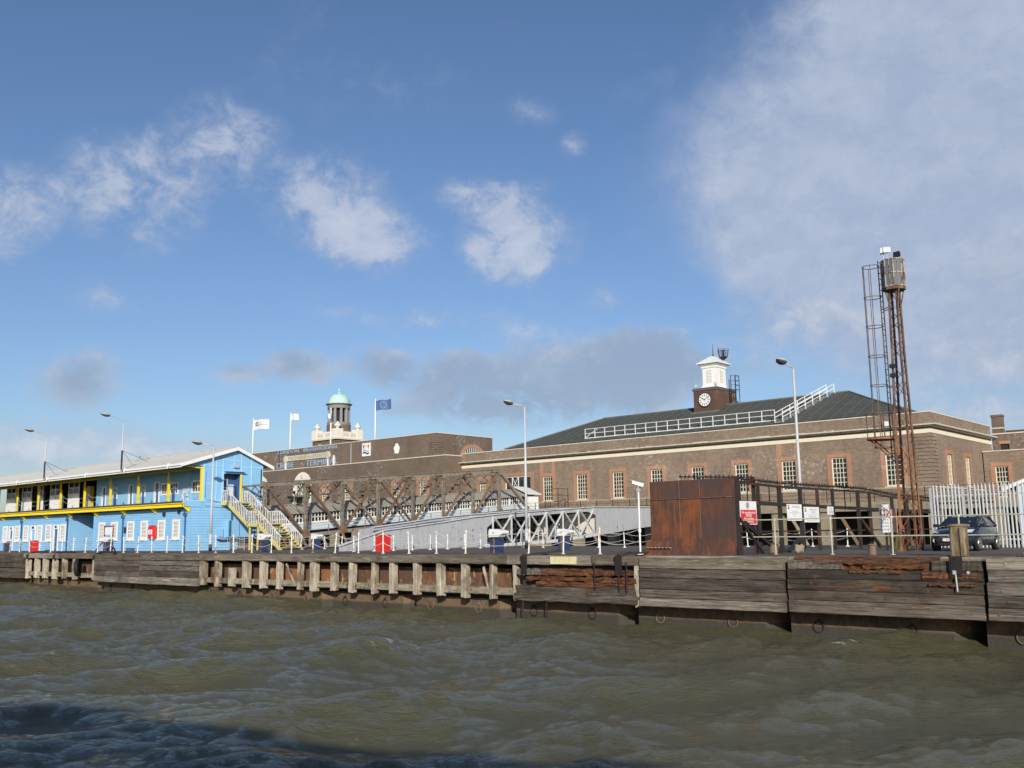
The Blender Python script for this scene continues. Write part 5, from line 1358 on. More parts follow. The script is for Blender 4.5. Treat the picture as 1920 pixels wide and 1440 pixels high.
mb = MB(); slab(mb, CX0 - .1, CX1 + .1, lambda y: we(y) - 1.62, lambda y: we(y) - 1.52); mb.build('floor', M['dark_board'], CW)
y = CY0 + .1
while y < CY1 - 1.9:
    y1_ = y + 1.86
    mb = MB()
    def sl(a, b_, l0, l1, x0_=CX1 - .07, x1_=CX1 + .02): slab(mb, x0_, x1_, lambda t: we(t) + l0, lambda t: we(t) + l1, a, b_)
    sl(y, y + .11, -.87, 0); sl(y1_ - .06, y1_, -.87, 0); sl(y + .11, y1_ - .06, -.87, -.80); sl(y + .11, y1_ - .06, -.07, 0); sl(y + .11, y1_ - .06, -.46, -.41)
    for k in range(1, 5): sl(y + .11 + 1.69 * k / 5 - .025, y + .11 + 1.69 * k / 5 + .025, -.80, -.07)
    fr = mb.build('window', M['white'], CW)
    mb = MB(); slab(mb, CX1 - .06, CX1 - .045, lambda t: we(t) - .82, lambda t: we(t) - .05, y + .09, y1_ - .04); mb.build('pane', M['glass'], fr)
    y = y1_ + .10
# corrugated roof: a wavy skin on each slope
mb = MB()
ys = np.linspace(CY0 - .2, CY1 + .2, 340)
xr = (CX0 + CX1) / 2
for (xa, xb, ha, hb) in ((CX1 + .28, xr, -.06, .70), (xr, CX0 - .28, .70, -.06)):
    o = len(mb.v)
    for i, y in enumerate(ys):
        wv = .035 * math.sin(i * math.pi / 2)
        mb.v.append((xa, y, we(y) + ha + wv)); mb.v.append((xb, y, we(y) + hb + wv))
    for i in range(len(ys) - 1):
        mb.f.append((o + 2 * i, o + 2 * i + 2, o + 2 * i + 3, o + 2 * i + 1)); mb.m.append(0)
mb.build('roof', M['corrugated'], CW)
mb = MB(); slab(mb, xr - .13, xr + .13, lambda y: we(y) + .69, lambda y: we(y) + .78); mb.build('ridge_cap', M['corrugated'], CW)
mb = MB(); mb.prism([(CX1, CY1, we(CY1)), (xr, CY1, we(CY1) + .68), (CX0, CY1, we(CY1)), (CX0, CY1, we(CY1) - 1.5), (CX1, CY1, we(CY1) - 1.5)], (0, .08, 0)); mb.build('end_wall', M['white'], CW)
mb = MB(); mb.box(CX1 - .1, CX1 + .5, CY1 - 1.2, CY1 + .3, we(CY1) - 1.6, we(CY1) - .2); mb.prism([(CX1 + .7, CY1 - 1.6, we(CY1) + .1), (CX1 - 1.4, CY1 - 1.6, we(CY1) + .95), (CX1 - 1.4, CY1 - 1.6, we(CY1) + .88), (CX1 + .7, CY1 - 1.6, we(CY1) + .02)], (0, 2.2, 0)); mb.build('porch', M['white'], CW)
# iron lobby frame at the shore end
mb = MB()
for x, y in ((-66.4, 80.3), (-64.6, 80.3), (-64.6, 82)):
    mb.bar((x, y, 5.82), (x, y, 8.4), .06, .06)
for z in (7.0, 7.7, 8.4):
    mb.bar((-66.4, 80.3, z), (-64.6, 80.3, z), .05, .05); mb.bar((-64.6, 80.3, z), (-64.6, 82, z), .05, .05)
mb.bar((-66.4, 80.3, 5.95), (-64.6, 80.3, 5.95), .05, .05); mb.build('shore_end_frame', M['rust_fence'], CW)

# ------------------------------------------------------------------ grey plate girder gangway with open lattice bay
G = thing('girder_gangway', 'grey plate girder gangway with an open latticed middle bay behind the bollards', 'gangway', (-49.5, 55, DZ))
GT = [(38.0, 3.05), (41.6, 3.97), (44.2, 4.22), (46.7, 4.48), (50.0, 4.86), (53.8, 5.16), (60.5, 5.53), (64.4, 5.74), (71.0, 5.82), (77.5, 5.86)]
GB = [(38.0, 2.72), (44.0, 2.72), (49.5, 2.72), (52.8, 2.74), (59.45, 2.98), (65.3, 3.47), (71.0, 4.01), (77.5, 4.5)]
ztop = lambda y: float(np.interp(y, [a for a, b_ in GT], [b_ for a, b_ in GT]))
zbot = lambda y: float(np.interp(y, [a for a, b_ in GB], [b_ for a, b_ in GB]))
for X_ in (-48.0, -52.2):
    for ya, yb in ((38.0 if X_ > -50 else 43.0, 41.5 if X_ > -50 else 43.5), (41.5 if X_ > -50 else 43.5, 45.0), (45.0, 48.4), (48.4, 51.4), (64.6, 68), (68, 71.4), (71.4, 75), (75, 77.5)):
        n_ = 5
        mb = MB()
        for k in range(n_):
            y0, y1 = ya + (yb - ya) * k / n_, ya + (yb - ya) * (k + 1) / n_
            mb.add([(X_ - .05, y0, zbot(y0)), (X_ - .05, y1, zbot(y1)), (X_, y1, zbot(y1)), (X_, y0, zbot(y0)), (X_ - .05, y0, ztop(y0)), (X_ - .05, y1, ztop(y1)), (X_, y1, ztop(y1)), (X_, y0, ztop(y0))], BOX)
        mb.build('web_plate', M['grey_plate'], G)
        mb = MB(); mb.box(X_ + .001, X_ + .03, yb - .12, yb - .06, zbot(yb) + .05, ztop(yb) - .12); mb.build('stiffener', M['grey_plate'], G)
    # flange of the web round the opening, corners rounded
    mb = MB()
    for k in range(12):
        y0 = 51.4 + 13.2 * k / 12; y1 = 51.4 + 13.2 * (k + 1) / 12
        dz = lambda y: .30 + .55 * max(0, 1 - (y - 51.4) / 1.0) + .35 * max(0, 1 - (64.6 - y) / 1.2)
        mb.add([(X_ - .05, y0, ztop(y0) - dz(y0)), (X_ - .05, y1, ztop(y1) - dz(y1)), (X_, y1, ztop(y1) - dz(y1)), (X_, y0, ztop(y0) - dz(y0)), (X_ - .05, y0, ztop(y0)), (X_ - .05, y1, ztop(y1)), (X_, y1, ztop(y1)), (X_, y0, ztop(y0))], BOX)
    mb.build('web_strip', M['grey_plate'], G)
    mb = MB()
    for (ya, za), (yb, zb2) in zip(GT[:-1], GT[1:]):
        if X_ < -50 and ya < 44: continue
        mb.bar((X_ - .02, ya, za + .03), (X_ - .02, yb, zb2 + .03), .32, .06)
    mb.build('top_flange', M['grey_member'], G)
    mb = MB()
    for ya, yb in zip(np.linspace(51.2, 64.4, 9)[:-1], np.linspace(51.2, 64.6, 9)[1:]):
        mb.bar((X_ - .0, ya, zbot(ya) + .10), (X_ - .0, yb, zbot(yb) + .10), .22, .22)
    mb.build('bottom_chord', M['grey_member'], G)
    nodes = np.linspace(52.0, 64.3, 7)
    for k in range(6):
        y0, y1 = nodes[k], nodes[k + 1]; ym = (y0 + y1) / 2
        off = .06
        for j, (pa, pb) in enumerate((((y0, zbot(y0) + .15), (y1, ztop(y1) - .12)), ((y0, ztop(y0) - .12), (y1, zbot(y1) + .15)))):
            MB().bar((X_ + off + .05 * j, pa[0], pa[1]), (X_ + off + .05 * j, pb[0], pb[1]), .05, .15, (1, 0, 0)).build('lattice_bar', M['grey_member'], G)
        MB().bar((X_ + off - .04, y0, zbot(y0) + .15), (X_ + off - .04, y0, ztop(y0) - .1), .05, .13, (1, 0, 0)).build('lattice_post', M['grey_member'], G)
        MB().bar((X_ + .0, ym, zbot(ym) + .15), (X_ + .0, ym + .1, (zbot(ym) + ztop(ym)) / 2), .04, .08, (1, 0, 0)).build('lattice_strut', M['grey_member'], G)
mb = MB()
for (ya, za), (yb, zb2) in zip(GT[2:-1], GT[3:]):
    mb.prism([(-48.06, ya, za - .32), (-48.06, yb, zb2 - .32), (-48.06, yb, zb2 - .22), (-48.06, ya, za - .22)], (-4.08, 0, 0))
mb.build('gangway_floor', M['dark_board'], G)
# hooped lining plates seen through the lattice, and cream chutes hanging in the bay
for y in (62.6, 63.9):
    mb = MB()
    for k in range(8):
        a0, a1 = .2 + 1.3 * k / 8, .2 + 1.3 * (k + 1) / 8
        mb.prism([(-48.5 - 3.2 * math.cos(a0), y, 3.2 + 2.0 * math.sin(a0)), (-48.5 - 3.2 * math.cos(a1), y, 3.2 + 2.0 * math.sin(a1)), (-48.5 - 3.2 * math.cos(a1), y + 1.1, 3.2 + 2.0 * math.sin(a1)), (-48.5 - 3.2 * math.cos(a0), y + 1.1, 3.2 + 2.0 * math.sin(a0))], (0, 0, .05))
    mb.build('lining_plate', M['white'], G)
for y in (55.6, 59.9):
    mb = MB(); mb.box(-50.6, -49.9, y, y + .75, 3.6, 4.7); mb.box(-50.4, -50.1, y + .2, y + .5, 4.7, 5.0); mb.build('cream_locker', M['cream'], G)
for y in (52.9, 54.6, 57.4, 58.6, 61.2):
    MB().bar((-49.2, y, 4.35), (-50.8, y + .6, 4.95), .16, .10).build('lamp_tube', M['white'], G)
mb = MB(); mb.prism([(-52.26, 51.4, 2.8), (-52.26, 65, 3.5), (-52.26, 65, 5.3), (-52.26, 51.4, 4.6)], (-.04, 0, 0)); mb.build('dark_backing_sheet', M['dark_room'], G)  # near-black sheet standing in for the darkness behind the lattice
MB().prism([(-48.1, 65.0, 3.5), (-48.1, 65.0, 5.3), (-52.1, 65.0, 5.3), (-52.1, 65.0, 3.5)], (0, .08, 0)).build('cross_plate', M['white_stone'], G)

# silvered board panel beyond the white post, dark shed behind
q = thing('board_screen', 'silvered vertical board screen between the white camera post and the rusty steel', 'screen', (-23, 40, DZ))
for k in range(9):
    x = -26.0 + k * .18; MB().box(x, x + .17, 40.0 + rng.uniform(0, .01), 40.05, DZ, 4.75 + rng.uniform(-.02, .02)).build('board', M['wood_panel'], q)
MB().box(-26.05, -24.3, 39.96, 40.1, 4.78, 4.9).build('top_rail', M['white'], q)
MB().box(-26.0, -24.4, 40.06, 40.14, 2.9, 3.0).build('batten', M['wood_panel'], q)
q = thing('timber_bollard', 'squat brown timber mooring stump behind the chain posts', 'bollard', (-31.2, 47, DZ))
MB().lathe(-30.6, 47.5, [(.55, DZ), (.52, 3.6), (.42, 3.75), (.1, 3.78)], 12).build('stump', M['wood_pile'], q)

# ------------------------------------------------------------------ rusty steel screen on the quay edge
Q = thing('rusty_steel_screen', 'tall rusted steel plate screen standing at the edge of the timber quay', 'screen', (-20, 33.2, DZ))
XS = [-21.92, -20.52, -19.60, -18.08]
ZS = [2.66, 3.35, 4.92, 5.64]
for i in range(3):
    for j in range(3):
        mb = MB(); n_ = 6
        g = .006
        for k in range(n_):
            z0, z1 = ZS[j] + (ZS[j + 1] - ZS[j]) * k / n_, ZS[j] + (ZS[j + 1] - ZS[j]) * (k + 1) / n_
            def prof_(z):
                t = max(0, (3.35 - z) / .7); return 33.2 - .16 * t * t + (.02 if j == 2 else 0), (.36 * t if i == 0 else 0), (.09 * t if i == 2 else 0)
            (ya, la, ra), (yb, lb, rb) = prof_(z0), prof_(z1)
            x0_, x1_ = XS[i] + g, XS[i + 1] - g
            mb.add([(x0_ - la, ya, z0), (x0_ - la, ya + .03, z0), (x1_ - ra * 0, ya + .03, z0), (x1_, ya, z0), (x0_ - lb, yb, z1), (x0_ - lb, yb + .03, z1), (x1_, yb + .03, z1), (x1_, yb, z1)], BOX)
        mb.build('steel_sheet', M['rust_sheet_dark'] if j == 2 or (i, j) == (2, 1) else M['rust_sheet'], Q)
for x in XS[1:3]:
    MB().box(x - .05, x + .05, 33.24, 33.30, 2.75, 5.62).build('backing_strip', M['rust_sheet'], Q)
    MB().box(x - .014, x + .014, 33.175, 33.199, 3.35, 5.62).build('seam_weld', plain('seam_brown', (.17, .10, .07), .8) if x < -20 else bpy.data.materials['seam_brown'], Q)
mb = MB(); mb.box(-21.92, -18.06, 33.15, 33.195, 4.90, 4.935); mb.build('flange_lip', M['rust_mast'], Q)
mb = MB(); mb.prism([(-22.10, 33.02, 2.98), (-20.95, 33.04, 3.0), (-20.95, 33.12, 3.27), (-22.05, 33.10, 3.27)], (0, .02, 0)); mb.build('patch_plate', M['rust_sheet'], Q)
for k in range(7):
    MB().box(-22.0 + k * .17, -21.9 + k * .17, 33.0, 33.03, 2.985, 3.005).build('weld_bead', M['galv'], Q)
mb = MB(); mb.box(-18.15, -18.05, 33.26, 33.5, 2.7, 5.7); mb.box(-21.9, -21.8, 33.26, 33.5, 2.7, 5.6); mb.bar((-18.1, 33.4, 4.2), (-18.1, 35.4, 2.7), .08, .08); mb.bar((-21.85, 33.4, 4.2), (-21.85, 35.4, 2.7), .08, .08); mb.build('rear_brace', M['rust_fence'], Q)

# ------------------------------------------------------------------ spiked security fence
F = thing('security_fence', 'dark rusty security fence with rotating spikes running back from the steel screen', 'fence', (-18.6, 45, DZ))
FX = -18.6
def spikes(p, q, step=.21):
    mb = MB(); p, q = Vector(p), Vector(q); L = (q - p).length; d_ = (q - p).normalized()
    mb.bar(p, q, .05, .05)
    for k in range(int(L / step)):
        c_ = p + d_ * (k * step + .1); a0 = rng.uniform(0, 1.2)
        u = d_.cross(Vector((0, 0, 1))).normalized()
        for j in range(5):
            a = a0 + j * 2 * math.pi / 5
            t = u * math.cos(a) + Vector((0, 0, 1)) * math.sin(a) + d_ * rng.uniform(-.5, .5)
            e = c_ + t.normalized() * .17
            s1 = d_ * .035; s2 = t.cross(d_).normalized() * .025
            o = len(mb.v)
            mb.v += [tuple(c_ + s1), tuple(c_ - s1 * .5 + s2), tuple(c_ - s1 * .5 - s2), tuple(e)]
            mb.f += [(o, o + 1, o + 3), (o + 1, o + 2, o + 3), (o + 2, o, o + 3)]; mb.m += [0] * 3
    return mb
fy = [34.45, 36.1, 38.0, 40.0, 41.75, 43.4, 46.35, 47.8, 50.8, 53.0, 55.1, 57.0]
ftop = [5.58, 5.55, 5.50, 5.50, 5.5, 5.5, 5.5, 5.48, 5.30, 5.28, 5.24, 5.2]
for i, (y, z) in enumerate(zip(fy, ftop)):
    w2 = .20 if i in (0, 2, 3, 6, 8, 10) else .12
    MB().box(FX - .06, FX + .06, y - w2 / 2, y + w2 / 2, DZ, z).build('post', M['rust_fence'], F)
    if i < len(fy) - 1:
        y2, z2 = fy[i + 1], ftop[i + 1]
        MB().bar((FX, y, z - .06), (FX, y2, z2 - .06), .06, .09).build('top_rail', M['rust_fence'], F)
        MB().bar((FX, y, 4.74 - .02 * i), (FX, y2, 4.72 - .02 * i), .10, .15).build('middle_rail', M['rust_fence'], F)
        MB().bar((FX, y, 3.58), (FX, y2, 3.58), .05, .06).build('lower_rail', M['rust_fence'], F)
        spikes((FX, y, z + .10), (FX, y2, z2 + .10)).build('spike_bar', M['iron'], F)
for y in (35.2, 37.1, 44.8):
    MB().bar((FX, y, 4.72), (FX, y, 5.5), .04, .04).build('picket', M['rust_fence'], F)
for ya, za, yb, zb2 in ((34.5, 4.0, 37.2, DZ), (39.8, 3.4, 37.9, DZ), (46.3, 4.1, 48.2, DZ)):
    MB().bar((FX + .1, ya, za), (FX + .3, yb, zb2), .12, .14).build('raking_brace', M['rust_fence'], F)
for x in (-22.3, -20.5, -18.8):
    MB().box(x - .06, x + .06, 36.05, 36.17, DZ, 5.75).build('post', M['rust_fence'], F)
spikes((-22.3, 36.1, 5.98), (-18.7, 36.1, 5.78)).build('spike_bar', M['iron'], F)
MB().bar((-22.3, 36.1, 5.7), (-18.7, 36.1, 5.6), .06, .08).build('top_rail', M['rust_fence'], F)
for x in (-18.3, -17.1, -16.0):
    MB().box(x - .08, x + .08, 56.9, 57.06, DZ, 5.2).build('post', M['rust_fence'], F)
spikes((FX, 57.0, 5.25), (-15.3, 57.0, 5.2)).build('spike_bar', M['iron'], F)
for z in (5.0, 4.3):
    MB().bar((FX, 57, z), (-15.3, 57, z), .08, .12).build('cross_rail', M['rust_fence'], F)

# signs on the fence
def sign_plate(name, label, y0, y1, z0, z1, mat='sign_white', x=FX + .13, cat='sign'):
    q = thing(name, label, cat, (x, (y0 + y1) / 2, z0))
    MB().box(x - .03, x, y0, y1, z0, z1).build('plate', M[mat], q)
    return q
q = sign_plate('warning_sign', 'red and white warning sign with white lettering next to the rusty steel screen', 34.28, 35.66, 3.86, 4.78)
x = FX + .135
MB().box(x - .004, x + .003, 34.33, 35.61, 3.89, 4.44).build('red_field', M['sign_red'], q)
for t_, z, w2 in (('No unauthorised', 4.34, 1.10), ('access', 4.22, .46), ('No bathing', 4.09, .76), ('No fishing', 3.97, .72)):
    text(t_, (x + .008, 34.97, z), .10, w2, M['sign_white'], q, '+x', .004)
mb = MB(); mb.ring((x + .004, 34.92, 4.61), .115, .012, 20, 4, 'x'); mb.build('prohibition_ring', M['sign_black'], q)
mb = MB(); mb.box(x, x + .006, 34.89, 34.95, 4.54, 4.66); mb.lathe(34.92, 4.68, [(.02, x), (.02, x + .006)], 8, 0, 'x'); mb.build('figure_symbol', M['sign_black'], q)
def info_sign(name, label, y0, y1, z0, z1, head, lines):
    q = sign_plate(name, label, y0, y1, z0, z1)
    w_ = y1 - y0
    mb = MB(); mb.box(x, x + .004, y0 + .05, y0 + .17, z1 - .21, z1 - .05); mb.build('logo', M['sign_black'], q)
    mb = MB(); mb.box(x + .004, x + .007, y0 + .08, y0 + .14, z1 - .15, z1 - .08); mb.build('logo_window', M['sign_white'], q)
    for k, t_ in enumerate(head):
        text(t_, (x + .004, y0 + w_ * .6, z1 - .11 - .11 * k), .065, w_ * (.5 if k == 0 else .28), M['sign_grey'], q, '+x', .003)
    for k, (zf, wf2) in enumerate(lines):
        mb = MB()
        z = z0 + (z1 - z0) * zf; s0 = y0 + w_ * (.5 - wf2 / 2)
        nn = int(wf2 * 12)
        for j in range(nn):
            mb.box(x, x + .003, s0 + w_ * wf2 * j / nn, s0 + w_ * wf2 * (j + .72) / nn, z, z + .022)
        mb.build('small_print', M['sign_grey'], q)
    return q
info_sign('notice_sign', 'white restricted area notice, nearer the steel screen of the two large white signs', 38.42, 39.80, 4.02, 4.72, ['RESTRICTED AREA'], ((.56, .4), (.46, .8), (.38, .3), (.26, .2), (.12, .8)))
info_sign('notice_sign', 'white maritime security notice with two-line heading, beside the tall lamp column', 40.06, 41.55, 3.95, 4.62, ['MARITIME SECURITY', 'SURVEY'], ((.52, .8), (.40, .6), (.34, .5), (.20, .75), (.10, .7)))
q = sign_plate('small_notice', 'small white notice on the fence post right of the two large white signs', 42.5, 43.12, 4.30, 4.66)
for k, (zf, wf2) in enumerate(((.78, .5), (.62, .5), (.40, .8), (.28, .8), (.14, .7))):
    MB().box(x, x + .003, 42.81 - .31 * wf2, 42.81 + .31 * wf2, 4.30 + .36 * zf, 4.30 + .36 * zf + .03).build('small_print', M['sign_grey'], q)
q = thing('no_anchoring_sign', 'tall narrow white sign with a red ring and black anchor left of the rusty mast', 'sign', (-15.9, 42.0, 3.4))
MB().box(-15.94, -15.52, 42.0, 42.03, 3.46, 4.66).build('plate', M['sign_white'], q)
MB().box(-15.5, -15.22, 42.02, 42.05, 3.46, 4.45).build('pink_board', plain('faded_pink_board', (.55, .33, .25), .7), q)
mb = MB(); mb.ring((-15.73, 41.992, 4.30), .175, .02, 24, 4, 'y'); mb.build('red_ring', M['sign_red'], q)
mb = MB(); mb.box(-15.745, -15.715, 41.985, 42.0, 4.17, 4.43); mb.box(-15.80, -15.66, 41.985, 42.0, 4.38, 4.41); mb.bar((-15.73, 41.99, 4.17), (-15.83, 41.99, 4.26), .012, .03, (0, 1, 0)); mb.bar((-15.73, 41.99, 4.17), (-15.63, 41.99, 4.26), .012, .03, (0, 1, 0)); mb.build('anchor_symbol', M['sign_black'], q)
for k, z in enumerate((3.98, 3.84, 3.70, 3.56)):
    mb = MB()
    for j in range(4):
        mb.box(-15.90 + .09 * j, -15.84 + .09 * j, 41.99, 42.0, z, z + .07)
    mb.build('lettering', M['sign_grey'], q)
mb = MB(); mb.box(-15.78, -15.70, 42.04, 42.12, DZ, 4.7); mb.build('post', M['rust_fence'], q)

# pale pipe railing along the quay edge
P = thing('pipe_railing', 'pale lichen-stained two-rail pipe railing along the quay edge right of the steel screen', 'railing', (-12, 34.5, DZ))
px = [-18.75, -17.15, -14.93, -12.70, -10.44, -8.20, -5.95, -3.7, -1.45, .8]
for i, x in enumerate(px):
    lean = rng.uniform(-.03, .03)
    mb = MB(); mb.tube([(x + lean, 34.5, DZ), (x, 34.5, 4.02)], .028, 8); mb.lathe(x, 34.5, [(.06, 3.98), (.06, 4.07)], 8); mb.lathe(x + lean / 2, 34.5, [(.055, 3.32), (.055, 3.42)], 8); mb.lathe(x + lean, 34.5, [(.10, DZ), (.09, DZ + .03)], 8)
    mb.build('post', M['pipe_rail'], P)
    if i < len(px) - 1:
        for z in (4.03, 3.37):
            MB().tube([(x, 34.5, z), (px[i + 1], 34.5, z + rng.uniform(-.01, .01))], .024, 8).build('rail', M['pipe_rail'], P)

# palisade fence
A = thing('palisade_fence', 'tall pale steel palisade fence with pointed pales behind the parked car', 'fence', (-11, 47.2, DZ))
pm = MB()
pm.prism([(-.043, 0, 2.72), (-.02, -.03, 2.72), (.02, -.03, 2.72), (.043, 0, 2.72), (.018, -.022, 2.72), (-.018, -.022, 2.72)], (0, 0, 2.78))
pm.add([(-.043, 0, 5.50), (-.02, -.03, 5.50), (.02, -.03, 5.50), (.043, 0, 5.50), (0, .01, 5.66)], [(0, 1, 4), (1, 2, 4), (2, 3, 4), (3, 0, 4)])
pale = pm.mesh('pale', M['galv_white'])
xx = -15.32
n_ = 0
while xx < -5.0:
    if not (-14.12 < xx < -13.68):
        o = bpy.data.objects.new('pale', pale); col.objects.link(o); o.parent = A
        o.location = Vector((xx, 47.2, 0)) - A.location; o.rotation_euler = (rng.uniform(-.003, .003), rng.uniform(-.004, .004), rng.uniform(-.1, .1))
    xx += .166
for x in (-15.45, -14.02, -13.76, -10.9, -8.1):
    MB().box(x - .06, x + .06, 47.22, 47.32, DZ, 5.5).build('post', M['galv'], A)
for z in (5.08, 3.05):
    MB().box(-15.45, -5, 47.215, 47.27, z, z + .07).build('rail', M['galv'], A)
MB().box(-14.2, -13.6, 47.1, 47.13, DZ + .2, 5.45).build('gate_plate', M['galv'], A) if False else None
# lean-to beyond the palisade
q = thing('white_shelter', 'small white-framed shelter with sloping grey roof behind the palisade', 'shelter', (-13, 62, DZ))
mb = MB(); mb.prism([(-15.6, 59.8, 5.75), (-8.5, 59.8, 8.6), (-8.5, 59.8, 8.72), (-15.6, 59.8, 5.87)], (0, 5, 0)); mb.build('roof', M['roof_grey'], q)
mb = MB(); mb.prism([(-15.6, 59.7, 5.62), (-8.5, 59.7, 8.47), (-8.5, 59.7, 8.66), (-15.6, 59.7, 5.81)], (0, .09, 0)); mb.build('barge_board', M['white'], q)
mb = MB(); mb.prism([(-14.9, 60, 2.0), (-8.6, 60, 2.0), (-8.6, 60, 8.4), (-14.9, 60, 5.95)], (0, 4.6, 0)); mb.build('wall', M['walk_side'], q)
for k in range(3):
    sash(q, -14.5 + k * 1.5, -13.3 + k * 1.5, 4.3, 5.5, 59.9, 2, 2, 'x', .10, .05, 'white', 'glass_blue')

# ------------------------------------------------------------------ lattice mast with cabin, ladder and cage
Mx, My = -14.32, 41.0
m_ = thing('lattice_mast', 'tall rusty lattice light mast with a glazed cabin and a caged ladder', 'mast', (Mx, My, DZ))
hw = lambda z: float(np.interp(z, [2.7, 7.5, 11, 13.75], [.335, .27, .20, .18]))
top_x = lambda z: Mx + .07 * (z - 2.7) / 11
zz = [2.7, 3.5, 4.4, 5.35, 6.3, 7.42, 8.3, 9.1, 9.85, 10.55, 11.2, 11.8, 12.4, 13.0, 13.72]
def mcol(z): return M['mast_steel']
for sx_, sy_ in ((-1, -1), (1, -1), (1, 1), (-1, 1)):
    for za, zb2 in ((2.7, 8.3), (8.3, 13.75)):
        mb = MB()
        P_ = lambda z: Vector((top_x(z) + sx_ * hw(z), My + sy_ * hw(z), z))
        zs_ = [z for z in zz if za <= z <= zb2 + .05] if zb2 < 10 else [z for z in zz if z >= za]
        for z0, z1 in zip(zs_[:-1], zs_[1:]):
            mb.bar(P_(z0), P_(z1), .105, .02, (sx_, 0, 0)); mb.bar(P_(z0) + Vector((-.02 * sx_, 0, 0)), P_(z1) + Vector((-.02 * sx_, 0, 0)), .02, .105, (sx_, 0, 0))
        mb.build('leg', mcol(za), m_)
    MB().box(top_x(2.7) + sx_ * hw(2.7) - .12, top_x(2.7) + sx_ * hw(2.7) + .12, My + sy_ * hw(2.7) - .12, My + sy_ * hw(2.7) + .12, DZ, DZ + .03).build('foot_plate', M['rust_mast'], m_)
for k, (z0, z1) in enumerate(zip(zz[:-1], zz[1:])):
    for f in range(4):
        c0 = [(-1, -1), (1, -1), (1, 1), (-1, 1)][f]; c1_ = [(1, -1), (1, 1), (-1, 1), (-1, -1)][f]
        A_ = Vector((top_x(z0) + c0[0] * hw(z0), My + c0[1] * hw(z0), z0)); B_ = Vector((top_x(z1) + c1_[0] * hw(z1), My + c1_[1] * hw(z1), z1))
        C_ = Vector((top_x(z0) + c1_[0] * hw(z0), My + c1_[1] * hw(z0), z0)); D_ = Vector((top_x(z1) + c0[0] * hw(z1), My + c0[1] * hw(z1), z1))
        if (k + f) % 2: MB().bar(A_, B_, .035, .012, (1, 1, 0)).build('brace', mcol(z0), m_)
        else: MB().bar(C_, D_, .035, .012, (1, 1, 0)).build('brace', mcol(z0), m_)
        if k in (0, 2, 7): MB().bar(A_, B_, .035, .012, (1, 1, 0)).build('brace', mcol(z0), m_) if not (k + f) % 2 else MB().bar(C_, D_, .035, .012, (1, 1, 0)).build('brace', mcol(z0), m_)
        if k in (4, 5, 10, 13): MB().bar(A_, C_, .035, .012).build('brace', mcol(z0), m_)
for z in (9.95, 10.35):
    MB().box(top_x(z) - .3, top_x(z) - .08, My - .34, My - .2, z, z + .16).build('junction_box', M['rust_fence'], m_)
# cabin: octagon on a flared neck
cx, cy = top_x(13.8) + .02, My
r8 = [(cx + .47 * math.cos(math.pi / 8 + k * math.pi / 4), cy + .47 * math.sin(math.pi / 8 + k * math.pi / 4)) for k in range(8)]
for k in range(4):
    a = math.pi / 4 + k * math.pi / 2
    MB().bar((cx + .24 * math.cos(a), cy + .24 * math.sin(a), 13.0), (cx + .42 * math.cos(a), cy + .42 * math.sin(a), 13.78), .04, .04).build('flare_strut', M['mast_dark'], m_)
mb = MB(); mb.prism([(x, y, 13.72) for x, y in r8], (0, 0, .12)); mb.build('cabin_floor', M['rust_mast'], m_)
cab = MB().prism([(cx + (x - cx) * .93, cy + (y - cy) * .93, 15.02) for x, y in r8], (0, 0, .05)).build('cabin_top', M['galv_white'], m_)
mb = MB()
for k in range(8):
    (xa, ya), (xb, yb) = r8[k], r8[(k + 1) % 8]
    mb.bar((xa, ya, 13.84), (xa, ya, 15.05), .034, .034)
    for z in (13.87, 14.45, 15.05):
        mb.bar((xa, ya, z), (xb, yb, z), .025, .03)
    mb.bar(((xa + xb) / 2, (ya + yb) / 2, 13.84), ((xa + xb) / 2, (ya + yb) / 2, 15.05), .014, .014)
mb.build('cabin_frame', paint('rusting_pale_frame', (.50, .46, .40), .6, .1, .5, (.2, .12, .07), rust=.5), m_)
for k in range(8):
    (xa, ya), (xb, yb) = r8[k], r8[(k + 1) % 8]
    ia = lambda x, y: (cx + (x - cx) * .95, cy + (y - cy) * .95)
    (x0_, y0), (x1_, y1) = ia(xa, ya), ia(xb, yb)
    MB().add([(x0_, y0, 13.86), (x1_, y1, 13.86), (x1_, y1, 15.02), (x0_, y0, 15.02)], [(0, 1, 2, 3)]).build('cabin_pane', M['cabin_glass'], m_)
mb = MB(); mb.lathe(cx, cy, [(.13, 13.85), (.16, 14.1), (.20, 14.5), (.10, 14.85)], 10); mb.build('cabin_lamp', M['black_steel'], m_)
def flood(x, y, z, rz_, mat):
    d_ = Vector((math.sin(rz_), -math.cos(rz_), .1)).normalized(); s_ = Vector((d_.y, -d_.x, 0)).normalized(); u_ = s_.cross(d_)
    c_ = Vector((x, y, z)); mb = MB()
    f_ = [c_ + d_ * .10 + s_ * a + u_ * b_ for a, b_ in ((-.15, -.12), (.15, -.12), (.15, .12), (-.15, .12))]; r_ = [c_ - d_ * .10 + s_ * a + u_ * b_ for a, b_ in ((-.08, -.07), (.08, -.07), (.08, .07), (-.08, .07))]
    mb.add(f_ + r_, [(0, 1, 2, 3), (7, 6, 5, 4), (4, 5, 1, 0), (5, 6, 2, 1), (6, 7, 3, 2), (7, 4, 0, 3)])
    mb.bar(c_ - u_ * .1 - d_ * .05, (x, y, 15.08), .03, .03)
    fl = mb.build('floodlight', M[mat], m_)
    MB().add([p + d_ * .003 - (p - c_ - d_ * .1) * .12 for p in f_], [(0, 1, 2, 3)]).build('lens', M['lens'] if mat != 'black_steel' else M['sign_black'], fl)
flood(cx - .33, cy - .1, 15.52, -1.2, 'galv_white'); flood(cx - .16, cy - .1, 15.52, .5, 'galv_white'); flood(cx + .27, cy - .05, 15.25, -.2, 'black_steel')
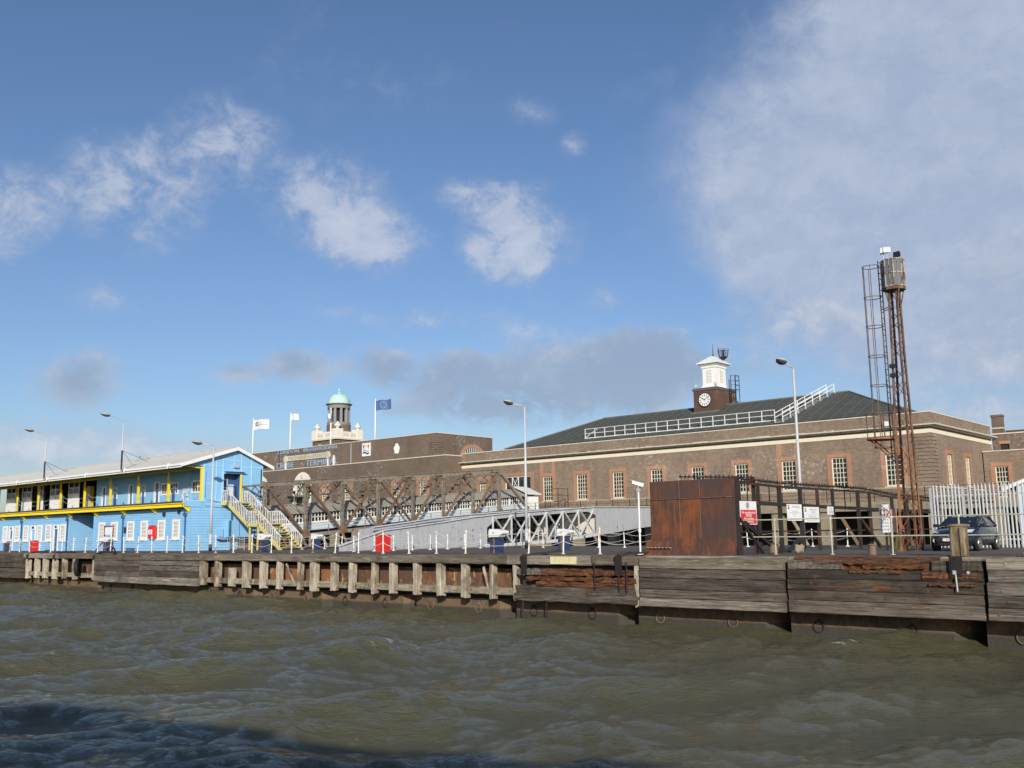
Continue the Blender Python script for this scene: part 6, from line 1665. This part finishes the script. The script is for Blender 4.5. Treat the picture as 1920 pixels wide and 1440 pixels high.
# ladder and cage
lx = -14.88
for y in (41.08, 41.40):
    MB().bar((lx, y, 6.5), (lx, y, 15.2), .035, .05).build('ladder_rail', M['mast_dark'], m_)
for k in range(34):
    z = 6.65 + k * .25
    MB().bar((lx, 41.08, z), (lx, 41.40, z), .022, .022).build('rung', M['mast_dark'], m_)
cgx, cgy, cr_ = -15.27, 41.25, .36
for z in (15.02, 13.63, 12.33, 11.02, 9.74, 7.96, 7.05):
    mb = MB(); pts = [(cgx + cr_ * math.cos(a), cgy + cr_ * math.sin(a), z) for a in np.linspace(0, 2 * math.pi, 17)]
    mb.tube(pts, .018, 5); mb.build('cage_hoop', M['mast_dark'], m_)
for a in (2.2, math.pi, 4.1, 5.0):
    zt_ = 15.02
    MB().bar((cgx + cr_ * math.cos(a), cgy + cr_ * math.sin(a), 7.05), (cgx + cr_ * math.cos(a), cgy + cr_ * math.sin(a), zt_), .03, .012).build('cage_strap', M['mast_dark'], m_)
for z in (15.1, 9.6, 13.0, 6.75):
    mb = MB(); mb.bar((lx, 41.1, z), (top_x(z) - hw(z), My - hw(z) if z != 15.1 else My, z + (.0 if z < 15 else -.05)), .04, .03); mb.bar((lx, 41.4, z), (top_x(z) - hw(z), My + hw(z), z), .04, .03); mb.build('ladder_stay', M['mast_dark'], m_)
mb = MB(); pts = [(-15.3 + .62 * math.cos(a), 41.2 + .62 * math.sin(a), 7.38) for a in np.linspace(0, 2 * math.pi, 17)[:-1]]
mb.prism(pts, (0, 0, .07)); mb.build('platform', M['rust_mast'], m_)
for a in np.linspace(.3, 6.0, 9):
    MB().bar((-15.3 + .6 * math.cos(a), 41.2 + .6 * math.sin(a), 7.44), (-15.3 + .6 * math.cos(a), 41.2 + .6 * math.sin(a), 8.5), .03, .03).build('guard_post', M['mast_dark'], m_)
mb = MB(); mb.tube([(-15.3 + .6 * math.cos(a), 41.2 + .6 * math.sin(a), 8.5) for a in np.linspace(.3, 6.0, 14)], .018, 5); mb.build('guard_rail', M['mast_dark'], m_)
for y in (40.9, 41.5):
    MB().bar((-15.7, y, 7.38), (-14.6, y, 6.3), .05, .05).build('platform_strut', M['rust_mast'], m_)
MB().box(-14.95, -14.82, 40.65, 40.8, 7.9, 8.1).build('lamp_box', M['white'], m_)

# ------------------------------------------------------------------ street lamps
def lamp(name, label, x, y, z0, zt_, arm, rise=.15, bend=False, stay=None, head=1.0, dark_foot=True, swing=0.0, pole='lamp_pole'):
    q = thing(name, label, 'street lamp', (x, y, z0), 'street lamps on the landing stage')
    zs = z0 + (zt_ - z0) * .42
    MB().tube([(x, y, z0 + (1.2 if dark_foot else 0)), (x, y, zs), (x, y, zt_)], [.095, .085, .055] if not stay else [.07, .06, .045], 10).build('pole', M[pole], q, True)
    if dark_foot:
        MB().tube([(x, y, z0), (x, y, z0 + 1.25)], .12, 10).build('pole_base', M[pole], q, True)
        MB().tube([(x, y, z0), (x, y, z0 + .5)], .125, 10).build('dark_foot', M['black_steel'], q, True)
    dx_ = -math.sin(swing)
    e = Vector((x + dx_ * arm, y - arm * math.cos(swing), zt_ + rise))
    if bend:
        pts = [(x, y, zt_ - .05)] + [(x + dx_ * arm * t, y - arm * t * math.cos(swing), zt_ + .32 * math.sin(t * math.pi / 2) ** .6 + rise * t) for t in np.linspace(.06, 1, 7)]
        e = Vector(pts[-1])
    else:
        pts = [(x, y, zt_ - .03), (x + dx_ * arm * .1, y - arm * .1, zt_ + .02), tuple(e)]
    MB().tube(pts, .038, 7).build('arm', M[pole], q, True)
    # head: an egg-shaped bowl tilted up, glass below
    mb = MB(); n_ = 9
    prof_ = [(0.05, 0)] + [(.245 * math.sin(math.pi * (t ** .75)) + .02, .92 * t) for t in np.linspace(.06, .98, n_)]
    prof_ = [(r_ * head, l_ * head) for r_, l_ in prof_]
    mb.lathe(0, 0, [(r_, -l_) for r_, l_ in prof_], 12, 0, 'y')
    up_, lo_ = MB(), MB()
    for f in mb.f:
        zc_ = sum(mb.v[i][2] for i in f) / len(f)
        t_ = up_ if zc_ > -.01 else lo_
        t_.add([mb.v[i] for i in f], [tuple(range(len(f)))])
    rot = Matrix.Rotation(-R(9), 4, 'X')
    rotz = Matrix.Rotation(-swing, 4, 'Z')
    for b_, nm, mt in ((up_, 'head', 'galv'), (lo_, 'bowl', 'lamp_glass')):
        t2 = MB(); t2.v = [tuple(e + (rotz @ rot @ Vector((v[0], v[1] + .08, v[2] * (.72 if nm == 'head' else .62))))) for v in b_.v]; t2.f = b_.f; t2.m = b_.m
        t2.build(nm, M[mt], q, True)
    if stay:
        MB().tube([(x, y, z0 + .15), (x, y, zs)], .075, 8).build('dark_sleeve', M['black_steel'], q)
        for p_ in stay:
            MB().tube([(x, y, zs), p_], .016, 5).build('stay_wire', M['black_steel'], q)
    return q
lamp('street_lamp', 'tall grey street lamp in front of the latticed gangway, between the two navy bollards', -40.45, 47.0, DZ, 11.85, 1.25, .05, pole='galv_white')
lamp('street_lamp', 'tall grey street lamp rising behind the white notices on the spiked fence', -21.45, 46.2, DZ, 11.9, 1.0, .12)
lamp('street_lamp', 'grey street lamp with a dark foot in front of the blue gable end', -64.4, 39.0, DZ, 10.5, 1.05, .10)
lamp('roof_lamp', 'lamp on a stayed pole fixed to the roof eave near the blue gable', -77.9, 38.6, 9.3, 13.45, 1.25, .12, True, [(-82.28, 41.71, 10.33), (-79.5, 41.8, 10.35)], dark_foot=False)
lamp('roof_lamp', 'lamp on a stayed pole fixed to the roof eave at the far left', -93.0, 38.6, 9.3, 13.4, 1.25, .12, True, [(-97.62, 41.5, 10.26), (-94.86, 41.55, 10.28)], dark_foot=False)

# ------------------------------------------------------------------ CCTV camera on a white post
q = thing('cctv_post', 'white post carrying a security camera left of the rusty steel screen', 'security camera', (-22.6, 33.4, DZ))
mb = MB(); mb.tube([(-22.6, 33.4, DZ), (-22.6, 33.4, 5.30)], .038, 10); mb.lathe(-22.6, 33.4, [(.15, DZ), (.14, DZ + .04), (.06, DZ + .06)], 12); mb.lathe(-22.6, 33.4, [(.065, 3.62), (.065, 3.75)], 10); mb.build('pole', M['white'], q)
mb = MB(); mb.box(-22.66, -22.54, 33.34, 33.46, 5.28, 5.42); mb.tube([(-22.6, 33.4, 5.42), (-22.6, 33.36, 5.52)], .03, 6); mb.build('bracket', M['galv'], q)
mb = MB(); mb.bar((-22.42, 33.5, 5.53), (-22.76, 33.2, 5.68), .14, .12); cb = mb.build('camera_housing', M['white'], q)
MB().bar((-22.38, 33.52, 5.60), (-22.80, 33.16, 5.76), .18, .015).build('sun_shield', M['white'], cb)
MB().tube([(-22.5, 33.45, 5.5), (-22.75, 33.4, 5.3), (-22.78, 33.4, 5.05), (-22.62, 33.4, 4.85)], .012, 5).build('cable', M['black_steel'], q)

# ------------------------------------------------------------------ chain posts and chains along the quay edge
words = ['first', 'second', 'third', 'fourth', 'fifth', 'sixth', 'seventh', 'eighth', 'ninth', 'tenth', 'eleventh', 'twelfth', 'thirteenth', 'fourteenth', 'fifteenth', 'sixteenth', 'seventeenth', 'eighteenth', 'nineteenth', 'twentieth', 'twenty-first', 'twenty-second', 'twenty-third', 'twenty-fourth', 'twenty-fifth', 'twenty-sixth', 'twenty-seventh', 'twenty-eighth', 'twenty-ninth', 'thirtieth', 'thirty-first', 'thirty-second']
def post_proto(h, label, group):
    t = thing('chain_post', label, 'post', (0, 0, 0), group)
    mb = MB(); mb.tube([(0, 0, .03), (0, 0, h)], [.035, .031], 8); mb.lathe(0, 0, [(.031, h), (.026, h + .03), (.008, h + .045)], 8); mb.build('shaft', M['white_rusty'], t)
    mb = MB(); mb.lathe(0, 0, [(.12, 0), (.11, .03), (.06, .05)], 10); mb.build('foot', M['white_rusty'], t)
    mb = MB(); mb.ring((0, 0, h - .06), .05, .012, 10, 4, 'x'); mb.ring((0, 0, h * .52), .05, .012, 10, 4, 'x'); mb.build('chain_eye', M['white_rusty'], t)
    return t
front_tops = []
proto = None
LEAN = {2: -.06, 6: .08, 7: .0, 8: -.02, 9: -.10, 16: .07, 19: .06, 20: -.1, 21: .0, 22: -.1, 23: .0, 24: -.07}
gname = 'white chain posts along the quay edge'
for k in range(32):
    x = -24.95 - 2.015 * k
    if k in (3,): continue
    lab = 'white chain post on the quay edge, %s from the camera post' % words[k if k < 3 else k - 1]
    if proto is None:
        proto = post_proto(1.12, lab, gname); o = proto; o.location = (x, 33.8, DZ)
    else:
        o = dup(proto, (x, 33.8, DZ), lab)
    ln = LEAN.get(k, rng.uniform(-.03, .03)); o.rotation_euler = (rng.uniform(-.03, .03), -ln, 0)
    front_tops.append((x, ln))
def chain(name, label, spans, r_=.016):
    mb = MB()
    for (p, q_, sag) in spans:
        p, q_ = Vector(p), Vector(q_)
        mb.tube([p.lerp(q_, t) - Vector((0, 0, 4 * sag * t * (1 - t))) for t in np.linspace(0, 1, 9)], r_, 5, 0, False)
    o = mb.build('chain', M['chain'])
    return tag(o, label, 'chain', 'chains slung between the white posts')
def tops(z): return [(x - ln * z, 33.8, DZ + z) for x, ln in front_tops]
for z, sag, lab in ((1.06, .22, 'upper white chain slung from post to post along the quay edge'), (.58, .20, 'lower white chain slung from post to post along the quay edge')):
    t_ = [(-22.6, 33.4, DZ + z)] + tops(z)
    chain('chain', lab, [(a, b_, sag * rng.uniform(.75, 1.25)) for a, b_ in zip(t_[:-1], t_[1:])])
# second row: in front of the grey gangway and along the back of the deck
g2 = 'low white chain posts in the row behind'
proto2 = None; row2 = []
spots = [(-46.6, 38.0 + 1.6 * k) for k in range(9)]
rear = [(-43.4, 50), (-41.6, 50), (-39.7, 50), (-37.0, 50), (-35.0, 50), (-32.8, 50), (-30.6, 50)]
left2 = [(-64.2, 47), (-62.6, 47), (-61.2, 47), (-59.1, 47), (-57.4, 47), (-55.7, 47), (-53.9, 47), (-52.6, 47)]
right2 = [(-21.6, 52), (-23.6, 52), (-25.6, 52), (-27.6, 52)]
for lst, h, base in ((spots, .92, 'low white post beside the grey plate girder, %s from its water end'), (rear, .95, 'low white post behind the latticed bay side, %s from the lamp'), (left2, .95, 'low white post below the truss bridge, %s from the staircase'), (right2, .95, 'low white post behind the spiked fence, %s beyond the steel screen')):
    for k, (x, y) in enumerate(lst):
        lab = base % words[k]
        if proto2 is None: proto2 = post_proto(.95, lab, g2); o = proto2; o.location = (x, y, DZ)
        else: o = dup(proto2, (x, y, DZ), lab)
        o.rotation_euler = (rng.uniform(-.04, .04), rng.uniform(-.04, .04), 0)
for lst, lab in ((spots, 'white chain drooping between the low posts beside the grey girder'), (rear, 'white chain along the low posts by the latticed gangway bay'), (left2, 'white chain along the low posts below the truss bridge'), (right2, 'white chain along the low posts behind the spiked fence')):
    chain('chain', lab, [((a[0], a[1], DZ + z), (b_[0], b_[1], DZ + z), .17) for a, b_ in zip(lst[:-1], lst[1:]) for z in (.88, .5)], .012)

# ------------------------------------------------------------------ bollards, boxes, odds and ends on the deck
def cap_bollard(label, x, y, s_=1.0, turn=0.0):
    q = thing('mooring_bollard', label, 'bollard', (x, y, DZ), 'navy bollards with white caps')
    mb = MB(); mb.box(x - .27 * s_, x + .27 * s_, y - .20, y + .20, DZ, DZ + .80 * s_); mb.build('body', M['navy'], q)
    MB().box(x - .035, x + .035, y - .24, y - .201, DZ, DZ + .79 * s_).build('rust_rib', M['truss_rust'], q)
    mb = MB()
    prof_ = [(-.33, .80), (.30, .80), (.36, .88), (.54, .94), (.58, 1.0), (.54, 1.08), (.26, 1.16), (-.27, 1.18), (-.33, 1.10)]
    mb.prism([(x + a * s_, y - .23, DZ + b_ * s_ + .001) for a, b_ in prof_], (0, .46, 0)); mb.build('cap', M['white'], q)
    MB().lathe(x, DZ + 1.0 * s_, [(.05, y - .231), (.05, y - .26)], 8, 0, 'y').build('lifting_eye', M['pipe_rail'], q)
cap_bollard('navy bollard with a white hooked cap on the quay edge, largest of them', -31.4, 34.3)
cap_bollard('navy bollard with a white hooked cap below the yellow staircase', -50.8, 34.4)
cap_bollard('navy bollard with a white hooked cap near the foot of the latticed bay', -33.6, 42.2)
cap_bollard('navy bollard with a white hooked cap at the right of the staircase foot', -58.6, 44.2)
cap_bollard('navy bollard with a white hooked cap beside the red stand by the blue wall', -73.0, 35.4)
cap_bollard('navy bollard with a white hooked cap by the far left doors', -95.4, 36.6)
q = thing('red_stand', 'dark red metal stand with a small white board next to a navy bollard', 'stand', (-75, 36.2, DZ))
mb = MB(); mb.bar((-75.3, 36.2, DZ), (-75.3, 36.2, 4.75), .09, .09); mb.bar((-73.9, 36.2, DZ), (-73.9, 36.2, 4.6), .07, .07); mb.bar((-75.35, 36.2, 4.72), (-73.85, 36.2, 4.68), .10, .10); mb.bar((-75.3, 36.2, 3.6), (-76.3, 36.0, 2.8), .07, .07); mb.bar((-73.9, 36.2, 3.2), (-73.0, 36.0, 2.8), .1, .1); mb.build('frame', plain('dark_red_paint', (.22, .03, .03), .6), q)
MB().box(-75.2, -74.0, 36.16, 36.22, 4.05, 4.6).build('white_board', M['white'], q)
for x, lab in ((-43.8, 'bright red box on the deck in front of the grey girder'), (-92.6, 'bright red box against the blue wall at the far left')):
    q = thing('red_box', lab, 'box', (x, 37.8, DZ), 'red boxes on the deck')
    w_ = .44 if x > -60 else .52
    MB().box(x - w_, x + w_, 37.7, 38.1, DZ, DZ + .93).build('body', M['red'], q)
    MB().box(x - w_ - .02, x + w_ + .02, 37.67, 38.13, DZ + .931, DZ + 1.0).build('lid', M['red'], q)
q = thing('timber_pile', 'stout yellow-brown timber mooring pile on the quay edge in front of the car', 'mooring post', (-10.03, 33.05, DZ))
mb = MB(); mb.timber((-10.05, 33.05, DZ), (-10.03, 33.05, 3.66), .48, .40, 6, .010, .05, (0, 1, 0), .04); mb.build('shaft', M['wood_pile'], q)
mb = MB(); mb.timber((-10.30, 33.05, 3.69), (-9.76, 33.05, 3.69), .46, .09, 3, .012, .03); mb.build('cap_board', M['wood_pile'], q)
MB().tube([(-9.93, 32.83, DZ), (-9.94, 32.82, 3.62)], .02, 6).build('rusty_rod', M['truss_rust'], q)
for x, y, r_, h, lab in ((-13.25, 34.0, .13, .40, 'short rusty pipe bollard on the quay edge below the mast'), (-18.3, 36.6, .18, .42, 'short dark rusty pipe bollard beside the red warning sign')):
    q = thing('pipe_bollard', lab, 'bollard', (x, y, DZ), 'short rusty pipe bollards')
    mb = MB(); mb.lathe(x, y, [(r_, DZ), (r_, DZ + h - .05)], 14); mb.build('pipe', M['truss_rust'], q)
    mb = MB(); mb.lathe(x, y, [(r_ * 1.25, DZ + h - .05), (r_ * 1.25, DZ + h)], 14); mb.build('rim', M['truss_rust'], q)
    MB().box(x - r_ * 1.9, x + r_ * 1.9, y - r_ * 1.5, y + r_ * 1.5, DZ, DZ + .025).build('base_plate', M['rust_fence'], q)
q = thing('chock_stone', 'pale stone block lying by the fence foot right of the warning sign', 'stone', (-17.6, 37.4, DZ))
mb = MB(); mb.timber((-17.70, 37.35, DZ + .16), (-17.5, 37.55, DZ + .18), .2, .32, 3, .03, .06); mb.build('block', M['concrete'], q)
for x, y, lab in ((-17.2, 47.6, 'dry brown weed tuft at the foot of the fence near the mast'), (-17.0, 46.4, 'low yellowish weed tuft at the foot of the fence')):
    q = thing('weed', lab, 'plant', (x, y, DZ), 'weeds by the fence')
    for k in range(26):
        a = rng.uniform(0, 6.28); r_ = rng.uniform(.1, .45); h = rng.uniform(.3, .95)
        mb = MB(); p0 = Vector((x + .12 * math.cos(a), y + .12 * math.sin(a), DZ)); p1 = Vector((x + r_ * math.cos(a), y + r_ * math.sin(a), DZ + h)); s_ = Vector((-math.sin(a), math.cos(a), 0)) * .04
        mb.add([p0 - s_, p0 + s_, p0.lerp(p1, .6) + s_ * 1.3, p1, p0.lerp(p1, .6) - s_ * 1.3], [(0, 1, 2, 3, 4)]); mb.build('leaf', M['weed'], q)

# ------------------------------------------------------------------ parked car
C_ = thing('parked_car', 'dark navy hatchback parked nose to the water behind the railing', 'car', (-12.62, 40.45, DZ))
CX_, CY_ = -12.62, 40.45
def st(y, zt2, hwid, zlo=.22): return (y, zt2, hwid, zlo)
sts = [(0, .58, .62, .26), (.10, .68, .72, .22), (.35, .80, .80, .20), (.8, .90, .845, .20), (1.15, .96, .855, .20), (2.0, .98, .86, .20), (3.0, 1.0, .86, .20), (3.55, 1.0, .84, .22), (3.85, .93, .78, .26), (3.95, .78, .70, .32)]
mb = MB(); o = 0
for y, zt2, hwid, zlo in sts:
    ring_ = [(-hwid * .92, zlo), (-hwid, zlo + .16), (-hwid, zt2 * .66), (-hwid * .95, zt2 * .90), (-hwid * .84, zt2), (0, zt2 + .035), (hwid * .84, zt2), (hwid * .95, zt2 * .90), (hwid, zt2 * .66), (hwid, zlo + .16), (hwid * .92, zlo)]
    mb.v += [(CX_ + a, CY_ + y, DZ + b_) for a, b_ in ring_]
n_ = 11
for i in range(len(sts) - 1):
    for k in range(n_):
        k2 = (k + 1) % n_
        mb.f.append((i * n_ + k, (i + 1) * n_ + k, (i + 1) * n_ + k2, i * n_ + k2)); mb.m.append(0)
mb.f.append(tuple(range(n_))); mb.m.append(0); mb.f.append(tuple(reversed([(len(sts) - 1) * n_ + k for k in range(n_)]))); mb.m.append(0)
body = mb.build('body', M['car_paint'], C_, True)
def cpt(x, y, z): return (CX_ + x, CY_ + y, DZ + z)
# roof and pillars
rp = [(1.85, 1.36, .55), (2.2, 1.43, .58), (2.8, 1.45, .58), (3.3, 1.41, .56)]
mb = MB()
for y, z, hwid in rp:
    mb.v += [cpt(-hwid, y, z - .05), cpt(-hwid * .8, y, z), cpt(0, y, z + .03), cpt(hwid * .8, y, z), cpt(hwid, y, z - .05)]
for i in range(3):
    for k in range(4):
        mb.f.append((i * 5 + k, i * 5 + k + 1, (i + 1) * 5 + k + 1, (i + 1) * 5 + k)); mb.m.append(0)
mb.build('car_roof', M['car_paint'], C_, True)
mb = MB(); mb.add([cpt(-.70, 1.0, .98), cpt(.70, 1.0, .98), cpt(.54, 1.84, 1.35), cpt(-.54, 1.84, 1.35)], [(0, 1, 2, 3)]); mb.build('windscreen', M['car_glass'], C_)
mb = MB(); mb.add([cpt(.70, 3.78, .98), cpt(-.70, 3.78, .98), cpt(-.54, 3.31, 1.37), cpt(.54, 3.31, 1.37)], [(0, 1, 2, 3)]); mb.build('rear_window', M['car_glass'], C_)
for s_ in (-1, 1):
    mb = MB(); q1 = [cpt(s_ * .745, 1.12, .985), cpt(s_ * .77, 2.35, .99), cpt(s_ * .575, 2.35, 1.37), cpt(s_ * .555, 1.88, 1.33)]; q2 = [cpt(s_ * .77, 2.45, .99), cpt(s_ * .745, 3.55, .99), cpt(s_ * .555, 3.25, 1.35), cpt(s_ * .575, 2.45, 1.37)]
    mb.add(q1 + q2, [(0, 1, 2, 3), (4, 5, 6, 7)] if s_ > 0 else [(3, 2, 1, 0), (7, 6, 5, 4)]); mb.build('side_window', M['car_glass'], C_)
    mb = MB(); mb.bar(cpt(s_ * .72, .98, .97), cpt(s_ * .555, 1.86, 1.36), .05, .05); mb.bar(cpt(s_ * .77, 2.4, .98), cpt(s_ * .575, 2.4, 1.39), .08, .03); mb.bar(cpt(s_ * .72, 3.72, .97), cpt(s_ * .55, 3.3, 1.38), .10, .06); mb.bar(cpt(s_ * .56, 1.86, 1.37), cpt(s_ * .57, 3.3, 1.39), .05, .05); mb.build('window_pillar', M['car_paint'], C_)
    mb = MB(); mb.prism([cpt(s_ * .42, .10, .70), cpt(s_ * .74, .26, .72), cpt(s_ * .79, .55, .84), cpt(s_ * .60, .34, .82)], (0, -.06, .015)); mb.build('headlight', M['lens'], C_)
    mb = MB(); mb.lathe(CX_ + s_ * .60, DZ + .42, [(.07, CY_ + .08), (.07, CY_ + .0)], 10, 0, 'y'); mb.build('fog_lamp', M['lens'], C_)
    mb = MB(); mb.box(*sorted((CX_ + s_ * .80, CX_ + s_ * 1.0)), CY_ + 1.18, CY_ + 1.32, DZ + .95, DZ + 1.08); mr = mb.build('wing_mirror', M['car_paint'], C_)
    MB().bar(cpt(s_ * .868, 1.2, .48), cpt(s_ * .868, 3.0, .50), .012, .03).build('side_moulding', M['chrome'], C_)
    MB().box(*sorted((CX_ + s_ * .855, CX_ + s_ * .885)), CY_ + 2.25, CY_ + 2.42, DZ + .80, DZ + .83).build('door_handle', M['chrome'], C_)
    for wy in (.72, 3.20):
        xo = CX_ + s_ * .78
        mb = MB(); mb.lathe(CY_ + wy, DZ + .31, [(.23, xo + s_ * .10), (.30, xo + s_ * .105), (.31, xo + s_ * .06), (.31, xo - s_ * .1)], 20, 0, 'x'); wl = mb.build('wheel', M['rubber'], C_)
        mb = MB(); mb.lathe(CY_ + wy, DZ + .31, [(.22, xo + s_ * .095), (.21, xo + s_ * .108)], 20, 0, 'x')
        mb.build('rim_back', M['sign_black'], wl)
        mb = MB(); mb.ring((xo + s_ * .11, CY_ + wy, DZ + .31), .205, .02, 20, 5, 'x')
        for k in range(5):
            a = k * 2 * math.pi / 5 + .3; mb.bar((xo + s_ * .115, CY_ + wy, DZ + .31), (xo + s_ * .115, CY_ + wy + .2 * math.cos(a), DZ + .31 + .2 * math.sin(a)), .06, .03, (1, 0, 0))
        mb.build('rim', M['chrome'], wl)
        mb = MB(); mb.lathe(CY_ + wy, DZ + .33, [(.37, CX_ + s_ * .80), (.37, CX_ + s_ * .862)], 20, 0, 'x'); mb.build('wheel_arch', M['rubber'], C_)
mb = MB(); mb.prism([cpt(-.50, -.012, .34), cpt(.50, -.012, .34), cpt(.40, .0, .24), cpt(-.40, .0, .24)], (0, .05, 0)); mb.prism([cpt(-.48, -.01, .53), cpt(-.52, -.01, .38), cpt(.52, -.01, .38), cpt(.48, -.01, .53)], (0, .06, 0)); mb.build('grille', M['sign_black'], C_)
mb = MB(); mb.ring(cpt(0, -.02, .60), .05, .01, 12, 4, 'y'); mb.box(CX_ - .40, CX_ + .40, CY_ - .02, CY_ + .02, DZ + .55, DZ + .57); mb.build('chrome_trim', M['chrome'], C_)
mb = MB(); mb.box(CX_ - .27, CX_ + .27, CY_ - .045, CY_ - .015, DZ + .40, DZ + .51); pl = mb.build('number_plate', M['sign_white'], C_)
text('I WI', (CX_ - .12, CY_ - .047, DZ + .455), .07, .22, M['sign_black'], pl, depth=.003)
mb = MB(); mb.lathe(CX_ + .36, CY_ + 1.45, [(.055, DZ + 1.17), (.055, DZ + 1.18)], 10); mb.build('tax_disc', M['lens'], C_)
mb = MB(); mb.box(CX_ - .5, CX_ + .5, CY_ + 2.5, CY_ + 2.7, DZ + .7, DZ + 1.2); mb.build('rear_seat', M['rubber'], C_)

# ------------------------------------------------------------------ the ferry the picture is taken from (behind the lens; its shadow lies on the water)
FA, FN = Vector((.944, .330, 0)), Vector((-.330, .944, 0))
fer = thing('ferry', 'passenger ferry lying off the stage whose shadow darkens the near water', 'boat', (0, 0, 0))
def fbox(a0, a1, n0, n1, z0, z1, name, mat):
    pts = [FA * a + FN * n_ for a, n_ in ((a0, n0), (a0, n1), (a1, n1), (a1, n0))]
    MB().add([(p.x, p.y, z0) for p in pts] + [(p.x, p.y, z1) for p in pts], BOX).build(name, mat, fer)
fbox(-16, 17, -8.6, -.5, -.8, 1.6, 'hull', M['navy'])
fbox(-15.5, 16.5, -8.4, -.7, 1.601, 1.72, 'deck', M['deck'])
fbox(-13, 15, -8.0, -2.4, 1.721, 4.5, 'saloon', M['white'])
fbox(-13.6, 15.6, -8.3, -1.8, 4.501, 4.62, 'upper_deck', M['white'])
fbox(-11, 12, -7.8, -4.9, 4.621, 7.3, 'upper_saloon', M['white'])
fbox(-11.5, 12.5, -8.0, -4.7, 7.301, 7.42, 'canopy', M['white'])
for a_, b_, z_ in ((-12, -9.2, 8.25), (-9.2, -7.4, 8.1), (-7.4, -5.0, 8.2), (-5.0, -1.5, 7.9), (-1.5, 3.0, 7.75), (3.0, 6.5, 7.6)):
    fbox(a_, b_ - .01, -6.4, -4.75, 7.421, z_, 'shadow_block', M['white'])  # unseen stepped blocks, added to shape the edge of the ferry's shadow
